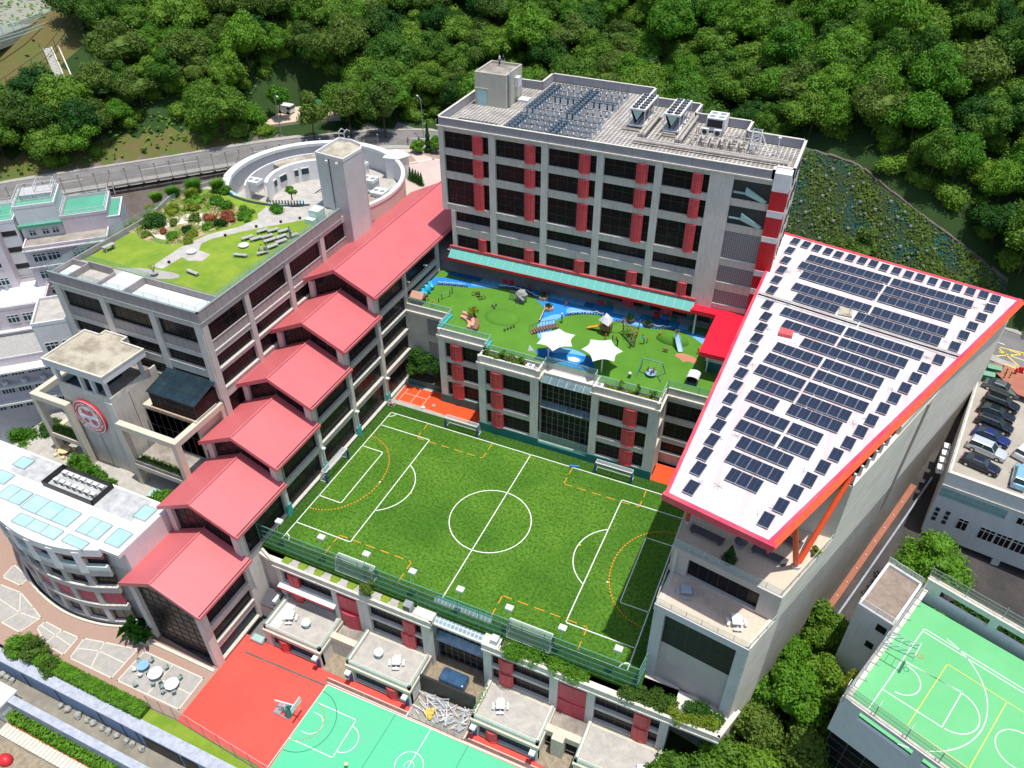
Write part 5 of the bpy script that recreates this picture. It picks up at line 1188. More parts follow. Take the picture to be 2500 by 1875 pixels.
# ================================================================ WHITE SKYLIT BUILDING
Wh=thing('white_curved_building','bow fronted white building with rows of aqua skylights, bottom left','building',(-86,42,-11.2))
front=[]
for i in range(21):
    s=i/20;x=-99.5+s*(25.2)
    y=42.9-6.6*math.sin(math.pi*min(1,s*1.0)*.80+.05)+1.9*s+.4
    front.append((x,y))
front=smooth([(-106,45.5),(-102.5,42.4),(-98.7,39.8),(-95,38.0),(-91.8,37.0),(-87.5,36.2),(-83.5,36.1),(-79,36.8),(-75.3,38.3)],2)
wpoly=front+[(-72.2,38.4),(-72.2,47.6),(-107,47.6)]
MB().prism([(x,y+1.0) if y < 46 else (x,y) for x,y in wpoly],-11.2,.4).build('lower_core','concw',Wh)
MB().prism([(x,y+.9) if y < 46 else (x,y) for x,y in wpoly],.4,4.3).build('upper_core','offwhite',Wh)
def bow(mb,z0,z1,v0,v1,m=0):
    for p,q in zip(front,front[1:]):F=frame(p,q);mb.fbox(F,-.02,v0,z0,F.L+.02,v1,z1,m)
lens=[0]
for p,q in zip(front,front[1:]):lens.append(lens[-1]+math.hypot(q[0]-p[0],q[1]-p[1]))
def at(s):
    s=max(0,min(lens[-1]-1e-3,s))
    for k in range(len(lens)-1):
        if s <= lens[k+1]:
            t=(s-lens[k])/(lens[k+1]-lens[k]);p,q=front[k],front[k+1];return (p[0]+(q[0]-p[0])*t,p[1]+(q[1]-p[1])*t)
Lf=lens[-1];nb=9;pw=Lf/nb
for z0,z1 in ((-.6,.4),(-4.2,-2.9),(-7.9,-6.9),(-11.2,-10.7)):b=MB();bow(b,z0,z1,-.4,.12);b.build('floor_band','concw',Wh)
b=MB();bow(b,-2.95,-2.8,0,.3);bow(b,-6.95,-6.85,0,.25);b.build('ledges','ledge',Wh)
b=MB();bow(b,3.7,5.0,-.35,.35);b.build('white_frieze','white',Wh);b=MB();bow(b,.4,1.2,-.2,.1);b.build('white_band','white',Wh)
for i in range(nb):
    c=at((i+.5)*pw);F=frame(at(i*pw+.0),at((i+1)*pw));LL=F.L
    MB().fbox(F,0,-.4,-11.2,.75,.16,.3).build('column','concw',Wh);MB().fbox(F,0,-.4,.3,1.0,.45,4.4).build('white_pier','white',Wh)
    window(Wh,F,1.0,LL,1.2,3.7,2,(.5,))
    MB().fbox(F,1.0,-.3,.9,LL,.3,1.5).build('balcony_front','mintpale',Wh)
    window(Wh,F,.95,LL-.15,-2.7,-.7,2,())
MB().prism([(x,y) for x,y in wpoly],4.3,4.6).build('roof_base','offwhite',Wh)
b=MB();sk_=[]
yb=47.4
b2=MB();b2.prism([(x,y) for x,y in wpoly],4.6,4.95)
b2.build('roof_sheet','white',Wh)
def skyl(x0,y0,x1,y1,n,skew=0):
    t=MB();t.prism([(x0,y0),(x1,y0),(x1+skew,y1),(x0+skew,y1)],4.95,5.12);o=t.build('skylight','skyl',Wh);e=MB()
    for i in range(n+1):x=x0+(x1-x0)*i/n;e.prism([(x-.05,y0),(x+.05,y0),(x+.05+skew,y1),(x-.05+skew,y1)],5.12,5.2)
    e.prism([(x0-.05,y0-.08),(x1+.05,y0-.08),(x1+.05,y0),(x0-.05,y0)],4.95,5.2);e.prism([(x0+skew,y1),(x1+skew,y1),(x1+skew,y1+.08),(x0+skew,y1+.08)],4.95,5.2);e.build('bars','alu',o)
for i in range(nb):
    F=frame(at(i*pw+.0),at((i+1)*pw));LL=F.L
    MB().fbox(F,1.0,-.2,3.1,LL,.25,3.75).build('red_blind','redm2',Wh);MB().fbox(F,.95,-.3,-6.6,LL-.15,-.05,-4.4).build('red_shutter','redshut',Wh);window(Wh,F,.95,LL-.15,-10.6,-8.1,2,(),gm='tanglass')
skyl(-90.4,39.2,-81.9,41.7,3);skyl(-80.3,39.2,-76.5,41.8,2);skyl(-75.4,39.3,-73.0,41.8,1);skyl(-89.4,36.95,-81.6,38.5,3);skyl(-80.6,37.2,-77.0,38.4,1);skyl(-75.3,44.1,-73.2,46.3,1);skyl(-98.4,44.6,-96.1,46.4,1);skyl(-98.9,41.3,-96.2,43.2,1);skyl(-95.2,39.4,-90.9,41.7,2)
b=MB();b.box(-97.3,47.2,4.96,-88.6,47.3,5.0)
MB().box(-88.0,43.4,4.96,-75.0,47.3,4.99).box(-98,43.6,4.96,-91.4,47.3,4.99).build('plant_deck','roofgrime',Wh)
t=thing('roof_plant_pen','black framed pen full of small condensers on the white skylit roof','air conditioners',(-87,45,5));b=MB()
px0,px1,py0,py1=-91.0,-81.7,43.4,47.1
for (a,c) in (((px0,py0),(px1,py0)),((px1,py0),(px1,py1)),((px1,py1),(px0,py1)),((px0,py1),(px0,py0))):
    F=frame(a,c);b.fbox(F,0,-.12,5,F.L,0,5.9)
b.build('screen','black',t)
for i in range(7):
    for j in range(2):
        x=px0+1+i*1.15;y=py0+1.0+j*1.5;q=MB();q.box(x,y,5.2,x+.75,y+.5,5.8);q.box(x+.05,y+.05,5.0,x+.12,y+.45,5.2);q.build('condenser','white',t);MB().box(x+.1,y-.03,5.28,x+.65,y,5.72).build('fan_grille','frame',t)
MB().box(px0+.3,py0+.3,5.0,px1-.3,py1-.3,5.03).build('pen_floor','roofgrime',t)
# ================================================================ LOWER FRONT BLOCK
Fb=thing('front_block','low concrete block with terraces and red shutters under the south edge of the pitch','building',(-30,49,-11.2))
MB().box(-60.1,49.6,-11.2,-33.8,83,-.55).box(-33.8,50.9,-11.2,-26.1,83,-.55).box(-26.1,49.6,-11.2,-2.9,83,-.55).build('core_walls','conc2',Fb)
yF=48.9
facade(Fb,(-57.4,yF),(-33.6,yF),-11.2,-1.0,[(0,.9),(8.95,9.75),(12.9,14.65),(22.5,23.8)],[dict(z=(-10.8,-8.3),n=5),dict(z=(-7.5,-5.0),n=6,red=[(.13,.33)],over={2:dict(red=[(.6,.85)]),1:dict(red=())}),dict(z=(-4.3,-2.1),n=6,red=[(.13,.33)],over={2:dict(red=[(.66,.87)]),1:dict(red=())})])
facade(Fb,(-26.2,yF),(-2.9,yF),-11.2,-1.0,[(0,1.1),(8.8,9.9),(13.5,14.5),(22.3,23.3)],[dict(z=(-10.8,-8.3),n=5),dict(z=(-7.4,-5.0),n=6,red=[(.14,.37)],over={2:dict(red=[(.62,.86)]),1:dict(red=())}),dict(z=(-4.3,-2.1),n=6,red=[(.14,.37)],over={2:dict(red=[(.62,.86)]),1:dict(red=())})])
for x0,x1 in ((-47.6,-44.5),(-16.3,-12.7)):
    F=frame((x0,yF),(x1,yF));k=0
    if x0 < -30:
        red_shutter(Fb,F,.1,F.L-.1,-5.0,-2.3,.04,'redpanel');red_shutter(Fb,F,.05,F.L-.05,-9.2,-5.4,.4,'redpanel')
    else:
        red_shutter(Fb,F,.1,F.L-.1,-5.2,-2.1,.06,'redpanel');red_shutter(Fb,F,.05,F.L-.05,-9.2,-5.5,.06,'redpanel')
t=MB();t.add([(-57.0,47.9,-4.7),(-47.8,47.9,-4.7),(-47.8,48.88,-4.4),(-57.0,48.88,-4.4),(-57.0,47.9,-4.6),(-47.8,47.9,-4.6),(-47.8,48.88,-4.3),(-57.0,48.88,-4.3)],BF,0);t.box(-57,47.82,-4.85,-47.8,47.92,-4.6,1);t.build('sun_shade',['offwhite','redp'],Fb)
pl=[(-58.6,50.25),(-58.6,49.0),(-57.5,48.7),(-33.4,48.7)]
b=MB();b.prism([(-60.1,49.2),(-57.4,48.6),(-33.4,48.6),(-33.4,50.3),(-60.1,50.3)],-1.0,-.55);b.prism([(-26.3,48.6),(2.6,48.6),(4.0,52.6),(-7.1,52.6),(-7.1,50.4),(-26.3,50.4)],-1.0,-.55);b.build('roof_edge_slab','conc',Fb)
b=MB();F=frame((-57.5,48.55),(-33.3,48.55));b.fbox(F,0,-.35,-.55,F.L,0,-.1);b.fbox(F,-.0,0,-1.3,F.L,.12,-1.0)
F=frame((-26.3,48.55),(2.65,48.55));b.fbox(F,0,-.35,-.55,F.L,0,-.1);b.fbox(F,0,0,-1.3,F.L,.12,-1.0)
F=frame((2.65,48.55),(4.1,52.6));b.fbox(F,0,-.35,-.55,F.L,0,-.1);F=frame((-60.0,49.6),(-57.5,48.55));b.fbox(F,0,-.35,-.55,F.L,0,-.1);b.build('roof_parapet','ledge',Fb)
b=MB()
for i in range(17):
    x=-56.4+i*1.28
    if x > -36:break
    b.box(x,48.95,-.55,x+1.2,50.15,-.52,1 if i % 2 == 0 else 0)
b.build('roof_squares',['terr','grass'],Fb)
b=MB();b.box(-33.6,48.7,-1.0,-33.3,51,-.1);b.box(-36.0,48.95,-.5,-33.6,50.2,-.1);b.box(-26.4,48.9,-.5,-24.2,50.2,-.1);b.build('upstand','conc',Fb)
MB().prism([(-2.9,49.2),(2.4,49.2),(3.4,52.4),(-2.9,52.4)],-2.3,-1.0).build('overhang_soffit','conc2',Fb)
t=thing('roof_ac_unit','grey louvred unit on the roof edge left of the glazed bay','air conditioner',(-37,49.2,-.5));MB().box(-37.4,48.9,-.5,-36.3,49.9,.9).build('casing','steel',t);MB().box(-37.3,48.86,-.3,-36.4,48.9,.8).build('grille','frame',t)
t=thing('roof_ac_unit','white boxed unit on the roof edge right of the glazed bay','air conditioner',(-25,49.4,-.1));MB().box(-25.3,49.0,-.1,-24.4,49.9,.8).build('casing','white',t);MB().box(-23.9,49.2,-.5,-22.7,50.1,-.1).build('lid','stone',t)
G=thing('glazed_bay','dark gridded curtain wall bay under a wired glass skylight, south side of the pitch','glazed wall',(-30,50,-11.2))
curtain(G,-33.5,-26.3,50.6,-11.0,-1.3,8,1.25,(-4.3,),hm='skyl3')
b=MB();b.add([(-34.4,49.5,-1.2),(-26.4,49.5,-1.2),(-26.4,52.1,.25),(-34.4,52.1,.25),(-34.4,49.5,-1.1),(-26.4,49.5,-1.1),(-26.4,52.1,.35),(-34.4,52.1,.35)],BF)
o=b.build('skylight','skylw',G)
b=MB();b.box(-34.4,52.1,.0,-26.4,52.25,.45);b.build('skylight_head','teal3',G)
MB().box(-34.6,49.3,-1.5,-26.2,49.6,-1.15).build('sill_beam','conc',G)
def terrace(i,x0,x1,label,y0=43.3,inner=False):
    t=thing('terrace_box',label,'terrace',((x0+x1)/2,y0,-11.2))
    MB().box(x0+.1,y0+.5,-11.2,x1-.1,yF-.6,-7.9).build('core','conc2',t)
    facade(t,(x0,y0),(x1,y0),-11.2,-7.9,[(0,.9),((x1-x0)-.95,x1-x0)],[dict(z=(-10.9,-8.9),n=6,gm='glassb',red=[((.2,.38),(.66,.86),(.16,.36),(.2,.4))[i]])],depth=.45)
    F=frame((x1,y0),(x1,yF));MB().fbox(F,0,-.3,-11.2,F.L,0,-7.9).build('side_wall','conc',t);F=frame((x0,yF),(x0,y0));MB().fbox(F,0,-.3,-11.2,F.L,0,-7.9).build('side_wall','conc',t)
    MB().box(x0-.15,y0-.25,-8.2,x1+.15,yF,-7.75).build('slab','creamc',t);MB().box(x0+.4,y0+.3,-7.75,x1-.4,yF-.6,-7.71).build('paving','terr',t)
    b=MB()
    for P,Q in (((x0,yF-.5),(x0,y0)),((x0,y0),(x1,y0)),((x1,y0),(x1,yF-.5))):
        F=frame(P,Q);b.fbox(F,0,-.35,-7.75,F.L,0,-7.05)
    b.build('parapet','conc',t);b=MB()
    for P,Q in (((x0,yF-.5),(x0,y0)),((x0,y0),(x1,y0)),((x1,y0),(x1,yF-.5))):
        F=frame(P,Q);b.fbox(F,0,-.1,-7.05,F.L,-.04,-6.6)
    b.build('glass_guard','bglass',t)
    return t
terrace(0,-56.4,-47.4,'terrace box with white end strip, leftmost over the red court');terrace(1,-43.3,-33.9,'terrace box between the gravel nook and the black tank enclosure')
terrace(2,-25.3,-16.5,'terrace box with a vine on its left edge, right of the tank enclosure');terrace(3,-12.0,-3.0,'bare terrace box nearest the trees at the bottom right')
b=MB();b.box(-56.0,43.8,-7.7,-54.6,48.2,-7.66);tag(b.build('roof_panel','white',org=(-55,46,-7.7)),'bright white panel strip along the left end of the leftmost terrace','panel')
def lowwall(name,label,pts,zt,zb=-11.2,w=.9):
    t=thing(name,label,'wall',(pts[0][0],pts[0][1],zb));b=MB();c=MB()
    for i,(p,q) in enumerate(zip(pts,pts[1:])):F=frame(p,q);b.fbox(F,-.0,-w,zt-1.1+.002*i,F.L,0,zt+.002*i)
    b.build('beam','creamc',t);return t
lowwall('link_beam','cream link beam between the two left terraces',[(-47.4,45.6),(-43.3,45.6)],-7.4);MB()
MB().box(-47.4,45.6,-11.2,-43.3,48.9,-8.6).build('nook_block','conc2',Fb);MB().box(-47.2,45.7,-8.6,-43.5,48.8,-8.55).build('nook_roof','rooffloor',Fb)
lowwall('link_beam','cream link beam and pier between the two right terraces',[(-16.5,45.4),(-12.0,45.4)],-7.4)
MB().box(-15.4,44.6,-11.2,-13.9,46,-7.3).build('pier','creamc',Fb);MB().box(-16.4,46.4,-8.6,-12.1,48.9,-8.4).build('nook_roof','rooffloor',Fb)
for x0,x1 in ((-47.4,-43.3),(-16.5,-12)):b=MB();b.box(x0,42.9,-11.2,x1,45.6,-11.14)
for x0,x1 in ((-47.4,-43.3),(-16.5,-12)):b=MB();b.box(x0,42.9,-11.2,x1,45.6,-11.14);tag(b.build('gravel_nook','bedsoil2',org=(x0,43,-11.2)),'patch of leaf strewn gravel in the nook %s' % ('between the two left terraces' if x0 < -30 else 'between the two right terraces'),'gravel')
b=MB();b.box(-33.9,45.9,-11.2,-25.3,50.6,-10.0);tag(b.build('leaf_litter_yard','bedsoil2',org=(-30,48,-10)),'raised yard floor of leaf litter at the foot of the dark glazed bay','yard')
b=MB();b.box(-33.8,45.6,-11.2,-26.0,45.9,-7.6);tag(b.build('black_hoarding','black',org=(-30,45.7,-11.2)),'black sheet hoarding across the yard below the dark glazed bay','hoarding')
t=thing('water_tank','dark blue glossy box tank behind the black hoarding','tank',(-30,47.6,-10));b=MB();b.box(-31.9,46.7,-10,-28.2,48.7,-8.6)
o=b.build('tank','tankblue',t);bv=o.modifiers.new('b','BEVEL');bv.width=.35;bv.segments=4
t=thing('scaffold_heap','jumble of white frames, poles and toys in the fenced yard before the black hoarding','junk',(-30,43.6,-11.2));b=MB();random.seed(11)
for i in range(70):
    x=random.uniform(-33,-26.6);y=random.uniform(42.2,45.2);a=random.uniform(0,3.14);L=random.uniform(.5,2.2);z=random.uniform(-11.1,-10.4)
    b.tube((x,y,z),(min(-26.2,x+L*math.cos(a)),min(45.4,max(42,y+L*math.sin(a)*.7)),z+random.uniform(-.1,.7)),.05,4)
b.build('poles','white',t);b=MB()
for i in range(16):x=random.uniform(-33,-27);y=random.uniform(42.3,45);b.box(x,y,-11.15,x+random.uniform(.3,1),y+random.uniform(.3,.8),-11.15+random.uniform(.1,.6))
b.build('boxes','steel',t);b=MB()
for x,y in ((-31.6,43.0),(-30.9,42.6),(-31.0,43.6)):b.blob((x,y,-10.7),.35,.35,.35)
b.box(-31.8,42.7,-11,-30.8,43.5,-10.6);b.build('yellow_toys','yellow',t);b=MB()
for k in range(8):x=-33+k*1.0;b.tube((x,41.8,-11.2),(x,41.8,-10.0),.04,4)
b.path([(-33,41.8,-10.0),(-26,41.8,-10.0)],.04,4);b.build('yard_rail','steel',t)
b=MB();b.box(-33.8,41.9,-11.2,-26.0,45.6,-11.13);tag(b.build('yard_floor','rooffloor',org=(-30,43,-11.2)),'littered concrete yard floor under the heap of frames','yard')
def picnic(x,y,z,rz,label,m='palestone'):
    t=thing('picnic_table',label,'table',(0,0,0),group='pale picnic tables');MB().box(-.55,-.55,.66,.55,.55,.76).build('table_top',m,t);MB().box(-.2,-.2,0,.2,.2,.66).build('pedestal',m,t)
    for a in range(4):aa=a*math.pi/2;MB().box(*((.75,-.45,.32,1.05,.45,.42) if a == 0 else (-.45,.75,.32,.45,1.05,.42) if a == 1 else (-1.05,-.45,.32,-.75,.45,.42) if a == 2 else (-.45,-1.05,.32,.45,-.75,.42))).build('seat',m,t)
    MB().box(-1,-.06,.02,1,.06,.32).box(-.06,-1,.03,.06,1,.32).build('base',m,t);t.location=(x,y,z);t.rotation_euler=(0,0,rz);return t
picnic(-54.0,45.9,-7.71,.4,'pale picnic table on the leftmost terrace by the white strip');picnic(-37.3,45.9,-7.71,.4,'pale picnic table on the terrace left of the tank enclosure')
picnic(-22.6,45.9,-7.71,.4,'pale picnic table on the terrace with the vine');picnic(-4.4,45.0,-7.71,.4,'pale picnic table on the bare terrace at the bottom right')
disc('round_planter','pale round drum table on the leftmost terrace',-51.3,45.9,-7.71,.62,.9,'mintpale','table');disc('round_planter','pale round drum table on the terrace left of the tank enclosure',-40.0,46.0,-7.71,.62,.9,'mintpale','table')
t=thing('solar_heater','dark slatted rack against the wing wall beside the leftmost terrace','rack',(-58,47,-9));MB().add([(-59.8,46.6,-8.6),(-57.2,46.6,-8.6),(-57.2,48.8,-7.6),(-59.8,48.8,-7.6),(-59.8,46.6,-8.4),(-57.2,46.6,-8.4),(-57.2,48.8,-7.4),(-59.8,48.8,-7.4)],BF).build('slats','greytimber',t);MB().box(-59.8,46.6,-11.2,-57.2,48.8,-8.7).build('base','conc2',t);MB().box(-57.8,47.0,-7.9,-57.3,48.2,-7.2).build('box','white',t)
t=thing('ping_pong_crate','grey flat crate on the pale path at the red court corner','crate',(-57.9,43.3,-11.2));MB().box(-59.0,42.5,-11.2,-56.9,43.6,-10.7).build('crate','steel',t);MB().box(-58.8,42.6,-10.7,-57.1,43.5,-10.64).build('lid','paleteal',t)
for i,x in enumerate((-47.9,-42.8,-34.4,-24.8,-17.0)):
    o=MB().box(x-.2,42.95,-11.2,x+.2,43.25,-9.3).build('post_padding','bluep',org=(x,43.1,-11.2));tag(o,'blue padded post guard at a terrace corner beside the red court, %s from the left' % ('first','second','third','fourth','fifth')[i],'post guard','blue post guards')
    t=thing('wall_lamp','white square lamp above the blue post guard %s from the left' % ('first','second','third','fourth','fifth')[i],'lamp',(x,43,-8.6),group='lamps over the red court');MB().box(x-.35,42.3,-8.7,x+.35,42.95,-8.4).build('lamp_housing','white',t);MB().tube((x,43.3,-9),(x,42.7,-8.6),.05,5).build('arm','steel',t)

# ================================================================ RED AND GREEN COURTS
b=MB();b.prism([(-60.1,29.4),(2,27.5),(2,43.2),(-60.1,43.2)],-12.2,-11.2);struct('red_court',b,'redc')
b=MB();b.prism([(-45.6,28.6),(2,28.6),(2,41.7),(-45.6,41.4)],-11.3,-11.17);struct('green_court',b,'grc')
z=-11.165;b=MB();b.seg((-45.5,41.35),(-45.9,28.6),.09,z);b.seg((-45.5,41.35),(1,42.0),.09,z)
b.seg((-45.5,38.7),(-39.4,38.75),.09,z);b.seg((-39.4,38.75),(-39.4,33.5),.09,z);b.seg((-39.4,33.5),(-45.6,33.4),.09,z);b.ring((-39.4,36.1),1.75,.09,z,40,-math.pi/2,math.pi/2)
b.ring((-30.4,36.4),1.75,.09,z,48);b.ring((-30.4,36.4),.6,.06,z,30);b.seg((-30.2,41.5),(-30.6,31),.09,z)
b.ring((-44.2,36.1),1.35,.09,z,40,-math.pi/2,math.pi/2);b.seg((-44.2,37.45),(-44.9,37.45),.09,z);b.seg((-44.2,34.75),(-44.9,34.75),.09,z)
struct('court_lines',b,'wline');b=MB();z=-11.163;ellarc(b,-45.5,36.05,2.6,2.65,-math.pi/2,math.pi/2,.09,z);struct('yellow_court_arc',b,'yline')
b=MB();ellarc(b,-45.5,36.1,4.1,4.2,-math.pi/2,math.pi/2,.07,z);b.seg((-35.2,41.5),(-35.6,28.6),.06,z);b.seg((-25,41.6),(-25.4,31),.06,z);struct('dark_court_lines',b,'dline')
b=MB();b.seg((-58.4,40.85),(-45.9,41.1),.28,-11.17);b.seg((-45.9,41.9),(2,42.35),.35,-11.165);b.seg((-33.6,41.9),(-33.3,45.5),.3,-11.16);b.seg((-25.6,42.1),(-25.6,45.3),.3,-11.16);struct('drain_channel',b,'shot')
b=MB();b.seg((-45.6,41.62),(2,42.0),.14,-11.16);b.seg((-45.9,42.2),(2,42.6),.1,-11.16);b.seg((-33.9,41.9),(-33.6,45.5),.18,-11.155);b.seg((-33.2,41.9),(-32.9,45.5),.12,-11.155);b.seg((-25.9,42.1),(-25.9,45.3),.14,-11.155);struct('drain_kerb',b,'cream')
def hoop(x,y,z,rz,label):
    t=thing('basketball_stand',label,'basketball hoop',(0,0,0));b=MB()
    b.box(-3.6,-.7,.05,-2.6,.7,.35,0);b.box(-3.6,-.75,.02,-1.2,-.6,.2,0);b.box(-3.6,.6,.02,-1.2,.75,.2,0)
    b.build('base','steel',t)
    MB().add([(-1.6,-.7,.1),(-1.6,.7,.1),(-1.9,.5,1.5),(-1.9,-.5,1.5),(-1.2,-.7,.1),(-1.2,.7,.1),(-1.6,.5,1.5),(-1.6,-.5,1.5)],[(0,1,2,3),(7,6,5,4),(0,4,5,1),(1,5,6,2),(2,6,7,3),(3,7,4,0)]).build('front_pad','teal',t)
    b=MB();b.tube((-3.3,-.2,.3),(-1.9,-.2,2.2),.06,6);b.tube((-3.3,.2,.3),(-1.9,.2,2.2),.06,6);b.tube((-3.5,0,2.0),(-.1,0,3.1),.09,6);b.tube((-3.4,0,.3),(-3.5,0,2.0),.05,6);b.tube((-1.9,-.3,1.5),(-1.9,0,2.5),.06,6);b.tube((-1.9,.3,1.5),(-1.9,0,2.5),.06,6);b.build('arm','white',t)
    MB().box(-.05,-.95,2.75,.02,.95,3.85).build('backboard','white',t);b=MB();b.path([(.05,.05*0,3.05)]+[(.4+.28*math.cos(a),.28*math.sin(a),3.0) for a in [math.pi+i*math.pi/6 for i in range(13)]],.035,5);b.build('rim','orange',t)
    b=MB()
    for i in range(10):a=i*.628;b.tube((.4+.27*math.cos(a),.27*math.sin(a),3.0),(.4+.15*math.cos(a+.3),.15*math.sin(a+.3),2.55),.012,3)
    b.build('net','white',t);t.location=(x,y,z);t.rotation_euler=(0,0,rz);return t
hoop(-45.9,36.0,-11.2,0,'portable basketball stand with teal pad on the red court beside the green court')
t=thing('court_stand','small metal stand with a spray head on the green court','stand',(-37.1,33.2,-11.2));MB().cyl(-37.1,33.2,-11.2,-10.3,.03,6).build('pole','steel',t);MB().blob((-37.1,33.2,-10.2),.25,.25,.08,4,8).build('head','yellowstone',t)

# ================================================================ PLAZA,HEDGE,WALLS
b=MB();b.prism([(-112,28.2),(-60.1,28.2),(-60.1,37.4),(-72,38.3),(-76,38.4),(-84,37),(-92,38),(-100,41),(-112,46)],-12.2,-11.2);struct('plaza',b,'pinkpave')
def panel(poly,cross):
    b=MB();b.prism(poly,-11.25,-11.185);struct('plaza_panel',b,'paleslab');c=MB();q=poly+[poly[0]]
    for p,r in zip(q,q[1:]):c.seg(p,r,.16,-11.178)
    for p,r in cross:c.seg(p,r,.13,-11.176)
    struct('plaza_band',c,'cream')
def P3(*pts):return [tuple(p) for p in pts]
PX=[]
panel([(-71.15,30.6),(-60.9,30.75),(-61.05,35.45),(-71.1,35.35)],[((-66.13,30.7),(-66.05,35.4)),((-71.1,32.95),(-66.1,33)),((-66.1,33),(-61,33))])
panel([(-79.6,30.5),(-72.15,30.55),(-72.2,35.2),(-77.1,34.2),(-80.2,33.5)],[((-77.1,34.1),(-76.8,32.9)),((-76.8,32.9),(-75.85,30.6)),((-79.8,32.0),(-76.8,32.9)),((-76.8,32.9),(-72.3,32.9))])
panel([(-87.6,32.1),(-84.5,30.7),(-80.8,30.5),(-81.1,33.3),(-84,33.2),(-87.4,33.3)],[((-84.4,30.7),(-84.2,33.2)),((-87.5,32.6),(-80.9,31.9))])
panel([(-93.2,30.7),(-89.3,30.6),(-88.5,33.5),(-91,34.3),(-94.8,35.4),(-98.8,35.2),(-97,31.5)],[((-92.9,30.7),(-92,32.9)),((-92,32.9),(-88.6,33.2)),((-92,32.9),(-94.7,35.3)),((-97.2,33.4),(-92,32.9))])
panel([(-99.6,36.3),(-95.9,36.3),(-95.9,37.8),(-100,38.6)],[])
t=thing('foundation_kerb','curved cream kerb and drain at the foot of the bow fronted building','kerb',(-86,36,-11.2));b=MB();bow(b,-11.2,-10.9,.5,.8);b.build('kerb','cream',t);b=MB();bow(b,-11.19,-11.15,.0,.5);b.build('channel','black',t)
t=thing('glass_front_kerb','cream ledge at the foot of the tall glazed gable','kerb',(-66,37,-11.2));MB().box(-71.4,36.6,-11.2,-60.3,37.0,-10.9).build('kerb','cream',t)
t=planter('plaza_planter','grey stone planter of broad leaved plants at the foot of the glazed gable',-75.0,35.9,-71.2,37.0,-11.2,.9,'stone')
def cafetable(x,y,label,m,rt=.75):
    t=thing('cafe_table',label,'table',(x,y,-11.18),group='round cafe tables');MB().cyl(x,y,-10.47,-10.42,rt,24).build('table_top',m,t);b=MB();b.cyl(x,y,-11.18,-10.47,.05,6)
    for a in range(4):b.tube((x,y,-11.1),(x+.4*math.cos(a*1.57),y+.4*math.sin(a*1.57),-11.17),.03,4)
    b.build('pedestal','steel',t)
cafetable(-69.2,33.4,'round cafe table with the blue top','slideblue');cafetable(-66.9,33.2,'middle round cafe table with a white top','white',.95);cafetable(-63.8,32.9,'round white cafe table nearest the red court','white',.9)
def cafechair(x,y,rz,label,m):
    t=thing('cafe_chair',label,'chair',(0,0,0),group='cafe chairs on the plaza');MB().box(-.22,-.22,.42,.22,.22,.46).build('seat',m,t);MB().add([(-.22,.2,.46),(.22,.2,.46),(.2,.3,.85),(-.2,.3,.85),(-.22,.24,.46),(.22,.24,.46),(.2,.34,.85),(-.2,.34,.85)],BF).build('backrest',m,t)
    for sx in (-1,1):
        for sy in (-1,1):MB().tube((sx*.19,sy*.19,.42),(sx*.22,sy*.22,0),.02,4).build('leg',m,t)
    MB().box(-.27,-.2,.62,-.22,.22,.66).box(.22,-.2,.62,.27,.22,.66).build('armrests',m,t);t.location=(x,y,-11.18);t.rotation_euler=(0,0,rz);return t
ch=[(-70.0,32.6,'white',2.4),(-68.7,32.3,'white',3.5),(-70.3,33.8,'g',1.2),(-68.9,34.5,'g',0),(-68.1,33.0,'g',4.2),(-66.3,34.5,'g',-.3),(-66.2,32.0,'g',3.6),(-65.6,32.6,'g',4.3),(-68.2,31.0,'g',2.8),(-63.6,34.1,'g',0),(-64.8,32.2,'g',2.3),(-64.2,31.7,'g',3.0),(-62.9,32.2,'g',4.0)]
cf={}
for x,y,mm,rz in ch:
    lab='white plastic chair at the blue cafe table' if mm == 'white' else 'grey green cafe chair at the %s' % ('blue table' if x < -68 and y > 32 else 'middle white table' if x < -65 and y > 31.5 else 'white table nearest the red court' if x > -65 else 'open paving before the tables')
    if mm not in cf:cf[mm]=cafechair(x,y,rz,lab,'white' if mm == 'white' else 'chairg')
    else:dup(cf[mm],(x,y,-11.18),rz,lab)
t=thing('blue_wall','long pale blue retaining wall with a broad weathered coping, bottom left','wall',(-75,27.3,-15));b=MB();b.box(-125,26.4,-15,-30,27.0,-11.2,0);b.build('wall','bluewall',t);MB().box(-125,26.2,-11.2,-30,27.7,-10.8).build('coping','bluewtop',t)
MB().box(-63.0,26.3,-14.6,-57.4,26.42,-12.0).build('dark_opening','black',t);b=MB();b.box(-56.8,26.3,-14.8,-54.4,26.42,-12.0);b.build('dark_opening','black',t);b=MB()
for x in (-84,-78,-70.5,-66.5,-64):b.tube((x,26.3,-15),(x+.0,26.3,-11.2),.05,5)
b.build('pipes','frame',t)
bo=None;random.seed(8)
bl=[(-88.9,26.0),(-88,25.9),(-87.0,25.9),(-77.9,25.9),(-76.6,25.9)]+[(-74.6+i*1.35+random.uniform(-.2,.2),25.85) for i in range(9)]
for i,(x,y) in enumerate(bl):
    if bo is None:b=MB();b.blob((0,0,.35),.55,.42,.5,5,8,jit=.18);bo=b.build('concrete_block','stone',org=(0,0,0));o=bo
    else:o=bo.copy();COL.objects.link(o)
    o.location=(x,y,-15);o.rotation_euler=(0,0,random.uniform(0,6));o.scale=(random.uniform(.85,1.15),)*3
    tag(o,'rough grey block in the row along the foot of the blue wall' if i > 4 else 'rough grey block at the far left foot of the blue wall','block','rough blocks below the blue wall')
t=thing('lane_wall','lower pale blue wall along the near side of the lane','wall',(-72,23.5,-17));MB().box(-125,23.0,-19,-30,24.0,-13).build('wall','bluewtop',t)
b=MB();b.box(-125,10,-19,-30,23.0,-17.0);struct('lower_path',b,'lane')
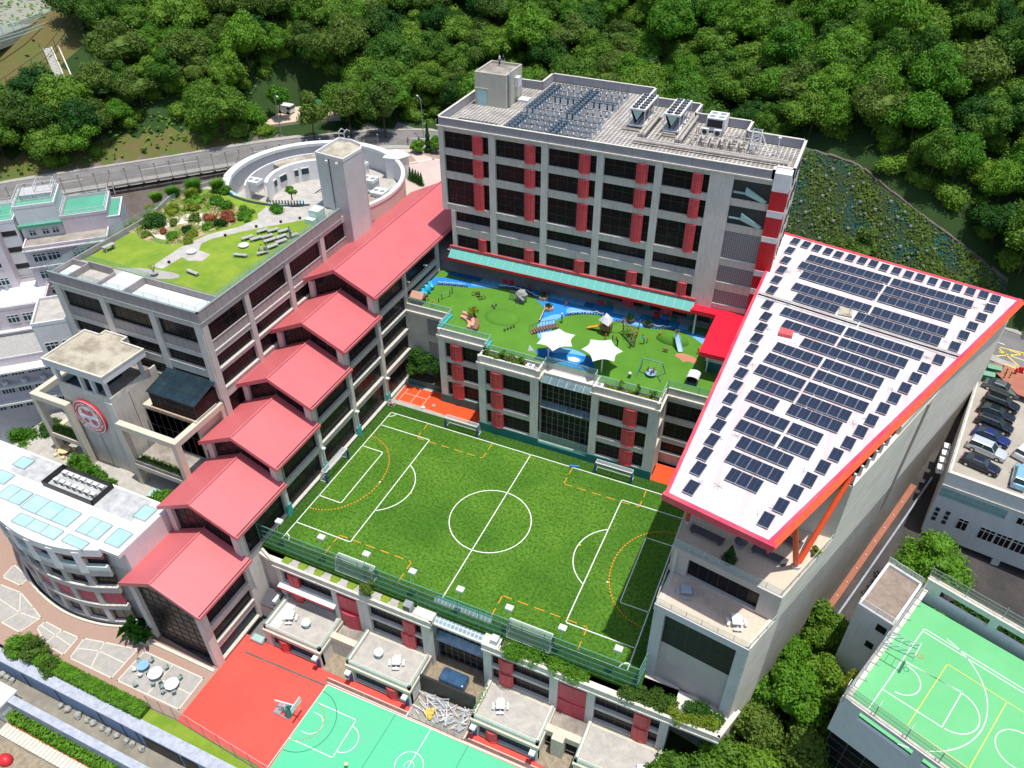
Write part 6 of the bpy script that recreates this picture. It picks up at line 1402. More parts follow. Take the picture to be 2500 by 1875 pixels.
t=thing('white_kiosk','small white and blue hut against the lower wall at the left edge','hut',(-84.5,23.2,-14));MB().box(-86.5,21.8,-17,-83.6,24.4,-13.0).build('wall','offwhite',t);MB().box(-86.7,21.6,-13,-83.4,24.6,-12.7).build('roof','white',t)
t=thing('boardwalk','timber plank walkway with a red edge at the bottom left corner','walkway',(-76,21,-17));b=MB()
for i in range(34):x=-84+i*.62;b.box(x,20.2,-16.7,x+.55,21.7,-16.6)
b.build('planks','cream',t);MB().box(-84,21.7,-17,-63,21.9,-16.4).build('edge','fascia',t);MB().box(-90,15.2,-17,-63,20.0,-16.9).build('dirt','bedsoil2',t)
t=thing('red_dome','red domed play object at the very bottom left corner','object',(-79.6,17.9,-16.9));MB().blob((-79.8,18.1,-16.5),1.0,.8,.8,6,12).build('shell','binred',t,smooth=True)
rail('court_fence','tall thin mesh fence along the near edge of the red court',[(-64.0,29.3),(-60,29.45),(-45,28.4),(-30,27.8)],-11.2,3.4,'kerb',2.6,(1,.5,.04),.04,netm='net2',cat='fence')
b=MB();b.prism([(-64.5,27.7),(-30,27.7),(-30,28.2),(-45,28.8),(-60,29.5),(-64.5,29.3)],-11.3,-11.1);struct('grass_verge',b,'grass')
# ================================================================ GYM WITH SOLAR ROOF
Gy=thing('sports_hall','wedge shaped sports hall with a red edged white roof covered in solar panels','building',(5,80,-5))
A,B,C_,D_=(-6.7,114.9),(24.97,108.2),(2.08,53.3),(-8.37,55.5)
ZT=27.0
q=[D_,C_,B,A]
b=MB();b.prism(q,ZT-.35,ZT);Rf=b.build('roof','gymroof',Gy)
b=MB()
def fascia(P,Q,top,dep,w=.35):
    F=frame(P,Q);b.fbox(F,-.3,-.02,top-dep,F.L+.3,w,top)
b=MB();F=frame(C_,B);b.add([F(-.3,.0,ZT-1.35),F(F.L+.2,.0,ZT-1.35),F(F.L+.2,.6,ZT-.1),F(-.3,.6,ZT-.1),F(-.3,-.35,ZT-.6),F(F.L+.2,-.35,ZT-.6),F(F.L+.2,-.1,ZT+.18),F(-.3,-.1,ZT+.18)],[(0,1,2,3),(3,2,6,7),(7,6,5,4),(4,5,1,0),(0,3,7,4),(1,5,6,2)]);b.build('east_fascia','orange',Gy)
b=MB();F=frame(D_,C_);b.fbox(F,-.35,-.05,ZT-.7,F.L+.4,.5,ZT+.12);F=frame(A,D_);b.fbox(F,-.3,-.1,ZT-.7,F.L+.35,.25,ZT+.121);F=frame(B,A);b.fbox(F,-.3,-.1,ZT-.7,F.L+.2,.3,ZT+.119)
F=frame(C_,B);b.fbox(F,-.2,-.32,ZT-.5,F.L+.2,.05,ZT+.2)
b.build('red_edge','crim',Gy)
b=MB();b.seg((-6.9,96.05),(17.7,91.4),.38,ZT+.03);b.build('expansion_joint','black',Rf);b=MB();b.seg((-6.9,96.6),(17.9,91.9),.3,ZT+.025);b.seg((-6.9,95.5),(17.6,90.9),.3,ZT+.025);b.build('joint_flashing','stone',Rf)
b=MB()
b.add([(0.6,66,ZT+.03),(.74,66,ZT+.03),(8.64,107.5,ZT+.03),(8.5,107.5,ZT+.03),(0.6,66,ZT+.1),(.74,66,ZT+.1),(8.64,107.5,ZT+.1),(8.5,107.5,ZT+.1)],BF);b.build('cable_tray','white',Rf)
t=thing('roof_hatch','small red box hatch on a white pad on the solar roof','hatch',(-2.2,87.5,ZT));MB().box(-3.0,87.0,ZT+.1,-1.3,88.3,ZT+.6).build('box','rededge',t);MB().box(-3.6,86.3,ZT,-.6,88.6,ZT+.1).build('pad','white',t)
t=thing('roof_hatch','small gravelled hatch pad in the middle of the rear rows of panels','hatch',(4.3,95.8,ZT));MB().box(3.3,95.0,ZT,5.0,97.0,ZT+.18).build('pad','oldroof',t);MB().cyl(4.6,95.5,ZT+.1,ZT+1.6,.04,5).build('rod','steel',t)
ang=math.atan2(-.193,.982)
proto={}
def pvpanel():
    t=thing('solar_module','x','solar panel',(0,0,0))
    MB().box(-.54,-.97,.2,.54,.97,.25).build('cells','pv',t);b=MB();b.box(-.56,-1.0,.17,.56,-.97,.26);b.box(-.56,.97,.17,.56,1.0,.26);b.box(-.56,-.97,.17,-.54,.97,.26);b.box(.54,-.97,.17,.56,.97,.26);b.build('frame','alu',t)
    b=MB();b.box(-.5,-.75,0,.5,-.68,.17);b.box(-.5,.68,0,.5,.75,.17);b.build('rails','steel',t);return t
PVP=pvpanel();used=[False]
def putp(x,y,label,grp):
    if not used[0]:o=PVP;used[0]=True
    else:o=dup(PVP)
    o.location=(x,y,ZT);o.rotation_euler=(0,0,ang);o['label']=label;o['group']=grp
ROWS=[(-3.73,59.5,3),(-4.3,62.12,5),(-3.73,64.69,5),(-4.41,67.38,7),(-3.88,70.0,7),(-4.35,72.92,3),(0.24,72.27,5),(-3.72,75.48,9),(-4.39,78.24,11),(-3.73,81.01,11),(-3.17,83.65,11),(-0.28,85.86,10),(-3.05,89.08,13),(-3.65,92.01,15),(-2.64,96.15,5),(5.18,94.62,9),(-3.27,98.83,17),(-2.73,102.43,17),(-3.32,105.1,19),(-2.55,107.63,19)]
ordn='first second third fourth fifth sixth sixth sixth seventh eighth ninth tenth eleventh twelfth thirteenth thirteenth fourteenth fifteenth sixteenth last'.split()
ca,sa=math.cos(ang),math.sin(ang)
for r,(x,y,n) in enumerate(ROWS):
    for i in range(n):
        u=.6+i*1.14;v=.95
        if r in (3,4,7,8,9,10,12,13) and i >= n*0.43:u += .25
        if r > 15 and i >= n*.5:u += .25
        px,py=x+u*ca-v*sa,y+u*sa+v*ca
        putp(px,py,'dark solar panel in the %s row from the front of the white sports hall roof' % ordn[r],'solar panels in rows on the sports hall roof')
Lc=[(-6.4,57.0),(-6.4,59.9),(-6.3,62.3),(-6.1,64.7),(-6.0,67.3),(-5.9,69.7),(-5.8,72.3),(-5.7,74.9),(-5.6,77.5),(-5.6,80.2),(-5.4,82.9),(-5.3,85.4),(-5.2,88.0),(-5.1,90.7),(-5.4,93.6),(-5.5,97.6),(-5.4,100.5),(-5.2,103.5),(-5.1,106.5),(-5.0,109.6),(-4.7,112.7)]
Tc=[(-3.1,112.3),(-1.5,111.9),(0.1,111.5),(1.6,111.1),(3.3,110.9),(4.9,110.7),(6.4,110.4),(7.9,109.9),(9.5,109.6),(11.1,109.2),(12.6,109.0),(14.2,108.6),(15.8,108.3),(17.3,108.1),(18.9,107.8),(20.5,107.6),(21.9,107.1)]
Rc=[(21.2,104.4),(20.2,101.6),(19.1,98.9),(18.1,96.3),(17.1,93.3),(15.4,89.6),(13.9,87.2),(13.0,84.7),(12.0,82.2),(11.0,79.8),(10.0,77.4),(9.0,74.8),(8.1,72.4),(7.1,70.0),(6.1,67.6),(5.1,65.2),(4.1,62.8),(3.1,60.5),(2.1,58.1),(1.1,55.7)]
for pts,lb in ((Lc,'left'),(Tc,'rear'),(Rc,'right')):
    for x,y in pts:putp(x,y,'single dark solar panel standing alone along the %s edge of the sports hall roof' % lb,'single panels along the sports hall roof edge')
fx=None;random.seed(21)
for x,y in ((-4.9,58.3),(.9,57.0),(-4.6,66.0),(4.2,64.5),(-4.6,73.9),(7.9,74.3),(-4.1,80.5),(11.5,82),(-3.6,88.6),(13.2,89.5),(-3.9,95),(17,94.5),(-3.6,104),(19,101),(20,104.6)):
    if fx is None:
        b=MB()
        for a in range(2):
            for s in (-.9,.9)[a:a+1]:
                for k in range(3):aa=k*1.05+a*.4;b.tube((s-.55*math.cos(aa),-.5*math.sin(aa),.03),(s+.55*math.cos(aa),.5*math.sin(aa),.12),.025,3)
        fx=b.build('roof_anchor','steel',org=(0,0,0));o=fx
    else:o=fx.copy();COL.objects.link(o)
    o.location=(x,y,ZT);o.rotation_euler=(0,0,random.uniform(0,1));tag(o,'spidery wire fixing lying on the white roof between the panels','fixing','wire fixings on the white roof')
e2=Vector((.353,.936))
def ew(s):return (3.0+(s-51.4)*.378,s)
wallp=[(-7.3,53.0),(2.9,51.5),ew(56),ew(66),ew(110),(-6.3,113.5),(-6.6,104)]
MB().prism([(-7.0,53.9),(2.6,52.3),ew(57),ew(108),(-6.2,112),(-6.9,60)],-12,12.5).build('lower_core','conc2',Gy)
b=MB();F=frame(ew(51.4),ew(109.5));b.fbox(F,0,-.5,-12,F.L,0,13.1);F=frame(ew(55.8),ew(109.5));b.fbox(F,0,-.5,13.1,F.L,0,17.0);F=frame(ew(65.8),ew(109.5));b.fbox(F,0,-.5,17.0,F.L,0,25.2);F=frame(ew(76),ew(109.5));b.fbox(F,0,-.45,25.2,F.L,-.05,26.4);b.build('east_wall','gymwall',Gy)
b=MB();F=frame((-6.95,104.6),(-6.95,53.2));b.fbox(F,0,-.4,-1,F.L,0,13.0);F=frame((-6.95,104.6),(-6.95,57.6));b.fbox(F,0,-.4,13.0,F.L,0,17.0);F=frame((-6.95,104.6),(-6.95,65));b.fbox(F,0,-.4,17,F.L,0,26.0);b.build('west_wall','conc2',Gy)
S1,S2=(-7.35,53.05),(2.95,51.45)
F=frame(S1,S2);MB().fbox(F,0,-.7,-1,1.25,0,11.95).build('pier','tower',Gy);MB().fbox(F,F.L-1.2,-.7,-2.5,F.L,0,11.95).build('pier','tower',Gy)
MB().fbox(F,-.05,-.9,11.9,F.L+.05,.12,12.9).build('terrace_beam','tower',Gy)
window(Gy,F,1.25,F.L-1.2,6.3,11.9,6,(.5,),v=-.6,gm='dark')
MB().fbox(F,1.25,-.75,-2.3,F.L-1.2,-.5,6.3).build('infill_wall','pinkwall',Gy)
MB().prism([(-7.3,53.1),(2.9,51.5),ew(56.2),(-7.0,58)],12.6,12.95).build('terrace_slab','terrtan',Gy)
rail('terrace_guard','glass guard round the lower terrace of the sports hall',[(-7.3,58),(-7.3,53.1),(2.9,51.5),ew(56)],12.9,1.0,'ledge',1.6,(1,.03),.03,glassm='bglass',cat='balustrade')
U1,U2=(-7.25,57.9),(4.6,55.7);F=frame(U1,U2);MB().prism([(-6.95,58.4),(4.4,56.4),ew(66),(-6.9,66)],13,16.6).build('mid_core','conc2',Gy)
MB().fbox(F,0,-.6,13,2.0,0,16.7).fbox(F,F.L-2.1,-.6,13,F.L,0,16.7).fbox(F,2.0,-.6,16.1,F.L-2.1,0,16.7).fbox(F,2.0,-.6,12.95,F.L-2.1,0,13.3).fbox(F,-.05,-.8,16.7,F.L+.05,.15,17.2).build('mid_walls','pinkwall',Gy)
window(Gy,F,2.0,F.L-2.1,13.3,16.1,7,(),v=-.5)
MB().prism([(-7.2,58.0),(4.6,55.8),ew(66),(-7.0,65.6)],16.95,17.1).build('upper_terrace_slab','terrtan',Gy)
rail('terrace_guard','glass guard round the roofed upper terrace of the sports hall',[(-7.15,65),(-7.15,58.0),(4.55,55.85),ew(65.5)],17.1,1.05,'ledge',1.6,(1,.03),.03,glassm='bglass',cat='balustrade')
F=frame((-6.9,65.2),ew(65.8));MB().fbox(F,0,-.4,17.1,F.L,0,25.2).build('terrace_back_wall','pinkwall',Gy);b=MB()
for u in (3.5,7,10.5):b.fbox(F,u,0,17.1,u+.04,.02,25)
b.build('wall_joints','frame',Gy);MB().fbox(F,.8,-.1,17.2,3.2,.05,20).build('door','frame',Gy)
b=MB();F=frame(ew(66),ew(109))
for u in [i*1.6 for i in range(6)]:b.fbox(F,u,-.4,25.2,u+.25,-.15,ZT-.4)
b.build('clerestory_posts','tower',Gy)
b=MB();b.tube((5.3,60.3,17.1),(3.7,57.9,26.2),.3,10);b.tube((5.35,60.4,17.1),(8.0,66.2,26.2),.3,10);b.tube((-6.7,61.9,17.1),(-6.6,58.5,26.3),.3,10);b.build('raking_columns','orange',Gy)
b=MB();b.cyl(5.3,60.3,17.1,17.5,.5,14);b.cyl(-6.6,61.9,17.1,17.5,.5,14);b.build('column_bases','tower',Gy)
b=MB();F=frame(ew(72),ew(109))
F=frame(ew(51.4),ew(109.5));b.add([F(34,0,25),F(35,0,25),F(33,0,9),F(32,0,9),F(34,.12,25),F(35,.12,25),F(33,.12,9),F(32,.12,9)],BF)
b.build('downpipe_box','taupe',Gy)
for x,y,lb in ((-4.2,60.5,'long grey slatted bench at the left of the roofed terrace'),(2.5,60.4,'long grey slatted bench at the front right of the roofed terrace'),(3.6,63.4,'long grey slatted bench behind the orange raking column'),(-4.4,63.6,'long grey slatted bench at the back under the roof edge')):
    t=thing('slatted_bench',lb,'bench',(0,0,0),group='long grey slatted benches');b=MB()
    for i in range(5):b.box(-1.9,-.5+i*.21,.42,1.9,-.32+i*.21,.48)
    b.build('slats','greytimber',t);MB().box(-1.7,-.4,0,-1.5,.45,.42).box(1.5,-.4,0,1.7,.45,.42).build('legs','greytimber',t);t.location=(x,y,17.1);t.rotation_euler=(0,0,ang)
t=thing('closed_parasol','small dark octagonal parasol on the roofed terrace','parasol',(-.6,60.6,17.1));b=MB();n=8;ctr=(-.6,60.6)
b.add([(ctr[0]+.75*math.cos(i*.7854),ctr[1]+.75*math.sin(i*.7854),18.0) for i in range(8)]+[(ctr[0],ctr[1],18.4)],[(i,(i+1) % 8,8) for i in range(8)]+[tuple(range(7,-1,-1))]);b.build('canopy','greytimber',t);MB().cyl(-.6,60.6,17.1,18.3,.05,6).build('pole','steel',t);MB().cyl(-.6,60.6,17.1,17.2,.4,10).build('base','stone',t)
picnic(-4.7,55.6,12.95,.35,'pale blue picnic table at the left of the lower sports hall terrace','slidegrey');picnic(1.1,53.9,12.95,.35,'bright white picnic table in the sunlit corner of the lower sports hall terrace')
fc=None
for x,y,rz in ((-3.1,55.8,.5),(-2.2,55.2,1.5),(-1.2,54.6,2),(-.3,54.7,.3),(-.5,54.1,3.3)):
    if fc is None:
        t=thing('wire_chair','x','chair',(0,0,0),group='wire chairs on the lower terrace');b=MB();b.path([(.3*math.cos(a),.25*math.sin(a),.42) for a in [i*.628 for i in range(11)]],.02,4);b.path([(.3*math.cos(a),.25*math.sin(a)+.1,.85) for a in [i*.628/2 for i in range(11)]],.02,4);b.build('seat_ring','stone',t);b=MB()
        for a in range(4):b.tube((.25*math.cos(a*1.57+.8),.22*math.sin(a*1.57+.8),.42),(.3*math.cos(a*1.57+.8),.28*math.sin(a*1.57+.8),0),.02,4)
        b.build('legs','stone',t);fc=o=t
    else:o=dup(fc)
    o.location=(x,y,12.95);o.rotation_euler=(0,0,rz);o['label']='light wire chair in the middle of the lower sports hall terrace'
# ================================================================ EAST SIDE
CP=thing('car_park_building','white painted building with cars parked on its roof deck','building',(25,90,2))
dd=Vector((.989,-.150));p0=Vector((20.9,87.0));nn=Vector((.150,.989))
def cpt(u,v):w=p0+dd*u+nn*v;return (w.x,w.y)
wv=Vector((.165,.986))
pol=[cpt(0,0),cpt(22,0),cpt(22,30),(24.9,112.5)]
MB().prism(pol,2.0,12.0).build('core_walls','offwhite',CP)
F=frame(cpt(0,0),cpt(22,0))
MB().prism([cpt(.2,.2),cpt(21.8,.2),cpt(21.8,30),(25.1,112.3)],12.0,12.05).build('parking_deck','parkdeck',CP)
b=MB();b.fbox(F,0,-.35,12.0,F.L,0,12.9);Fw=frame((24.9,112.5),cpt(0,0));b.fbox(Fw,0,-.3,12,Fw.L,0,12.75);b.build('parapet','offwhite',CP);b=MB()
b.fbox(F,0,-.45,12.9,F.L,.05,12.98);b.fbox(Fw,0,-.35,12.75,Fw.L,.05,12.83);b.fbox(F,0,0,10.75,F.L,.15,10.9);b.build('coping','ledge',CP);b=MB()
for u in [i*1.8 for i in range(14)]:p=Fw(u,-.15,12.8);b.tube(p,(p[0],p[1],13.4),.03,4)
b.path([Fw(0,-.15,13.4),Fw(Fw.L,-.15,13.4)],.04,4);b.build('guard_rail','white',CP)
u=.1
for k in range(5):window(CP,F,.1+k*1.55,.1+k*1.55+1.45,8.9,10.3,2,(.5,),v=.0,gm='glassb2',fm='paleteal',bar=.03)
for k in range(3):
    for uu in (.5,1.75):MB().fbox(F,uu,.0,4.5+k*.85,uu+.5,.05,5.1+k*.85).build('vent_window','frame',CP)
window(CP,F,3.4,4.6,4.6,6.5,2,(.75,),v=.02,fm='white')
for k in range(4):window(CP,F,6.0+k*1.9,7.75+k*1.9,4.4,6.4,3,(.75,),v=.02,fm='white')
for k in range(4):window(CP,F,9.0+k*2.4,10.4+k*2.4,8.9,10.0,2,(),v=.02,fm='white')
b=MB();b.box(29.7,85.7,-3,30.6,86.5,2.0);b.box(21.4,87.3,-3,22.2,88,2);b.build('undercroft_columns','offwhite',CP)
MB().prism([cpt(2,7),cpt(22,7),cpt(22,7.3),cpt(2,7.3)],-3,2).build('undercroft_wall','conc2',CP)
for k in range(4):
    t=thing('wall_condenser','small white condenser on the west wall of the car park building, %s in the stack' % ('first second third fourth'.split()[k]),'air conditioner',(21.2,91+k*1.6,9.0),group='condensers on the west wall');MB().box(20.5+k*.25,91+k*1.6,9.0,21.3+k*.25,92.1+k*1.6,9.8).build('casing','white',t)
b=MB();b.prism([(9,70),(45,70),(45,100),(20,100)],-3.4,-3.0)
b=MB();b.prism([(24.5,112.6),(50,109),(50,124),(24.5,126)],12.0,13.0);struct('access_road',b,'asphalt')
b=MB();yy=[((26.2,119.2),(26.3,116.2)),((26.2,119.2),(31,118.9)),((26.3,116.2),(34,112.8)),((27.1,119.3),(30.3,114.6)),((26.8,116.3),(31,118.6)),((29,118.8),(34,117.5)),((27.6,117.8),(36,115.3))]
for a,c in yy:b.seg(a,c,.22,13.008)
struct('yellow_box_marking',b,'yline')
b=MB();b.prism([(26.6,115.4),(33,112.0),(33,106.5),(29.5,107.5),(26.9,111.8)],13.0,13.06)
struct('red_pavement',b,'redpave2')
b=MB();b.seg((26.6,115.4),(34,112.0),.3,13.07);struct('kerb_line',b,'yline')
for k,(x,y) in enumerate(((25.7,110.8),(26.6,112.6))):
    t=thing('waste_skip',('green lidded waste skip nearest the parked cars','green lidded waste skip by the yellow road box')[k],'skip',(x,y,12.05));h0=12.05 if k == 0 else 12.9
    b=MB();b.box(x-.9,y-.6,12.1,x+.9,y+.6,13.3+.2*k)
    M['skipg']=pm('green skip paint',(.015,.22,.10),(.02,.17,.09),1,.5);MB().box(x-.9,y-.6,12.1,x+.9,y+.6,13.3+.2*k).build('body','skipg',t);MB().add([(x-.95,y-.65,13.3+.2*k),(x+.95,y-.65,13.3+.2*k),(x+.95,y+.65,13.3+.2*k),(x-.95,y+.65,13.3+.2*k),(x-.95,y,13.65+.2*k),(x+.95,y,13.65+.2*k)],[(0,1,5,4),(4,5,2,3),(0,4,3),(1,2,5),(0,3,2,1)]).build('lid','skipg',t)
for k,(x,y) in enumerate(((27.6,112.6),(28.1,111.9),(28.6,111.2),(27.9,110.9))):
    t=thing('striped_bollard','black and yellow striped bollard by the red paving, number %s from the road' % ('one','two','three','four')[k],'bollard',(x,y,13.06),group='striped bollards');b=MB()
    for i in range(5):b.cyl(x,y,13.06+i*.2,13.26+i*.2,.09,8,i % 2)
    b.build('post',['black','yline'],t)
t=thing('hydrant','red hydrant on the red paving beside the bollards','hydrant',(29.4,112.6,13.06));b=MB();b.cyl(29.4,112.6,13.06,13.9,.16,10);b.blob((29.4,112.6,13.95),.2,.2,.16);b.tube((29.1,112.6,13.6),(29.7,112.6,13.6),.1,8);b.build('body','binred',t)
t=thing('barrier_frame','red traffic frame next to the hydrant','barrier',(30.0,113.4,13.06));MB().box(29.7,113.2,13.06,30.4,113.5,13.9).build('panel','binred',t);MB().box(29.6,113.1,13.06,30.5,113.6,13.15).build('base','black',t)
# ---- cars
def carmesh(L,W,H,kind):
    hb=H*.58
    if kind == 'sedan':prof=[(-.5,.28,.62),(-.46,.22,.92),(-.30,.22,.96),(-.02,.22,.95),(.2,.22,.93),(.40,.22,.82),(.47,.24,.68),(.5,.30,.55)]
    else:prof=[(-.5,.30,.85),(-.48,.24,1.02),(-.30,.22,1.04),(0,.22,1.02),(.22,.22,.98),(.40,.24,.88),(.47,.26,.74),(.5,.32,.60)]
    b=MB();vs=[]
    for f,z0,z1 in prof:
        k=1-.10*max(0,abs(f)-.36)/.14
        for s in (-1,1):pass
        w=W/2*k;vs += [(f*L,-w*.94,z0),(f*L,-w,(z0+z1)*.5),(f*L,-w*.93,z1),(f*L,-w*.45,z1+.045),(f*L,w*.45,z1+.045),(f*L,w*.93,z1),(f*L,w,(z0+z1)*.5),(f*L,w*.94,z0)]
    fs=[]
    n=len(prof)
    for i in range(n-1):
        for j in range(8):a=i*8+j;c=i*8+(j+1) % 8;fs.append((a,a+8,c+8,c))
    fs += [tuple(range(0,8)),tuple(range(8*n-1,8*n-9,-1))]
    b.add(vs,fs)
    return b
def cabin(L,W,H,kind):
    if kind == 'sedan':xb0,xb1,xt0,xt1=-.40,.20,-.22,.06
    elif kind == 'suv':xb0,xb1,xt0,xt1=-.47,.22,-.42,.08
    else:xb0,xb1,xt0,xt1=-.46,.24,-.40,.10
    zb=.95 if kind == 'sedan' else 1.02;w0=W*.45;w1=W*.36
    base=[(xb0*L,-w0,zb),(xb1*L,-w0,zb-.04),(xb1*L,w0,zb-.04),(xb0*L,w0,zb)];top=[(xt0*L,-w1,H-.04),(xt1*L,-w1,H-.02),(xt1*L,w1,H-.02),(xt0*L,w1,H-.04)]
    g=MB();g.add(base+top,BF);r=MB()
    r.add([(xt0*L-.02,-w1-.03,H-.05),(xt1*L+.02,-w1-.03,H-.03),(xt1*L+.02,w1+.03,H-.03),(xt0*L-.02,w1+.03,H-.05),(xt0*L+.1,-w1*.85,H+.02),(xt1*L-.1,-w1*.85,H+.03),(xt1*L-.1,w1*.85,H+.03),(xt0*L+.1,w1*.85,H+.02)],BF)
    for s in (-1,1):
        for (a,c) in ((0,4),(1,5)):
            P=Vector(base[a] if s < 0 else base[3-a]);Q=Vector(top[a] if s < 0 else top[3-a]);r.tube(P,Q,.045,4)
        mx=(xb0+xb1)/2*L;r.tube((mx,s*w0,zb),(mx*.9,s*w1,H-.03),.04,4)
    return g,r
def car(x,y,z,rz,label,paint,kind='sedan',L=4.6,W=1.85,H=1.45):
    t=thing('parked_car',label,'car',(0,0,0),group='cars on the roof car park');body=carmesh(L,W,H,kind).build('body',paint,t,smooth=False);bv=body.modifiers.new('b','BEVEL');bv.width=.06;bv.segments=3;bv.limit_method='ANGLE';bv.angle_limit=R(12)
    g,r=cabin(L,W,H,kind);g.build('windows','cglass',t);ro=r.build('roof',paint,t)
    for fx_ in (-.315,.315):
        for s in (-1,1):
            w=MB();w.tube((fx_*L,s*(W/2-.2),.33),(fx_*L,s*(W/2+.015),.33),.33,16);o=w.build('wheel','tyre',t);w=MB();w.tube((fx_*L,s*(W/2+.0),.33),(fx_*L,s*(W/2+.03),.33),.20,10);w.build('rim','chrome',o)
    for s in (-1,1):
        MB().blob((L*.475,s*W*.36,.66),.14,.2,.1,4,8).build('headlight','chrome',t);MB().blob((-L*.485,s*W*.38,.80 if kind == 'sedan' else .95),.07,.2,.1,4,8).build('tail_light','binred',t);MB().blob((L*.16,s*(W/2+.08),1.0),.09,.12,.08,4,6).build('wing_mirror',paint,t)
    MB().box(L*.485,-.45,.36,L*.503,.45,.56).build('grille','black',t);MB().box(-L*.502,-.26,.5,-L*.497,.26,.62).build('number_plate','white',t)
    t.location=(x,y,z);t.rotation_euler=(0,0,rz);return t
def paint(name,c):m,t,b=newmat(name);b.inputs['Base Color'].default_value=rgb(c);b.inputs['Roughness'].default_value=.25;b.inputs['Metallic'].default_value=.3;b.inputs['Coat Weight'].default_value=.6;M[name]=m;return name
a0=R(-17)
zc=12.05
def cz(x,y):k=(84-12.05)/71.0;return (x*k,y*k)
for (x,y,lb,pc_,kd,L,W,H) in ((27.35,107.4,'grey saloon car next to the green skips','grey_car_paint','sedan',4.9,1.9,1.45),(27.2,103.8,'black five door car second from the green skips','black_car_paint','hatch',4.6,1.85,1.5),
        (26.5,101.1,'black saloon third from the green skips','black_car_paint','sedan',4.7,1.85,1.42),(26.2,98.5,'black people carrier fourth from the green skips','black_car_paint','hatch',4.6,1.85,1.6),(25.75,95.6,'deep blue saloon between the people carrier and the silver estate','blue_car_paint','sedan',4.6,1.8,1.42),
        (25.2,92.7,'silver tall car with a pale roof, second from the south parapet','silver_car_paint','suv',4.8,1.95,1.68),(24.4,89.4,'black saloon nearest the south parapet','navy_car_paint','sedan',4.6,1.85,1.42)):
    if pc_ not in M:paint(pc_,{'grey_car_paint':(.14,.16,.16),'black_car_paint':(.008,.010,.014),'blue_car_paint':(.012,.025,.14),'silver_car_paint':(.55,.60,.60),'navy_car_paint':(.010,.012,.03)}[pc_])
    X,Y=cz(x,y);car(X,Y,zc,a0,lb,pc_,kd,L,W,H)
paint('white_car_paint',(.75,.75,.74));paint('sky_car_paint',(.25,.50,.66))
X,Y=cz(29.9,94.7);car(X,Y,zc,R(62),'white estate car at the right edge of the picture','white_car_paint','suv',4.8,1.9,1.6)
X,Y=cz(28.9,89.0);car(X,Y,zc,R(80),'pale blue van with roof vents beside the black saloon','sky_car_paint','suv',4.8,1.9,1.8)
# ---- alley
b=MB()
F=frame(ew(60),ew(108))
t=thing('red_kerb_walk','narrow red strip dotted with lamps along the foot of the sports hall wall','kerb',(12,76,-2));b=MB()
for i in range(30):
    y0=66+i*.9;y1=y0+.9
    P=ew(y0);Q=ew(y1);z0=gz(P[0],y0)+.5;z1=gz(Q[0],y1)+.5
    b.add([(P[0]+.02,P[1],z0-.6),(P[0]+.75,P[1]-.3,z0-.6),(Q[0]+.75,Q[1]-.3,z1-.6),(Q[0]+.02,Q[1],z1-.6),(P[0]+.02,P[1],z0),(P[0]+.75,P[1]-.3,z0),(Q[0]+.75,Q[1]-.3,z1),(Q[0]+.02,Q[1],z1)],BF)
b.build('strip','redpave2',t);b=MB()
for i in range(12):y0=67+i*2.1;P=ew(y0);b.blob((P[0]+.45,P[1],gz(0,y0)+.62),.1,.1,.08,4,6)
b.build('lamps','white',t);b=MB();pts=[(ew(y)[0]+1.7,ew(y)[1]-.4,gz(0,y)+.25) for y in range(62,96,3)];b.path(pts,.14,6);o=b.build('blue_pipe','bluewtop',org=pts[0]);tag(o,'pale blue pipe running along the dark alley beside the sports hall','pipe')
# ---- rooftop basketball court building
BC=thing('rooftop_court_building','white building with a green basketball court on its roof, bottom right','building',(22,60,-8))
rp=[(13.3,53.6),(24.0,49.0),(42,41.5),(42,61),(21.2,71.2)]
cw0,cw1,cn,cs_=(13.0,52.6),(19.4,69.3),(42,61.2),(42,40.9)
MB().prism([(14.4,55.8),(42,44.6),cn,cw1],-9,3.6).build('core_walls','offwhite',BC);MB().prism([cw0,cs_,cn,cw1],3.6,8.0).build('court_slab','grc2',BC)
def wallrun(root,P,Q,w,z0,z1,holes=(),m='offwhite',nm='parapet'):
    F=frame(P,Q);L=F.L;cuts=sorted(holes);b=MB();u=0
    for a,c,za,zb in cuts:b.fbox(F,u,-w,z0,a,0,z1);b.fbox(F,a,-w,z0,c,0,za);b.fbox(F,a,-w,zb,c,0,z1);u=c
    b.fbox(F,u,-w,z0,L,0,z1);b.build(nm,m,root);return F
Fs=wallrun(BC,(12.6,52.1),(42,40.2),.35,3.6,9.9,[(2.0+k*6.4,7.4+k*6.4,8.1,9.45) for k in range(4)])
MB().fbox(Fs,0,-.5,9.9,Fs.L,.05,10.0).build('coping','ledge',BC)
Fn=wallrun(BC,(42,62.5),(19.9,70.9),.5,7.0,10.6,[(Fn_,Fn_+5.3,8.6,9.9) for Fn_ in (4.5,10.4,16.6)])
MB().fbox(Fn,0,-.6,10.6,Fn.L,.1,10.75).build('coping','ledge',BC)
Fw=wallrun(BC,(19.9,70.9),(12.6,52.1),.5,3.6,9.0);MB().fbox(Fw,0,-.6,9.0,Fw.L,.1,9.12).build('coping','ledge',BC)
MB().fbox(Fs,0,-3.4,-9,Fs.L,-3.05,3.6).build('dark_glazing','glass',BC)
b=MB()
for uu in [i*2.0 for i in range(15)]:b.fbox(Fs,uu,-3.05,-9,uu+.08,-3,3.6)
for zz in [-8+1.5*i for i in range(9)]:b.fbox(Fs,0,-3.04,zz,Fs.L,-3.0,zz+.07)
b.build('glazing_bars','steelb',BC)
bent=lambda p,z,d:[(p[0],p[1],z),(p[0],p[1],z+1.3),(p[0]+d[0]*.5,p[1]+d[1]*.5,z+2.0)]
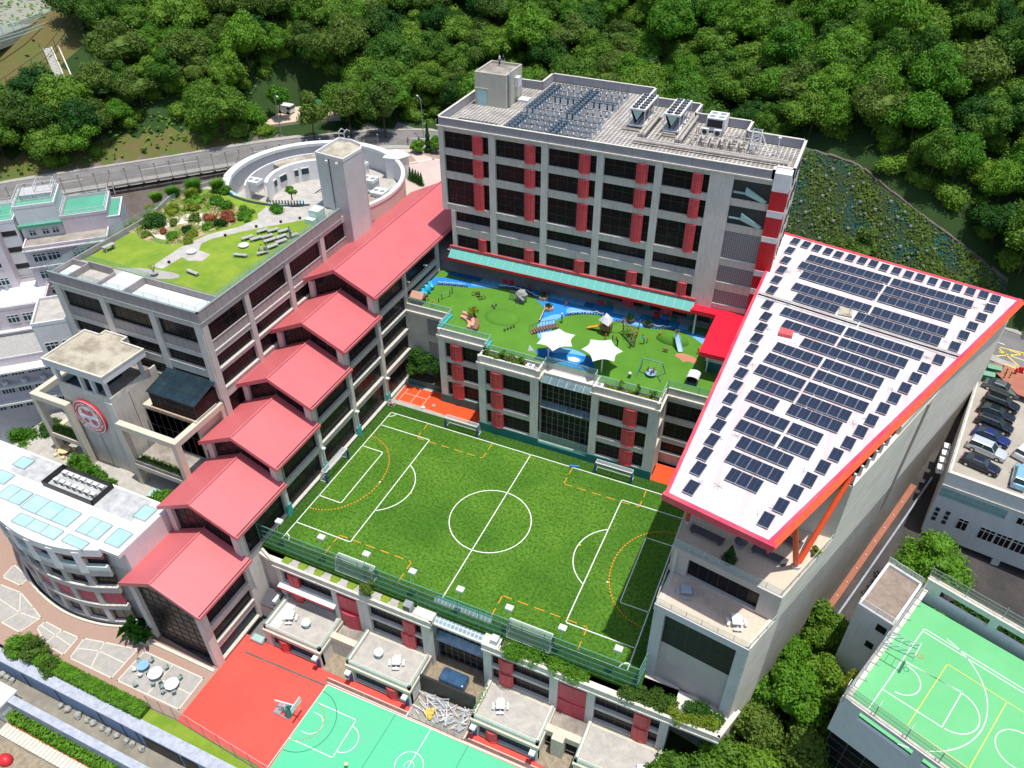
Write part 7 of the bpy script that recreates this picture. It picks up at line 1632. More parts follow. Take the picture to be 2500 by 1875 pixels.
def netfence(name,label,P,Q,z,dirn,h=2.2,n=8):
    t=thing(name,label,'fence',(P[0],P[1],z));b=MB();F=frame(P,Q)
    for i in range(n+1):
        u=F.L*i/n;b.tube(F(u,-.2,z),F(u,-.2,z+h),.05,5);b.tube(F(u,-.2,z+h),F(u,-.2+dirn,z+h+.3),.05,5)
    for k in (.33,.66,1):b.tube(F(0,-.2,z+h*k),F(F.L,-.2,z+h*k),.03,4)
    b.build('posts','steel',t);g=MB();g.add([F(0,-.2,z),F(F.L,-.2,z),F(F.L,-.2,z+h),F(0,-.2,z+h)],[(0,1,2,3)]);g.build('mesh','net2',t)
netfence('court_fence','mesh fence on posts along the south parapet of the rooftop court',(12.6,52.1),(42,40.2),10.0,-.6,1.8,10)
netfence('court_fence','green mesh fence on the north wall of the rooftop court',(42,62.5),(19.9,70.9),10.7,.0,1.6,6)
netfence('court_fence','mesh fence with slanting stays along the west wall of the rooftop court',(19.9,70.9),(12.6,52.1),9.1,-.9,1.5,8)
z=8.008;b=MB()
def sg(a,c,m=None):b.seg(a,c,.09,z)
sg((20.3,65.5),(15.4,52.9));sg((20.3,65.5),(42,57.3));sg((20.15,65.1),(42,56.8));sg((18.3,60.4),(24.1,58.85));sg((16.7,55.9),(22.3,54.0));sg((24.1,58.85),(22.3,53.95))
sg((18.23,60.33),(24.15,58.9))
ctr=Vector((23.2,56.4));dr_=Vector((-.34,-.94)).normalized();import math as _m
ba=math.atan2(-.27,.96)
b.ring((23.2,56.4),2.55,.09,z,48,ba-math.pi/2,ba+math.pi/2);b.ring((18.3,58.0),1.9,.09,z,48,ba-math.pi/2,ba+math.pi/2);b.ring((18.6,58.3),7.9,.09,z,96,ba-math.pi*.42,ba+math.pi*.42);b.ring((29.2,54.5),2.1,.09,z,48)
struct('rooftop_court_lines',b,'wline')
b=MB()
for a,c in (((22.7,61.8),(19.15,52.7)),((22.7,61.8),(34,57.4)),((19.15,52.7),(30,48.5)),((28.3,59.6),(24.8,50.7))):b.seg(a,c,.08,z+.004)
struct('rooftop_yellow_lines',b,'yline')
t=thing('wall_basketball_hoop','basketball backboard on a lattice arm over the rooftop court','basketball hoop',(16.3,59.8,9));b=MB();P1=Vector((15.9,60.3,0));d1=Vector((.955,-.297,0));n1=Vector((.297,.955,0))
for zz in (10.9,11.7):
    for s in (-.65,.65):b.tube(P1+n1*s+Vector((0,0,zz-.6)),P1+d1*3.0+n1*s+Vector((0,0,zz)),.05,5)
for i in range(4):
    for s in (-.65,.65):b.tube(P1+d1*(i*.75)+n1*s+Vector((0,0,10.4+i*.15)),P1+d1*((i+1)*.75)+n1*s+Vector((0,0,11.2+i*.15)),.03,4)
    b.tube(P1+d1*(i*.75)+n1*-.65+Vector((0,0,11.2+i*.12)),P1+d1*(i*.75)+n1*.65+Vector((0,0,11.2+i*.12)),.03,4)
b.build('lattice_arm','paleteal',t);bb=P1+d1*3.05;b=MB();vs=[bb+n1*s+d1*k+Vector((0,0,zz)) for zz in (10.6,11.75) for s,k in ((-.95,0),(.95,0),(.95,.06),(-.95,.06))];b.add(vs,BF);b.build('backboard','white',t)
b=MB();rcx=bb+d1*.45;b.path([(rcx.x+.27*math.cos(a),rcx.y+.27*math.sin(a),10.95) for a in [i*math.pi/6 for i in range(13)]],.035,5);b.build('rim','orange',t)
t=thing('stair_hut','white stair hut with a brown stained flat roof and bar railings beside the rooftop court','hut',(16.4,68,0));hp=[(13.1,65.0),(16.9,63.5),(19.6,70.8),(15.8,72.5)]
MB().prism(hp,-9,8.8).build('wall','offwhite',t);b=MB();runs(b,hp+[hp[0]],-.25,.02,8.8,9.25);b.build('parapet','white',t)
MB().prism([(13.3,65.1),(16.8,63.8),(19.3,70.6),(15.9,72.2)],8.8,8.83).build('roof','taupe2',t)
b=MB()
for (P,Q) in ((hp[0],hp[1]),(hp[2],hp[3])):
    F=frame(P,Q)
    for zz in (9.4,9.6,9.8,10.0,10.2):b.tube(F(0,-.1,zz),F(F.L,-.1,zz),.03,4)
    for u in (0,F.L/2,F.L):b.tube(F(u,-.1,9.2),F(u,-.1,10.25),.04,4)
b.build('bar_railings','white',t);F=frame(hp[0],hp[1]);b=MB();b.fbox(F,2.6,0,7.0,3.7,.04,8.1);b.fbox(F,2.3,0,3.6,3.2,.04,4.6);b.build('window','glass',t)
# ================================================================ NEIGHBOURS ON THE LEFT
NB=thing('pink_tower_block','pale pink slab building with mint green flat roofs and roof railings, far left','building',(-144,92,-9))
u1=Vector((.745,.667));v1=Vector((.667,-.745))
KS=1.0
def kz(z):return 84-(84-z)*KS if z > -9 else -9
def np_(o,a,b_):w=(Vector(o)+u1*a+v1*b_)*KS;return (w.x,w.y)
def slab(root,nm,o,L,W,z0,z1,m,roofm=None,par=.5):
    z0=kz(z0);z1=kz(z1)
    P=[np_(o,0,W),np_(o,L,W),np_(o,L,0),np_(o,0,0)]
    MB().prism(P,z0,z1).build(nm,m,root)
    if roofm:MB().prism([np_(o,.25,W-.25),np_(o,L-.25,W-.25),np_(o,L-.25,.25),np_(o,.25,.25)],z1,z1+.03).build('roof_surface',roofm,root)
    if par:b=MB();runs(b,[P[0],P[1],P[2],P[3],P[0]],-.22,.03,z1,z1+par);b.build('roof_parapet',m,root)
    return frame(P[0],P[1])
def rrail(root,o,L,W,z,h=1.0):
    z=kz(z)-.1
    P=[np_(o,.2,W-.2),np_(o,L-.2,W-.2),np_(o,L-.2,.2),np_(o,.2,.2)];P.append(P[0]);b=MB()
    for a,c in zip(P,P[1:]):
        n=max(1,int(math.hypot(c[0]-a[0],c[1]-a[1])/1.4))
        for i in range(n):x,y=a[0]+(c[0]-a[0])*i/n,a[1]+(c[1]-a[1])*i/n;b.tube((x,y,z),(x,y,z+h),.04,4)
        for k in (.5,1):b.tube((a[0],a[1],z+h*k),(c[0],c[1],z+h*k),.035,4)
    b.build('roof_railing','offwhite',root)
def wrow(root,F,us,w,za,zb,n=3,v=.05,gm='glassb'):
    for u in us:window(root,F,u*KS,(u+w)*KS,kz(za),kz(zb),n,(.7,),v=v,gm=gm,fm='offwhite',bar=.05)
o1=(-155.5,93.5)
KS=.80
F1=slab(NB,'west_wing_wall',(-166,80.5),16.5,9.5,-9,11.6,'pink','mint');rrail(NB,(-166,80.5),16.5,9.5,12.1)
for zz in (8.6,4.8,1.0,-2.8):wrow(NB,F1,(7.5,10.2,13.0),2.2,zz,zz+1.6)
F2=slab(NB,'east_wing_wall',(-147.5,101.3),8.6,9.6,-9,11.9,'pink','mint');rrail(NB,(-147.5,101.3),8.6,9.6,12.3)
F3=slab(NB,'low_east_wing',(-141.0,106.3),2.6,9.0,-9,10.9,'offwhite','mint',.2)
F4=slab(NB,'stair_tower_wall',(-152.5,95.5),7.5,8.5,-9,15.0,'offwhite','mint');rrail(NB,(-152.5,95.5),7.5,8.5,15.5);rrail(NB,(-149.9,98),3.6,4.5,16.3)
MB().prism([np_((-152.5,95.5),1,5),np_((-152.5,95.5),7,5),np_((-152.5,95.5),7,1),np_((-152.5,95.5),1,1)],kz(15),kz(16.2)).build('lift_housing','stainw',NB)
F5=slab(NB,'balcony_tower_wall',(-156.0,92.2),4.2,8.6,-9,12.6,'offwhite','mint');rrail(NB,(-156.0,92.2),4.2,8.6,13.1)
for zz in (9.8,6.3,2.6,-1.2):MB().fbox(F5,.6,-.3,kz(zz),3.1,.03,kz(zz+1.1)).build('balcony_opening','dark',NB)
b=MB();b.fbox(F4,-.2,-.6,kz(11.2),6.2,.6,kz(11.7));b.build('mint_band','mint',NB)
F6=slab(NB,'main_front_wall',(-150.8,93.9),15.5,10.6,-9,8.6,'pink','rooffloor',.3)
for zz in (5.6,1.8,-2.0):wrow(NB,F6,(1.2,3.8,8.3,11.0),2.3,zz,zz+1.7,3,.05,'glassb')
wrow(NB,F4,(1.2,3.6,5.4),1.2,9.2,10.3,2,.05)
b=MB();b.fbox(F6,-.2,-.2,kz(8.0),12.5,.5,kz(8.3));b.fbox(F6,-.2,-.2,kz(4.4),12.5,.5,kz(4.7));b.build('canopy_ledges','stainw',NB)
W2=thing('white_flat_roof_building','sunlit white flat roofed building in front of the pink block, left edge','building',(-137,79,-9))
KS=.85
F7=slab(W2,'wall',(-160.5,62.5),33,10.0,-9,5.0,'pink','whiteroof',.5)
for zz in (2.2,-1.2,-4.6):wrow(W2,F7,(8.5,11,14.5,17.2,20.0,22.4,26,28.6),2.0,zz,zz+1.7,3)
b=MB();b.fbox(F7,0,0,kz(.6),28,.7,kz(.9));b.build('ledge','offwhite',W2);rrail(W2,(-160.5,62.5),33,10,5.4,.7)
t=thing('roof_condensers','pen of grey condensers on the white flat roof at the left edge','air conditioners',(-141,81,5))
for i in range(6):
    for j in range(4):p=np_((-148.5,76.5),i*1.3,j*1.2+1);MB().box(p[0],p[1],kz(5)+.05,p[0]+.8,p[1]+.5,kz(5)+.7).build('condenser','steel',t)
W3=thing('gravel_roof_building','low pale building with a grey gravel roof and long window rows, left edge','building',(-129,68,-9))
KS=.87
F8=slab(W3,'wall',(-152.5,51.5),38,8.0,-9,1.9,'pink','gravelroof',.25)
for zz in (-1.6,-5.2,-8.6):wrow(W3,F8,[12+i*2.7 for i in range(9)],2.1,zz,zz+1.6,4,.1)
b=MB();b.fbox(F8,0,0,kz(.2),33,1.9,kz(.5));b.fbox(F8,0,0,kz(-3.4),33,1.2,kz(-3.0));b.fbox(F8,0,0,kz(-7.0),33,1.2,kz(-6.6));b.build('sun_ledges','offwhite',W3)
for i in range(7):
    t=thing('window_air_conditioner','small air conditioner under the windows of the gravel roofed building, %s from left' % ('first second third fourth fifth sixth seventh'.split()[i]),'air conditioner',F8(12+i*2.7,1.2,kz(-3.0)),group='window air conditioners');p=F8(12+i*2.7,.5,kz(-2.95));MB().box(p[0],p[1],p[2],p[0]+.8,p[1]+.5,p[2]+.6).build('casing','white',t)
W4=thing('tiled_terrace_building','pale annex with a square tiled roof beside the roof garden block','building',(-122,72,-9))
KS=.85
F9=slab(W4,'wall',(-126.5,74.6),6.5,8.8,-9,7.9,'offwhite','terr',.5)
wrow(W4,F9,(.8,3.6),2.2,2.4,4.4,3)
W5=thing('glass_lean_to','aqua glazed lean-to roof at the left edge above the garden trees','greenhouse',(-112,54,-9));MB().box(-122,49,-9,-108,56,-4).build('base','offwhite',W5)
b=MB()
for i in range(7):b.box(-121.8+i*2,49.3,-4,-120.1+i*2,55.7,-3.9)
b.build('roof_glass','skyl',W5)
fp=offs(ROADC,11.5);pts=[p for p in fp if -152 < p[0] < -84][::3]
t=thing('roadside_fence','tall grey post and mesh fence along the near side of the hill road','fence',(pts[0][0],pts[0][1],20));b=MB();g=MB()
L=resamp(pts,2.6)
for i,p in enumerate(L):
    b.tube((p[0],p[1],19.7),(p[0],p[1],23.2),.07,5);b.box(p[0]-.12,p[1]-.12,23.2,p[0]+.12,p[1]+.12,23.5)
    if i % 9 == 4:b.tube((p[0],p[1],22.6),(p[0]+1.5,p[1]-1.4,19.4),.06,5);b.tube((p[0],p[1],22.6),(p[0]-1.6,p[1]-.6,19.4),.06,5)
b.build('posts','stone',t);b=MB()
for p,q_ in zip(L,L[1:]):
    b.tube((p[0],p[1],21.6),(q_[0],q_[1],21.6),.025,4);b.tube((p[0],p[1],20.0),(q_[0],q_[1],20.0),.04,4);g.add([(p[0],p[1],19.8),(q_[0],q_[1],19.8),(q_[0],q_[1],23.0),(p[0],p[1],23.0)],[(0,1,2,3)])
b.build('rails','stone',t);g.build('mesh','net2',t)
b=MB()
for p,q_ in zip(L,L[1:]):b.seg(p,q_,.5,19.95)
struct('bank_drain',b,'kerb')
def lamp(x,y,z,h,rz,label,arm=1.8):
    t=thing('street_lamp',label,'street lamp',(0,0,0),group='street lamps');MB().tube((0,0,0),(0,0,h),.12,8,r2=.06).build('pole','steel',t);MB().path([(0,0,h),(arm*.5,0,h+.35),(arm,0,h+.4)],.05,6).build('arm','steel',t);MB().blob((arm+.3,0,h+.35),.45,.18,.12,4,8).build('lamp_head','white',t);t.location=(x,y,z);t.rotation_euler=(0,0,rz)
lamp(-152.0,88.0,20,8.5,1.2,'grey street lamp at the left edge above the pink block');lamp(-113.5,131.5,20,8.5,-.6,'grey street lamp in front of the long banner');lamp(-152.5,133,33,4.5,0,'short lamp beside the bank steps',.6);lamp(-84.5,142,20,8,2.4,'grey street lamp beyond the stair shaft between the roadside trees')
lamp(-133.5,149,31,5,0,'white topped lamp deep among the hillside trees',.4)
for k,(P,Q,mm,lb) in enumerate((((-131.0,117.6),(-127.0,121.4),'ban1','short red and white banner on the roadside bank'),((-126.8,121.6),(-119.8,128.4),'ban2','long mauve and blue banner on the roadside bank'))):
    t=thing('roadside_banner',lb,'banner',(P[0],P[1],20.5));F=frame(P,Q)
    M['ban1']=M.get('ban1') or pm('red white banner',(.62,.10,.12),(.70,.70,.68),.8,.7,(.45,.55));M['ban2']=M.get('ban2') or pm('mauve blue banner',(.50,.50,.66),(.25,.30,.48),.9,.7,(.42,.6))
    MB().fbox(F,0,-.03,21.0,F.L,.03,22.6).build('sheet',mm,t);b=MB()
    for u in (0,F.L/2,F.L):b.tube(F(u,-.06,19.8),F(u,-.06,22.7),.05,5)
    b.build('posts','frame',t)
b=MB();b.prism([(-119,132),(-112,139),(-106,143),(-112,150),(-122,143)],19.5,21.0);struct('yard',b,'terrtan')
t=thing('small_green_shed','little green and white shed in the clearing behind the road','shed',(-112,143,21));MB().box(-113.5,142.5,21,-110.5,145,23.2).build('wall','offwhite',t);MB().box(-113.8,142.2,23.2,-110.2,145.3,23.4).build('roof','skipg',t)
t=thing('white_van','small white van half hidden in the clearing behind the road','van',(-119,141,21));MB().box(-120.6,140,21.3,-117.2,141.8,22.9).build('body','white',t);MB().box(-118.0,139.97,22.1,-117.18,141.83,22.7).build('windscreen','cglass',t)
for fx_ in (-120,-117.9):MB().tube((fx_,139.95,21.35),(fx_,141.85,21.35),.33,12).build('wheel','tyre',t)
rail('hill_railing','small white frame railing half hidden among the hillside trees',[(-137,131),(-133,133.5),(-131,136)],25.5,2.0,'white',1.5,(1,.5),.06,cat='railing')
# ================================================================ PEOPLE
def figure(h,pose):
    "skeleton edges with radii; joined surface through a skin modifier"
    s=h/1.7;V=[];E_=[];Rr=[]
    def a(x,y,z,r,p=None):V.append((x*s,y*s,z*s));Rr.append(r*s);(E_.append((p,len(V)-1)) if p is not None else None);return len(V)-1
    sit=pose == 'sit';ph=.50 if sit else .92;lean=.25 if pose == 'bend' else 0
    pel=a(0,0,ph,.125);ch=a(0,lean*.5,ph+.28,.13,pel);sh=a(0,lean,ph+.47,.10,ch);nk=a(0,lean*1.1,ph+.56,.055,sh);hd=a(0,lean*1.25+.01,ph+.68,.095,nk);a(0,lean*1.3+.015,ph+.78,.085,hd)
    for sx in (-1,1):
        hp=a(sx*.09,0,ph-.06,.10,pel)
        if sit:kn=a(sx*.11,.42,ph-.02,.07,hp);an=a(sx*.11,.45,ph-.40,.045,kn);a(sx*.11,.60,ph-.45,.04,an)
        elif pose == 'walk':kn=a(sx*.10,sx*.16+.04,.50,.065,hp);an=a(sx*.10,sx*.26-.04,.09,.045,kn);a(sx*.10,sx*.26+.12,.04,.04,an)
        else:kn=a(sx*.10,.03,.50,.065,hp);an=a(sx*.10,0,.09,.045,kn);a(sx*.10,.15,.04,.04,an)
        so_=a(sx*.18,lean,ph+.46,.06,sh)
        if pose in ('walk','stand'):el=a(sx*.24,-sx*.08*(pose == 'walk'),ph+.20,.042,so_);wr=a(sx*.25,-sx*.02+.10,ph-.03,.03,el)
        elif pose == 'reach':el=a(sx*.26,.14,ph+.50,.042,so_);wr=a(sx*.24,.26,ph+.72,.03,el)
        else:el=a(sx*.24,lean+.12,ph+.22,.042,so_);wr=a(sx*.16,lean+.33,ph+.18,.03,el)
        pa=a(V[wr][0]/s,V[wr][1]/s+.05,V[wr][2]/s-.04,.032,wr)
        for k in range(4):a(V[wr][0]/s+(k-1.5)*.02,V[wr][1]/s+.10,V[wr][2]/s-.08-.01*(k % 2),.010,pa)
        a(V[wr][0]/s-sx*.05,V[wr][1]/s+.05,V[wr][2]/s-.04,.011,wr)
    me=bpy.data.meshes.new('figure');me.from_pydata(V,E_,[]);o=bpy.data.objects.new('tmpf',me);COL.objects.link(o)
    md=o.modifiers.new('s','SKIN')
    for i,sv in enumerate(me.skin_vertices[0].data):sv.radius=(Rr[i],Rr[i]);sv.use_root=(i == 0)
    sb=o.modifiers.new('u','SUBSURF');sb.levels=1;sb.render_levels=1
    dg=bpy.context.evaluated_depsgraph_get();out=bpy.data.meshes.new_from_object(o.evaluated_get(dg));bpy.data.objects.remove(o)
    return out,s,ph,lean
CL={}
def cloth(c):
    k='cloth_%02d%02d%02d' % tuple(int(x*99) for x in c)
    if k not in M:M[k]=pm('cloth '+k,c,rough=.8)
    return M[k]
FM={}
def person(x,y,z,rz,pose,h,top,legs,hair,label,hat=None):
    key=(pose,round(h,2))
    if key not in FM:FM[key]=figure(h,pose)
    me,s,ph,lean=FM[key];me=me.copy();me.materials.clear()
    for mm in (M['skin'],cloth(top),cloth(legs),M['black']):me.materials.append(mm)
    for p in me.polygons:
        zc_=p.center.z/s;ax=abs(p.center.x)/s
        i=0
        if zc_ > ph+.55:i=0
        elif ax > .14 and zc_ < ph+.16 and zc_ > ph-.2 and pose in ('walk','stand'):i=0
        elif zc_ > ph-.02 and not (pose == 'sit' and p.center.y/s > .2):i=1
        elif zc_ > (.34 if h < 1.4 else .08):i=2
        elif zc_ < .07:i=3
        if pose == 'reach' and zc_ > ph+.52 and ax > .15:i=0
        if h < 1.4 and i == 2 and zc_ < .5 and pose != 'sit':i=0
        p.material_index=i;p.use_smooth=True
    t=thing('person',label,'person',(0,0,0));o=bpy.data.objects.new('body',me);COL.objects.link(o);o.parent=t
    hc=(0,lean*1.28*s,(ph+.72)*s);b=MB();b.blob((hc[0],hc[1]-.02*s,hc[2]+.05*s),.105*s,.115*s,.095*s,5,10)
    if hair:b.build('hair',cloth(hair) if hair != 'k' else 'hair',t,smooth=True)
    b=MB();b.blob((0,hc[1]+.095*s,hc[2]-.02*s),.014*s,.02*s,.018*s,3,6)
    b.build('nose','skin',t);b=MB()
    for sx in (-1,1):b.blob((sx*.035*s,hc[1]+.085*s,hc[2]+.0*s),.011*s,.008*s,.008*s,3,6)
    b.build('eyes','black',t)
    if hat:MB().blob((0,hc[1]+.01,hc[2]+.09*s),.15*s,.16*s,.06*s,4,10).build('hat',cloth(hat),t)
    t.location=(x,y,z);t.rotation_euler=(0,0,rz);return t
OR_=(.75,.10,.02);RD=(.65,.02,.03);NV=(.02,.03,.08);BK=(.02,.02,.02);WH=(.75,.75,.75);TL=(.02,.35,.42)
z=14.41
P_=[(-43.5,103.4,'walk',1.15,RD,NV,'child in red under the canopy edge on the blue strip'),(-40.6,102.3,'bend',1.15,RD,NV,'child in red bending by the planter at the end of the curved rope edge'),(-40.0,102.9,'walk',1.15,RD,NV,'second child in red behind the one bending by the planter'),
      (-36.1,101.0,'walk',1.15,RD,NV,'lone child in red walking on the bright blue path'),(-35.1,96.6,'stand',1.7,BK,BK,'adult in black with a pale cap standing at the canal edge beside the bridge'),
      (-27.4,97.0,'reach',1.2,OR_,NV,'child in orange climbing the tower beside the yellow slide'),(-27.3,94.9,'walk',1.15,OR_,NV,'child in orange behind the right hand white sail'),(-26.2,94.9,'stand',1.2,BK,NV,'dark haired child in black behind the right hand white sail'),
      (-25.2,94.2,'bend',1.65,BK,BK,'adult in black stooping at the tip of the right hand white sail'),(-25.6,98.0,'reach',1.15,OR_,NV,'child in orange at the left of the climbing ropes'),(-24.4,97.0,'sit',1.15,OR_,NV,'child in orange seated within the climbing ropes'),
      (-23.2,97.5,'reach',1.15,OR_,NV,'child in orange at the right post of the climbing frame'),(-23.3,94.4,'reach',1.65,(.25,.25,.25),NV,'adult in grey reaching up at the front leg of the climbing frame'),(-21.7,96.2,'bend',1.65,TL,NV,'adult in turquoise top bending over a child on the open green'),
      (-21.3,96.7,'stand',1.1,OR_,NV,'child in orange beside the adult in turquoise'),(-19.9,98.5,'walk',1.15,OR_,NV,'child in orange running alone between the climbing frame and the blue slide'),(-13.7,97.2,'bend',1.1,OR_,NV,'child in orange crouching beside the red canopy corner'),
      (-55.9,92.5,'bend',1.1,OR_,NV,'child in orange crouching inside the railing near the play hut'),(-57.0,93.4,'walk',1.15,(.75,.35,.25),NV,'child in pink beside the timber play hut'),(-25.3,104.0,'stand',1.1,RD,NV,'child in red in the shade under the canopy'),
      (-46.4,104.2,'stand',1.6,(.4,.4,.4),BK,'adult in grey in the shade of the canopy at the left doors')]
random.seed(9)
for x,y,ps,h,tp,lg,lb in P_:person(x,y,z,random.uniform(0,6.28),ps,h,tp,lg,'k',lb,hat=WH if 'cap' in lb else (OR_ if tp == OR_ else None))
person(-50.4,98.2,z+.15,-.9,'sit',1.2,OR_,NV,'k','child in orange riding the pedal trike on the green',hat=OR_)
person(-17.3,98.0,16.3,2.9,'sit',1.1,(.25,.05,.3),NV,'k','child in purple sitting at the top of the pale blue slide')
for i,(dx,dy,rz,ps) in enumerate(((-.5,.1,.6,'sit'),(.3,.3,2.6,'sit'),(.1,-.5,0,'sit'))):person(-18.6+dx,89.3+dy,14.75,rz,ps,1.15,(OR_,RD,RD)[i],NV,'k',('child in orange on the left of the nest swing','child in red at the back of the nest swing','child in red at the front of the nest swing')[i])
person(-75.3,78.3,27.2,2.0,'sit',1.68,WH,BK,'k','seated person in white on the edge seat of the roof lawn cluster');person(-74.7,78.7,27.2,2.0,'sit',1.68,(.3,.32,.4),NV,'k','seated person in blue grey beside the one in white on the roof lawn')
person(-74.1,83.6,27.2,1.0,'bend',1.7,(.06,.12,.5),NV,'k','person in blue bent over a seat at the top of the roof lawn cluster')
person(-55.5,118.7,44.85,2.6,'stand',1.75,WH,BK,'k','person in a white top and black trousers on the penthouse roof');person(-54.8,118.6,44.85,3.4,'stand',1.72,BK,WH,'k','person in a black top and white trousers on the penthouse roof')
person(-83.6,138.5,20.07,1,'walk',1.7,BK,BK,'k','person in black walking on the plaza by the hill road');person(-85.5,137.2,20.07,1,'walk',1.7,(.4,.1,.1),BK,'k','person in dark red walking at the plaza corner');person(-99.5,133.5,20.06,1,'stand',1.7,BK,NV,'k','person in black on the hill road verge behind the round building')
# ================================================================ PLAYGROUND
def sail(cx,cy,pts,zt,pole,label):
    t=thing('sail_canopy',label,'sail',(pole[0],pole[1],14.4));b=MB();n=len(pts);k=8;ring=[];rings=[]
    for j in range(0,5):
        f=j/4;row=[]
        for i in range(n):
            p,q=pts[i],pts[(i+1) % n]
            for m_ in range(k):
                s=m_/k;x=p[0]+(q[0]-p[0])*s;y=p[1]+(q[1]-p[1])*s;sag=math.sin(math.pi*s)*.16;x += (cx-x)*sag;y += (cy-y)*sag
                zz=zt+(.7*(1-f)**1.4) - (0.0 if m_ == 0 else -.10*math.sin(math.pi*s))*f
                row.append((cx+(x-cx)*f,cy+(y-cy)*f,zz) if j else (cx+(x-cx)*.03,cy+(y-cy)*.03,zz))
        rings.append(row)
    N=n*k
    for r in rings:b.v += r
    for j in range(4):
        for i in range(N):b.f.append((j*N+i,j*N+(i+1) % N,(j+1)*N+(i+1) % N,(j+1)*N+i));b.m.append(0)
    o=b.build('cloth','sail',t,smooth=True);sd=o.modifiers.new('s','SOLIDIFY');sd.thickness=.03
    b=MB();b.tube((pole[0],pole[1],14.4),(pole[0]+.05,pole[1],zt+.5),.11,10);b.build('mast','white',t);b=MB()
    for p in pts:b.tube((cx,cy,zt+.5),(p[0],p[1],zt-.05),.05,5)
    b.build('arms','white',t)
def sc_(pts,z0,z1):k=(84-z1)/(84-z0);return [(x*k,y*k) for x,y in pts]
s1=[(-33.07,90.05),(-30.34,89.44),(-29.74,86.6),(-31.88,84.45),(-34.63,85.2),(-35.12,87.91)];s2=[(-27.95,89.33),(-25.2,90.44),(-22.75,88.36),(-23.15,85.64),(-25.87,84.44),(-28.32,86.52)]
q1=sc_(s1,18,17.4);q2=sc_(s2,18,17.4)
sail(sum(p[0] for p in q1)/6,sum(p[1] for p in q1)/6,q1,17.4,(-33.6,87.3),'white six pointed sail on the left, over the pond painting');sail(sum(p[0] for p in q2)/6,sum(p[1] for p in q2)/6,q2,17.4,(-25.3,87.1),'white six pointed sail on the right, nearest the nest swing')
t=thing('play_tower','timber play tower with a pale peaked roof and a yellow slide','play tower',(-28,96.6,14.4));b=MB()
for x,y in ((-28.6,96.0),(-27.2,96.0),(-28.6,97.3),(-27.2,97.3)):b.tube((x,y,14.4),(x,y,16.7),.08,6)
b.build('posts','timber',t);MB().box(-28.7,95.9,15.3,-27.1,97.4,15.45).box(-28.7,95.9,15.45,-27.1,95.97,16.1).box(-27.17,95.9,15.45,-27.1,97.4,16.1).build('platform','timber',t)
b=MB();c=(-27.9,96.65);base=[(c[0]+1.15*math.cos(i*1.0472)*(1.15 if i % 2 else .8),c[1]+1.15*math.sin(i*1.0472)*(1.15 if i % 2 else .8),16.5+(.0 if i % 2 else .25)) for i in range(6)];mid=[(c[0]+.45*math.cos(i*1.0472),c[1]+.45*math.sin(i*1.0472),17.5) for i in range(6)]
b.add(base+mid+[(c[0]-.15,c[1]+.1,18.0)],[(i,(i+1) % 6,(i+1) % 6+6,i+6) for i in range(6)]+[(6+i,6+(i+1) % 6,12) for i in range(6)]);o=b.build('peaked_roof','offwhite',t);sd=o.modifiers.new('s','SOLIDIFY');sd.thickness=.04
b=MB()
for i in range(6):
    xa=-28.7-i*.38;za=15.45-i*.17 if i < 5 else 14.62;xb=xa-.38;zb=15.45-(i+1)*.17;b.add([(xa,96.4,za),(xb,96.5,zb),(xb,97.1,zb),(xa,97.0,za),(xa,96.35,za+.22),(xb,96.45,zb+.22),(xb,97.15,zb+.22),(xa,97.05,za+.22)],[(0,1,2,3),(0,4,5,1),(3,2,6,7)])
o=b.build('slide','yellow',t);sd=o.modifiers.new('s','SOLIDIFY');sd.thickness=.05
t=thing('rope_climber','timber climbing frame with slanting pole and black ropes','climbing frame',(-24,96,14.4));b=MB()
b.tube((-25.3,97.3,14.4),(-25.6,97.6,17.2),.09,6);b.tube((-23.3,97.9,14.4),(-23.1,98.1,17.2),.09,6);b.tube((-22.8,94.8,14.4),(-22.7,94.8,16.8),.09,6);b.tube((-25.6,97.6,17.1),(-22.7,94.8,16.6),.1,6);b.tube((-25.4,97.4,16.0),(-23.2,97.9,16.0),.08,6);b.tube((-27.2,97.0,16.0),(-25.5,97.5,16.8),.07,6);b.build('poles','timber',t);b=MB();random.seed(2)
for i in range(22):s=i/21;p=(-25.4+2.7*s,97.4-2.6*s,14.5+.3*random.random());qq=(-25.4+2.7*random.random(),97.4-2.6*random.random(),16.4);b.tube(p,qq,.025,4)
for s in (.3,.6,.9):b.tube((-25.4,97.4,14.6+s*1.6),(-22.8,94.9,14.6+s*1.5),.03,4)
b.build('ropes','black',t)
t=thing('blue_slide','pale blue straight slide down the mound to the terracotta patch','slide',(-16.8,97.5,14.4));b=MB();N=8
pa=[Vector((-17.35,98.1,16.15)).lerp(Vector((-16.1,96.3,14.55)),i/N)+Vector((0,0,-.10*math.sin(math.pi*i/N))) for i in range(N+1)];sd_=Vector((.82,.57,0))*.33
for a,c in zip(pa,pa[1:]):b.add([a-sd_,c-sd_,c+sd_,a+sd_,a-sd_*1.1+Vector((0,0,.2)),c-sd_*1.1+Vector((0,0,.2)),c+sd_*1.1+Vector((0,0,.2)),a+sd_*1.1+Vector((0,0,.2))],[(0,1,2,3),(0,4,5,1),(3,2,6,7)])
o=b.build('chute','slideblue',t);md=o.modifiers.new('s','SOLIDIFY');md.thickness=.05
b=MB();b.path([(-17.7,98.0,16.1),(-17.7,98.0,16.9),(-17.1,98.45,16.9),(-17.1,98.45,16.1)],.04,5);b.tube((-17.4,98.2,14.4),(-17.4,98.2,16.1),.06,6);b.build('top_bar','steel',t)
b=MB();b.blob((-18.0,98.8,14.2),2.6,1.4,1.5,8,16);o=b.build('turf_mound','pturf',smooth=True);o['kind']='structure'
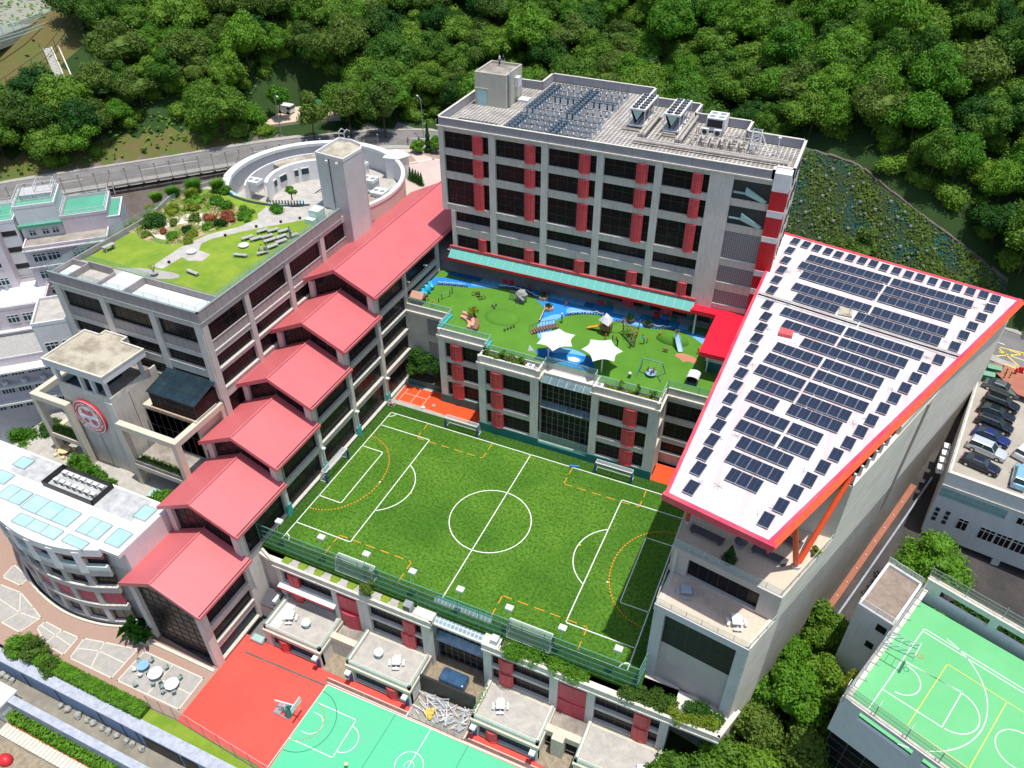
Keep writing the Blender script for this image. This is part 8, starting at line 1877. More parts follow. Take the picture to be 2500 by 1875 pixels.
b=MB();b.blob((-44.2,94.2,14.3),3.0,2.3,.65,8,20);o=b.build('turf_mound','pturf',smooth=True);o['kind']='structure'
t=thing('nest_swing','A frame nest swing with green steel legs by the south railing','swing',(-18.5,89.2,14.4));b=MB()
for x in (-20.0,-17.2):
    for dy in (-1.2,1.2):b.tube((x+(-.4 if x < -19 else .4),89.3+dy,14.4),(x,89.3,17.0),.07,6)
b.tube((-20.1,89.3,17.0),(-17.1,89.3,17.0),.09,6);b.build('frame','greenp',t);b=MB();b.path([(-18.6+.75*math.cos(a),89.3+.75*math.sin(a),14.85) for a in [i*.5236 for i in range(13)]],.07,6);b.cyl(-18.6,89.3,14.82,14.86,.7,12);b.build('nest_seat','slideblue',t);b=MB()
for a in range(4):b.tube((-18.6+.7*math.cos(a*1.57+.78),89.3+.7*math.sin(a*1.57+.78),14.9),(-18.6+(.7 if a in (0,3) else -.7),89.3,17.0),.02,4)
b.build('ropes','steel',t)
t=thing('play_house','small dark play shelter with a pale curved roof near the east railing','play house',(-12.7,90,14.4));MB().box(-13.5,89.2,14.4,-13.4,90.9,15.6).box(-12.1,89.2,14.4,-12.0,90.9,15.6).box(-13.4,90.7,14.4,-12.1,90.8,15.6).box(-13.4,89.4,14.4,-12.1,90.7,14.75).build('walls','greytimber',t)
b=MB()
for i in range(5):a=math.pi*i/5;c=math.pi*(i+1)/5;b.add([(-12.75-.85*math.cos(a),89.2+.0,15.6+.4*math.sin(a)),(-12.75-.85*math.cos(c),89.2,15.6+.4*math.sin(c)),(-12.75-.85*math.cos(c),91.0,15.6+.4*math.sin(c)),(-12.75-.85*math.cos(a),91.0,15.6+.4*math.sin(a))],[(0,1,2,3)])
o=b.build('roof','offwhite',t);md=o.modifiers.new('s','SOLIDIFY');md.thickness=.05
t=thing('curved_bench','terracotta curved two tier seat round a small bushy tree','bench',(-48.5,90.8,14.4));b=MB();annulus(b,(-50.2,88.9),2.3,2.9,14.4,14.85,R(5),R(88),14);annulus(b,(-50.2,88.9),2.9,3.4,14.4,15.25,R(5),R(88),14);b.build('seat_tiers','brick',t);b=MB();annulus(b,(-50.2,88.9),3.4,4.1,14.4,15.0,R(0),R(70),14);b.build('planter_edge','timber',t)
t=thing('climbing_boulder','grey artificial boulder with a rope net at the rim of the west green','climbing boulder',(-43,99,14.4));b=MB();b.blob((-43.3,99.7,15.2),1.1,.9,1.3,6,9,jit=.22);b.build('boulder','stone',t);b=MB()
for i in range(6):b.tube((-45.3+i*.25,99.3,14.4),(-45.2+i*.25,99.6,16.0),.05,5)
b.tube((-45.3,99.5,16.0),(-43.9,99.6,16.1),.06,5)
for i in range(5):b.tube((-43.9+i*.35,98.7-i*.0,14.4),(-43.9+i*.35,98.9,15.4),.035,4);b.tube((-43.9,98.75,14.6+i*.2),(-42.5,98.75,14.6+i*.2),.03,4)
b.build('net_and_rails','greytimber',t)
t=thing('play_hut','small timber play hut with a pink tiled roof in the west corner of the deck','play hut',(-58.4,92.8,14.4));MB().box(-59.3,92.0,14.4,-57.5,93.5,15.7).build('walls','timber',t);MB().add([(-59.5,91.8,15.7),(-57.3,91.8,15.7),(-57.3,93.7,15.7),(-59.5,93.7,15.7),(-59.5,92.75,16.5),(-57.3,92.75,16.5)],[(0,1,5,4),(2,3,4,5),(0,4,3),(1,2,5),(0,3,2,1)]).build('roof','brick',t)
t=thing('tarpaulin_cover','bright turquoise tarpaulin bundle against the wing wall','cover',(-58.5,96,14.4));b=MB();random.seed(6)
for i in range(7):b.blob((-58.9+.35*(i % 2),94.3+i*.55,14.9),.65,.5,.55,5,7,jit=.25)
b.build('cloth','teal2',t)
for k,(x,y,hh) in enumerate(((-55.5,94.1,.8),(-54.7,97.3,1.3))):t=thing('turf_post',('short black post left of the pull-up bar','taller black post right of the pull-up bar')[k],'post',(x,y,14.4));MB().cyl(x,y,14.4,14.4+hh,.07,6).build('post','black',t)
t=thing('pull_up_bar','low green bar on two posts on the west green','bar',(-55,95.8,14.4));b=MB();b.cyl(-55.4,95.0,14.4,15.5,.07,6);b.cyl(-54.6,96.3,14.4,15.6,.07,6);b.build('posts','greytimber',t);MB().tube((-55.4,95.0,15.4),(-54.6,96.3,15.4),.07,6).build('bar','greenp',t)
t=thing('pedal_trike','black four wheeled pedal trike on the west green','trike',(-50.2,97.9,14.4));b=MB()
for x,y in ((-51.2,98.2),(-50.7,98.7),(-49.6,97.4),(-49.2,97.8)):b.path([(x+.32*math.cos(a)*.8,y+.32*math.cos(a)*.5,14.75+.32*math.sin(a)) for a in [i*.5236 for i in range(13)]],.05,5)
b.build('wheels','tyre',t);b=MB();b.path([(-51.0,98.4,14.75),(-50.3,98.1,14.95),(-49.4,97.6,14.75)],.05,5);b.box(-50.6,97.9,14.95,-50.2,98.3,15.05);b.build('frame','frame',t)
for k,pts in enumerate(([(-42.3,90.9),(-42.0,91.4),(-41.7,91.9),(-41.4,92.4)],[(-46.9,96.3),(-46.5,96.8),(-46.4,95.9)])):
    t=thing('stepping_stumps',('row of small dark stepping stumps on the south side of the mound','three dark stumps on the north side of the mound')[k],'stumps',(pts[0][0],pts[0][1],14.4))
    for x,y in pts:MB().cyl(x,y,14.4,14.85,.14,8).build('stump','greytimber',t)
t=thing('plank_bridge','little railed timber bridge over the pale blue path','bridge',(-37,93.5,14.4));b=MB();A1=Vector((-38.4,92.2,0));B1=Vector((-35.4,95.3,0));d=(B1-A1).normalized();n=Vector((-d.y,d.x,0));Lb=(B1-A1).length
for i in range(11):c=A1+d*(i*Lb/10);zz=14.5+.25*math.sin(math.pi*i/10);vs=[c+d*s1_+n*s2_+Vector((0,0,zz+k)) for k in (0,.06) for s1_,s2_ in ((-.15,-.6),(.15,-.6),(.15,.6),(-.15,.6))];b.add(vs,BF)
b.build('planks','timber',t);b=MB()
for s in (-.65,.65):
    b.path([tuple(A1+n*s+Vector((0,0,15.3))),tuple((A1+B1)/2+n*s+Vector((0,0,15.5))),tuple(B1+n*s+Vector((0,0,15.3)))],.05,5)
    for i in range(9):c=A1+d*(i*Lb/8)+n*s;b.tube((c.x,c.y,14.4),(c.x,c.y,15.35),.035,4)
b.build('handrails','greytimber',t)
for k,(x,y,lb) in enumerate(((-38.3,99.1,'terracotta planter at the tip of the bright blue path'),(-40.3,101.7,'terracotta planter at the end of the rope edge by the red children'),(-25.5,101.1,'stone planter on the blue strip behind the climbing frame'),(-22.5,101.1,'stone planter with rope edge right of the climbing frame'))):
    t=thing('path_planter',lb,'planter',(x,y,14.4));MB().prism([(x+.85*math.cos(i*1.0472),y+.75*math.sin(i*1.0472)) for i in range(6)],14.4,15.0).build('box','brick' if k < 2 else 'greytimber',t);b=MB();random.seed(k)
    for i in range(120):a=random.uniform(0,6.28);r_=random.uniform(0,.65);p=Vector((x+r_*math.cos(a),y+r_*math.sin(a),15.0+random.uniform(0,.6)));v_=Vector((random.gauss(0,1),random.gauss(0,1),random.gauss(0,1))).normalized()*.14;w_=v_.orthogonal();b.add([p-v_,p+w_*.6,p+v_,p-w_*.6],[(0,1,2,3)])
    b.build('foliage','leafD',t)
for k,pts in enumerate(([(-58.2,98.8),(-56,99.45),(-53.4,100.05)],[(-48.4,102.0),(-46,102.5),(-43.2,102.25),(-41.2,101.3)],[(-38.9,98.8),(-38.5,96.6),(-38.3,95.0)],[(-35.2,98.7),(-33,100.2),(-30.5,101),(-29.3,100.6)],[(-27.4,100.4),(-26.5,100.4)],[(-21.6,100.8),(-20.2,101.2),(-18.3,101.7)])):
    t=thing('log_edging',('dark log and white rope edging at the far left of the blue strip','dark log and rope edging behind the climbing boulder','log edging on the west bank of the pale blue path','dark log and rope edging on the north rim of the east green','short log edging behind the play tower','dark log and rope edging right of the last planter')[k],'edging',(pts[0][0],pts[0][1],14.4));L=resamp(pts,.38);b=MB();c=MB()
    for i,(x,y) in enumerate(L):b.cyl(x,y,14.4,14.62+.08*(i % 3),.15,6)
    for i in range(0,len(L)-3,3):(x0,y0),(x1,y1)=L[i],L[i+3];c.path([(x0,y0+.18,14.95),((x0+x1)/2,(y0+y1)/2+.2,14.75),(x1,y1+.18,14.95)],.05,4)
    b.build('logs','greytimber',t);c.build('rope','sail',t)
t=thing('springer','small wooden spring rocker on the east green','spring rocker',(-18.2,95.6,14.4));MB().blob((-18.2,95.6,14.9),.5,.2,.22,5,8).build('body','timber',t);MB().cyl(-18.2,95.6,14.4,14.8,.1,8).build('spring','steel',t)
t=thing('litter_post','teal post with a pale domed top near the right hand sail','post',(-21.2,87.5,14.4));MB().cyl(-21.2,87.5,14.4,15.1,.2,10).build('post','teal',t);MB().blob((-21.2,87.5,15.2),.26,.26,.2,5,10).build('cap','offwhite',t)
t=thing('fin_seat','pale shark fin shaped seat left of the sail mast','seat',(-36.3,87.4,14.4));MB().add([(-37.0,87.6,14.4),(-35.7,87.4,14.4),(-36.0,88.0,14.4),(-36.9,88.0,15.3),(-35.9,87.5,14.9)],[(0,1,4,3),(1,2,4),(2,0,3,4),(0,2,1)]).build('shell','offwhite',t)
for k in range(7):
    x=(-48.0,-46.9,-31.2,-29.8,-22.0,-20.6,-19.2)[k];cc_=('binred','binred','binred','teal','binred','bluep2','teal')[k]
    t=thing('storage_tub',('red','red','red','teal','red','blue','teal')[k]+' storage tub in the shade under the glass canopy, '+('far left','second','third','fourth','fifth','sixth','last')[k]+' along','tub',(x,103.9,14.4),group='tubs under the canopy');MB().box(x-.4,103.7,14.4,x+.4,104.2,15.2).build('tub',cc_,t)
for k,(x0,x1,lb) in enumerate(((-42.7,-36.4,'planting trough on the second projecting bay of the play deck block'),(-23.7,-16.2,'planting trough on the third projecting bay of the play deck block'))):
    o=MB().box(x0,83.95,13.4,x1,85.2 if k == 0 else 84.7,14.2).build('planting_trough','soil',org=((x0+x1)/2,84.5,13.4));tag(o,lb,'planter')
for k,(x,y) in enumerate(((-35.2,84.4),(-24.6,84.2))):t=thing('ledge_ac_unit',('white condenser at the right end of the left planted ledge','white condenser at the left end of the right planted ledge')[k],'air conditioner',(x,y,13.4));MB().box(x-.6,y-.4,13.6,x+.6,y+.4,14.5).build('casing','white',t);MB().cyl(x,y,14.5,14.55,.3,12).build('fan','steel',t)
t=thing('kit_trolley','white wire trolley of balls by the wing at the pitch corner','trolley',(-59.2,83,0));b=MB()
for x in (-59.7,-58.7):
    for y in (82.3,83.0):b.tube((x,y,0),(x,y,.9),.04,5)
for zz in (.2,.9):b.path([(-59.7,82.3,zz),(-58.7,82.3,zz),(-58.7,83.0,zz),(-59.7,83.0,zz),(-59.7,82.3,zz)],.03,4)
b.build('frame','white',t);MB().blob((-59.3,82.6,.45),.2,.2,.2).blob((-58.95,82.7,.45),.2,.2,.2).build('balls','binred',t)
for k,(x,y,z_) in enumerate(((-51.73,66.8,.02),(-15.24,63.29,.02),(-46.4,66.7,.02),(-20.6,67.6,.02))):o=MB().blob((x,y,.06),.16,.16,.06,4,8).build('marker_disc','white' if k < 2 else 'yellow',org=(x,y,0));tag(o,('white marker disc on the left orange arc','white marker disc on the right orange arc','yellow marker disc outside the left arc','yellow marker disc outside the right arc')[k],'marker')
t=thing('paper_litter','white crumpled sheet and mauve mat on the orange court','litter',(-54,84.4,.02));MB().blob((-54.2,84.3,.1),.4,.35,.2,4,6,jit=.3).build('sheet','white',t);MB().box(-53.0,85.0,.02,-52.5,85.6,.2).build('mat','mauve',t)
# ================================================================ VEGETATION
rng=random.Random(42)
def leafcloud(b,lobes,n,size,up=.35,rnd=rng,flat=.0):
    vols=[l[3]**2 for l in lobes];tot=sum(vols)
    for (cx,cy,cz,r,sq),v in zip(lobes,vols):
        for _ in range(int(n*v/tot)):
            d=Vector((rnd.gauss(0,1),rnd.gauss(0,1),rnd.gauss(0,1)+up)).normalized()
            k=r*rnd.uniform(.62,1.22);p=Vector((cx+d.x*k,cy+d.y*k,cz+d.z*k*sq));s=size*rnd.uniform(.6,1.35)
            nrm=(d+Vector((rnd.gauss(0,.55),rnd.gauss(0,.55),rnd.gauss(0,.55)+.35))).normalized();a=nrm.orthogonal().normalized();ang_=rnd.uniform(0,6.28);a=(Matrix.Rotation(ang_,3,nrm) @ a);c=nrm.cross(a)
            b.add([p-a*s,p+c*s*.55+nrm*s*.12,p+a*s,p-c*s*.55+nrm*s*.12],[(0,1,2,3)])
def crownmesh(name,R_,H_,nl,n,size,mat,seed,dome=.75,lobr=(.30,.45),core=True):
    rd=random.Random(seed);lobes=[]
    for i in range(nl):
        a=rd.uniform(0,6.283);f=math.sqrt(rd.uniform(0,1));r=R_*rd.uniform(*lobr)
        zz=H_*(.25+dome*(1-f*f)*rd.uniform(.55,1.0));lobes.append((R_*.78*f*math.cos(a),R_*.78*f*math.sin(a),zz,r,rd.uniform(.7,.95)))
    b=MB()
    if core:
        for (cx,cy,cz,r,sq) in lobes:b.blob((cx,cy,cz),r*.74,r*.74,r*.74*sq,5,7,jit=.15,rng=rd)
        b.blob((0,0,H_*.35),R_*.62,R_*.62,H_*.33,5,9,jit=.1,rng=rd)
    leafcloud(b,lobes,n,size,rnd=rd);me=b
    return me,lobes
def trunkmesh(h,r,R_,H_,lobes,seed=0):
    b=MB();rd=random.Random(seed);pts=[(0,0,0),(rd.uniform(-.2,.2),rd.uniform(-.2,.2),h*.5),(rd.uniform(-.3,.3),rd.uniform(-.3,.3),h)]
    b.tube(pts[0],pts[1],r,7,r2=r*.8);b.tube(pts[1],pts[2],r*.8,7,r2=r*.6)
    for (cx,cy,cz,lr,sq) in lobes[:7]:b.tube(pts[2],(cx*.8,cy*.8,h+cz*.8),r*.42,5,r2=r*.12)
    return b
def treeproto(kind,R_,H_,th,nl,n,size,leaf,trunk,seed,label,cat='tree',name='broadleaf_tree',**k):
    t=thing(name,label,cat);mb,lobes=crownmesh('crown',R_,H_,nl,n,size,leaf,seed,**k)
    mb.v=[(x,y,z+th) for x,y,z in mb.v];mb.build('crown',leaf,t);trunkmesh(th+.3,max(.12,R_*.045),R_,H_,lobes,seed).build('trunk',trunk,t);return t
protos=[]
specs=[(5.2,5.0,3.6,24,8200,.215,'leafA'),(5.9,4.2,3.2,30,9000,.22,'leafA'),(4.4,5.8,4.2,20,7000,.21,'leafA'),(4.9,4.6,3.2,24,8000,.20,'leafD'),(5.5,5.4,4.0,22,7600,.22,'leafC'),(4.6,5.2,3.8,22,7600,.215,'leafB'),(5.0,6.4,4.4,26,8400,.22,'leafB')]
for i,(a,b_,c,d,e,f,g) in enumerate(specs):protos.append(treeproto(i,a,b_,c,d,e,f,g,'wood',100+i,'x',lobr=(.20,.40)))
CAMI=cam.matrix_world.inverted()
def inview(x,y,z,mx=.04):
    p=CAMI @ Vector((x,y,z))
    if p.z > -1:return False
    u=1929.3*p.x/-p.z/2500;v=1929.3*p.y/-p.z/1875;return abs(u) < .5+mx and abs(v) < .5+mx
cand=[];g=5.7
for iy in range(0,54):
    for ix in range(0,82):
        x=-300+ix*g+(iy % 2)*g*.5+rng.uniform(-1.8,1.8);y=30+iy*g*.93+rng.uniform(-2.0,2.0);d,px=foot_d(x,y)
        if d < 2.5:continue
        if px > -19 and px < 34:
            if d < HN(px)/1.43+.6:continue
        if x < -150 and y < 128 and d > 8 and x > -176 and not (x > -158 and y < 110):continue
        if x < -163 and y < 158:continue
        if -160 < x < -148 and 112 < y < 128:continue
        if -123 < x < -104 and 130 < y < 151:continue
        if px < -124 and px > -136 and d < 9:continue
        z=height(x,y)
        if not inview(x,y,z+6,.05):continue
        cand.append((math.sqrt(x*x+y*y+(84-z)**2),x,y,z))
cand.sort();print('forest candidates',len(cand),len([c for c in cand if c[1] < -95]))
far=cand[300:];near=cand[:300]
seenp=set()
labs={'w': 'broadleaf tree in the dense hillside forest above the west end of the road','m': 'broadleaf tree in the dense hillside forest behind the tall classroom block','e': 'broadleaf tree in the dense hillside forest above the netted slope and sports hall'}
for d_,x,y,z in near:
    w=rng.random();k=rng.choice([0,1,2]) if w < .5 else (3 if w < .64 else (4 if w < .78 else (5 if w < .9 else 6)))
    if x < -100 and rng.random() < .25:k=4
    sc=rng.uniform(.72,1.2);key='w' if x < -95 else ('m' if x < -15 else 'e')
    if k not in seenp:o=protos[k];seenp.add(k)
    else:o=dup(protos[k])
    o.location=(x,y,z-.8);o.rotation_euler=(0,0,rng.uniform(0,6.28));o.scale=(sc,sc,sc*rng.uniform(.85,1.2));o['label']=labs[key];o['group']='trees of the hillside forest, '+{'w': 'west','m': 'middle','e': 'east'}[key]
if far:
    b=MB();rd=random.Random(5)
    for d_,x,y,z in far:
        R_=rd.uniform(3.6,5.6);lobes=[]
        for i in range(9):a=rd.uniform(0,6.28);f=math.sqrt(rd.random());lobes.append((x+R_*.75*f*math.cos(a),y+R_*.75*f*math.sin(a),z+4+R_*(.3+.6*(1-f*f)),R_*rd.uniform(.3,.45),.85))
        for (cx,cy,cz,r,sq) in lobes:b.blob((cx,cy,cz),r*.75,r*.75,r*.7,4,6,jit=.15,rng=rd)
        leafcloud(b,lobes,1100,.50,rnd=rd)
    o=b.build('distant_wood','leafA');tag(o,kind='stuff')
b=MB();rd=random.Random(15)
for i in range(26000):
    x=rd.uniform(-240,60);y=rd.uniform(60,200);d,px=foot_d(x,y)
    if d < 1.0 or d > 70:continue
    if px > -19 and px < 34 and d < 13:continue
    if x < -150 and x > -176 and y < 128 and rd.random() < .9:continue
    if -123 < x < -104 and 130 < y < 151:continue
    z=height(x,y)
    if not inview(x,y,z,.03):continue
    if d > 25 and rd.random() < .5:continue
    s=rd.uniform(.3,.75);p=Vector((x,y,z+rd.uniform(.1,1.0)));lq(b,p,s,rd)
o=b.build('undergrowth','leafA');o['kind']='stuff'
ub=MB();ub.blob((0,0,.6),1.5,1.5,1.3,4,7,jit=.2,rng=rd);leafcloud(ub,[(0,0,.8,1.7,.8),(.9,.5,.5,1.2,.8),(-.8,.7,.6,1.2,.8),(.1,-1,.5,1.2,.8)],900,.20,rnd=rd)
pts=[]
for i in range(4200):
    x=rd.uniform(-240,60);y=rd.uniform(60,215);d,px=foot_d(x,y)
    if d < 2 or d > 85:continue
    if -19 < px < 34 and d < HN(px)/1.43+.9:continue
    if x < -148 and x > -176 and y < 130:continue
    if x < -163 and y < 158:continue
    if -123 < x < -104 and 130 < y < 151:continue
    if -136 < px < -124 and d < 8 and rd.random() < .8:continue
    z=height(x,y)
    if inview(x,y,z,.03):pts.append((x,y,z+rd.uniform(-.3,1.2)))
g=ub.build('bush_understorey','leafB');src=g.data;COL.objects.unlink(g);bpy.data.objects.remove(g)
bm=bmesh.new()
for i in range(130):
    x=rd.uniform(-4,15);y=rd.uniform(38,72)
    if x < 3.0+(y-51.4)*.378+1.2 or x > 13+(y-53.4)*.35:continue
    pts.insert(0,(x,y,gz(x,y)+rd.uniform(.5,3)))
for p in pts[:1600]:
    n0=len(bm.verts);bm.from_mesh(src);bm.verts.ensure_lookup_table();s_=rd.uniform(.6,1.25)
    mt=Matrix.Translation(p) @ Matrix.Rotation(rd.uniform(0,6.28),4,'Z') @ Matrix.Scale(s_,4)
    for v in bm.verts[n0:]:v.co=mt @ v.co
me=bpy.data.meshes.new('bush_understorey');bm.to_mesh(me);bm.free();me.materials.append(M['leafA']);o=bpy.data.objects.new('bush_understorey',me);COL.objects.link(o);o['kind']='stuff'
b=MB()
for i in range(9000):
    x=rd.uniform(-14,27);u=rd.random();fy=None
    for (ax,ay),(bx,by) in zip(FOOT,FOOT[1:]):
        if ax <= x <= bx:fy=ay+(by-ay)*(x-ax)/(bx-ax)
    H=HN(x)
    if math.sin(x*.7+u*5)+rd.gauss(0,.7) < -.2:continue
    p=Vector((x-.25*u*H/1.43,fy+u*H/1.43*1.05+.1,ZROAD(x)+u*H*1.02+.5));s=rd.uniform(.12,.34);lq(b,p,s,rd,(0,-.8,.7))
o=b.build('slope_weeds','leafC');o['kind']='stuff'
def tree(x,y,z,R_,H_,th,label,leaf='leafA',trunk='wood',nl=12,n=2600,size=.24,seed=None,name='broadleaf_tree',cat='tree',group=None,**k):
    t=treeproto(0,R_,H_,th,nl,n,size,leaf,trunk,seed or int(abs(x*13+y*7)),label,cat,name,**k);t.location=(x,y,z)
    if group:t['group']=group
    return t
tree(-104.5,131.0,20,3.6,6.5,4.0,'tall roadside tree with a bare trunk, leftmost of the pair behind the stair shaft','leafC',n=3400)
tree(-99.0,136.5,20,3.0,5.5,4.5,'slender roadside tree between the two taller ones behind the stair shaft','leafC',n=2400)
tree(-92.0,139.0,20,4.2,8.0,4.5,'tallest olive roadside tree, rightmost behind the stair shaft','leafC',n=4200)
tree(-125.0,124.5,21.2,3.4,2.6,1.2,'low bright green tree spreading above the roadside banners, left one','leafB',n=2600);tree(-119.5,130.0,21.2,3.2,3.0,1.4,'low bright green tree above the roadside banners, right one','leafB',n=2600)
tree(-117.5,137.0,21.5,2.6,4.5,2.6,'bright shrubby tree at the edge of the clearing behind the banners','leafB',n=2000)
tree(-140.5,106,23,4.6,5.5,3,'broad dark tree on the bank over the left part of the road','leafD',n=3600);tree(-147,101,23,4.2,5,3.4,'dark roadside tree with a pale slanting trunk at the far left','leafD','trunkp',n=3200)
tree(13.5,123.5,14,2.6,5.5,2.0,'pale leaved tree at the foot of the netted slope, middle one','leafC',n=2600);tree(5.0,127.0,15,3.0,6.0,3.0,'pale leaved tree against the netted slope, left one','leafC',n=3000);tree(18.5,122.0,13.5,2.5,6.0,2.4,'pale flecked tree at the foot of the netted slope, right one','leafC',n=2800);tree(0.5,129.0,15,2.2,3.6,2.0,'low bush tree at the left foot of the netted slope','leafC',n=1800)
tree(27.3,129,15,1.7,1.8,.3,'fan leaved tuft on the bare bank above the access road','leafB',n=900,cat='shrub',name='shrub')
tree(-103.5,103.5,11.5,1.3,1.6,.2,'round dark shrub alone on the brown bank left of the ring building','leafD',n=800,cat='shrub',name='shrub',nl=6)
t=tree(-81.6,135.0,20,1.5,3.2,.4,'leafy shrub clump at the plaza edge, left of the cypress','leafB',n=1400,cat='shrub',name='shrub');tree(-78.3,136.3,20,1.5,3.0,.4,'leafy shrub clump at the plaza edge, right of the cypress','leafB',n=1400,cat='shrub',name='shrub')
def conifer(x,y,z,r,h,label,leaf='leafD',n=1500,cat='tree',name='conifer',seed=1,sz=.15):
    t=thing(name,label,cat,(x,y,z));b=MB();rd=random.Random(seed+int(x*3));b.tube((x,y,z+h*.08),(x,y,z+h*.95),r*.55,9,r2=.05)
    for i in range(n):
        f=rd.random()**1.3;a=rd.uniform(0,6.28);rr=r*(1-f)*(.8+.25*math.sin(f*26))*rd.uniform(.7,1.1)+.05;p=Vector((x+rr*math.cos(a),y+rr*math.sin(a),z+h*(.06+f*.94)));nn_=Vector((math.cos(a),math.sin(a),.5));nn_=(nn_+Vector((rd.gauss(0,.4),rd.gauss(0,.4),rd.gauss(0,.4)))).normalized();aa=nn_.orthogonal().normalized();aa=Matrix.Rotation(rd.uniform(0,6.28),3,nn_) @ aa;c=nn_.cross(aa);s=sz*rd.uniform(.7,1.4);b.add([p-aa*s,p+c*s*.6,p+aa*s,p-c*s*.6],[(0,1,2,3)])
    b.build('foliage',leaf,t);MB().tube((x,y,z),(x,y,z+h*.3),.09,6).build('trunk','wood',t);return t
conifer(-79.9,135.8,20,.85,6.2,'dark slim cypress at the plaza edge beyond the ring building')
for k,(x,y) in enumerate(((-76.5,122.5),(-75.7,122.2),(-74.9,121.9),(-74.1,121.5),(-73.3,121.1))):conifer(x,y,20,.6,2.6,'small dark clipped cypress in the row of five on the pink plaza',n=500,seed=k,sz=.1)['group']='row of small cypresses on the plaza'
b=MB()
def shrub(x,y,z,r,h,label,leaf,n=700,size=.14,nl=6,seed=None,name='shrub',group=None):
    t=thing(name,label,'shrub',(x,y,z),group=group);mb,lobes=crownmesh('c',r,h,nl,n,size,leaf,seed or int(abs(x*17+y*5)),dome=.6,lobr=(.35,.55));mb.v=[(a+x,b_+y,c+z) for a,b_,c in mb.v];mb.build('foliage',leaf,t);bb=MB();bb.tube((x,y,z),(x,y,z+h*.5),.06,5);bb.build('stem','wood',t);return t
shrub(-96.3,78.7,27,1.9,1.6,'large round dark shrub on the roof garden bed','leafD',1600,.16,9)
def tuft(x,y,z,r,h,label,leaf='leafB',n=900,seed=0):
    t=thing('grass_tuft',label,'ornamental grass',(x,y,z));b=MB();rd=random.Random(int(abs(x*7)+seed))
    for i in range(n):
        a=rd.uniform(0,6.28);f=rd.uniform(.1,1);p0=Vector((x+rd.uniform(-.35,.35)*r,y+rd.uniform(-.35,.35)*r,z));hh=h*rd.uniform(.5,1);tip=Vector((x+r*f*math.cos(a),y+r*f*math.sin(a),z+hh));mid=p0.lerp(tip,.55)+Vector((0,0,hh*.25));s=Vector((-math.sin(a),math.cos(a),0))*.05
        b.add([p0-s,p0+s,mid+s,mid-s,tip],[(0,1,2,3),(3,2,4)])
    b.blob((x,y,z+h*.25),r*.55,r*.55,h*.35,4,8,jit=.2);b.build('blades',leaf,t);return t
tuft(-98.9,90.6,27,2.0,2.2,'tall feathery grass clump at the back left of the roof garden');tuft(-95.5,92.6,27,1.9,2.0,'tall feathery grass clump at the back of the roof garden');tuft(-101.0,88.0,27,1.7,1.6,'paler grass clump at the far left rim of the roof garden','leafB');tuft(-103.0,86.2,26.5,1.5,1.5,'low grass clump hanging over the far left rim','leafB');tuft(-97.4,88.4,27,1.6,1.7,'yellowish grass clump in front of the tall feathery ones','leafY')
sh=[(-100,82.5,1.3,.9,'leafY'),(-98.8,80.6,1.4,.9,'leafY'),(-97.0,83.5,1.6,1.0,'leafY'),(-94.5,85.5,1.3,.8,'leafY'),(-99.5,77.6,1.1,.6,'leafY'),(-92.6,88.6,1.6,1.1,'leafB'),(-90.0,88.0,1.4,.9,'leafB'),(-88.0,85.8,1.0,.9,'leafR'),(-86.6,84.6,.9,.8,'leafR'),(-89.6,83.4,1.2,.8,'leafR'),(-90.5,79.3,1.0,.8,'leafD'),(-88.6,78.7,1.1,.7,'leafY'),(-93.2,77.3,.8,.7,'leafR'),(-91.0,76.8,1.0,.6,'leafB'),(-86.8,82.8,1.1,.9,'leafD'),(-88.0,81.6,1.0,.6,'leafB'),(-91.8,82.8,1.1,1.0,'leafC'),(-93.8,80.2,.9,.8,'leafC'),(-95.6,87.6,1.6,1.1,'leafB'),(-86.0,87.8,1.3,.9,'leafB'),(-84.8,86.2,1.2,.9,'leafB'),(-81.8,90.6,1.4,1.0,'leafB'),(-93.6,92.2,1.2,1.3,'leafB'),(-87.8,76.6,.9,.5,'leafY'),(-95.0,75.6,.8,.5,'leafY')]
ws={'leafY': 'yellow green mound shrub','leafB': 'bright green mound shrub','leafR': 'rusty red leaved shrub','leafD': 'dark green low shrub','leafC': 'olive low shrub'}
for k,(x,y,r,h,lf) in enumerate(sh):
    where=('beside the gravel loop' if -97 < x < -87.5 and y < 84 else 'near the ring courtyard rail' if x > -90 else 'along the west rim')
    shrub(x,y,27,r,h,ws[lf]+' on the roof garden bed '+where,lf,650,.13,group=ws[lf]+'s '+where)
b=MB();rd=random.Random(3)
for i in range(5200):
    a=rd.uniform(0,6.28);x=-94+rd.uniform(-7,9);y=83+rd.uniform(-8,9);ins=False;pts_=bed;j=len(pts_)-1
    for q in range(len(pts_)):
        if ((pts_[q][1] > y) != (pts_[j][1] > y)) and (x < (pts_[j][0]-pts_[q][0])*(y-pts_[q][1])/(pts_[j][1]-pts_[q][1])+pts_[q][0]):ins=not ins
        j=q
    if not ins or math.sin(x*1.1)+math.cos(y*1.3) < -.2:continue
    p=Vector((x,y,27.05+rd.uniform(0,.3)));s=rd.uniform(.08,.2);lq(b,p,s,rd)
o=b.build('ground_cover','leafY');o['kind']='stuff'
t=tree(-82.2,94.8,26.9,.9,1.6,1.0,'leafy shrub in a dark round pot by the ring courtyard rail','leafB',n=500,size=.14,nl=5,cat='potted plant',name='potted_plant');MB().cyl(0,0,0,.9,.7,14,r2=.8).build('pot','frame',t)
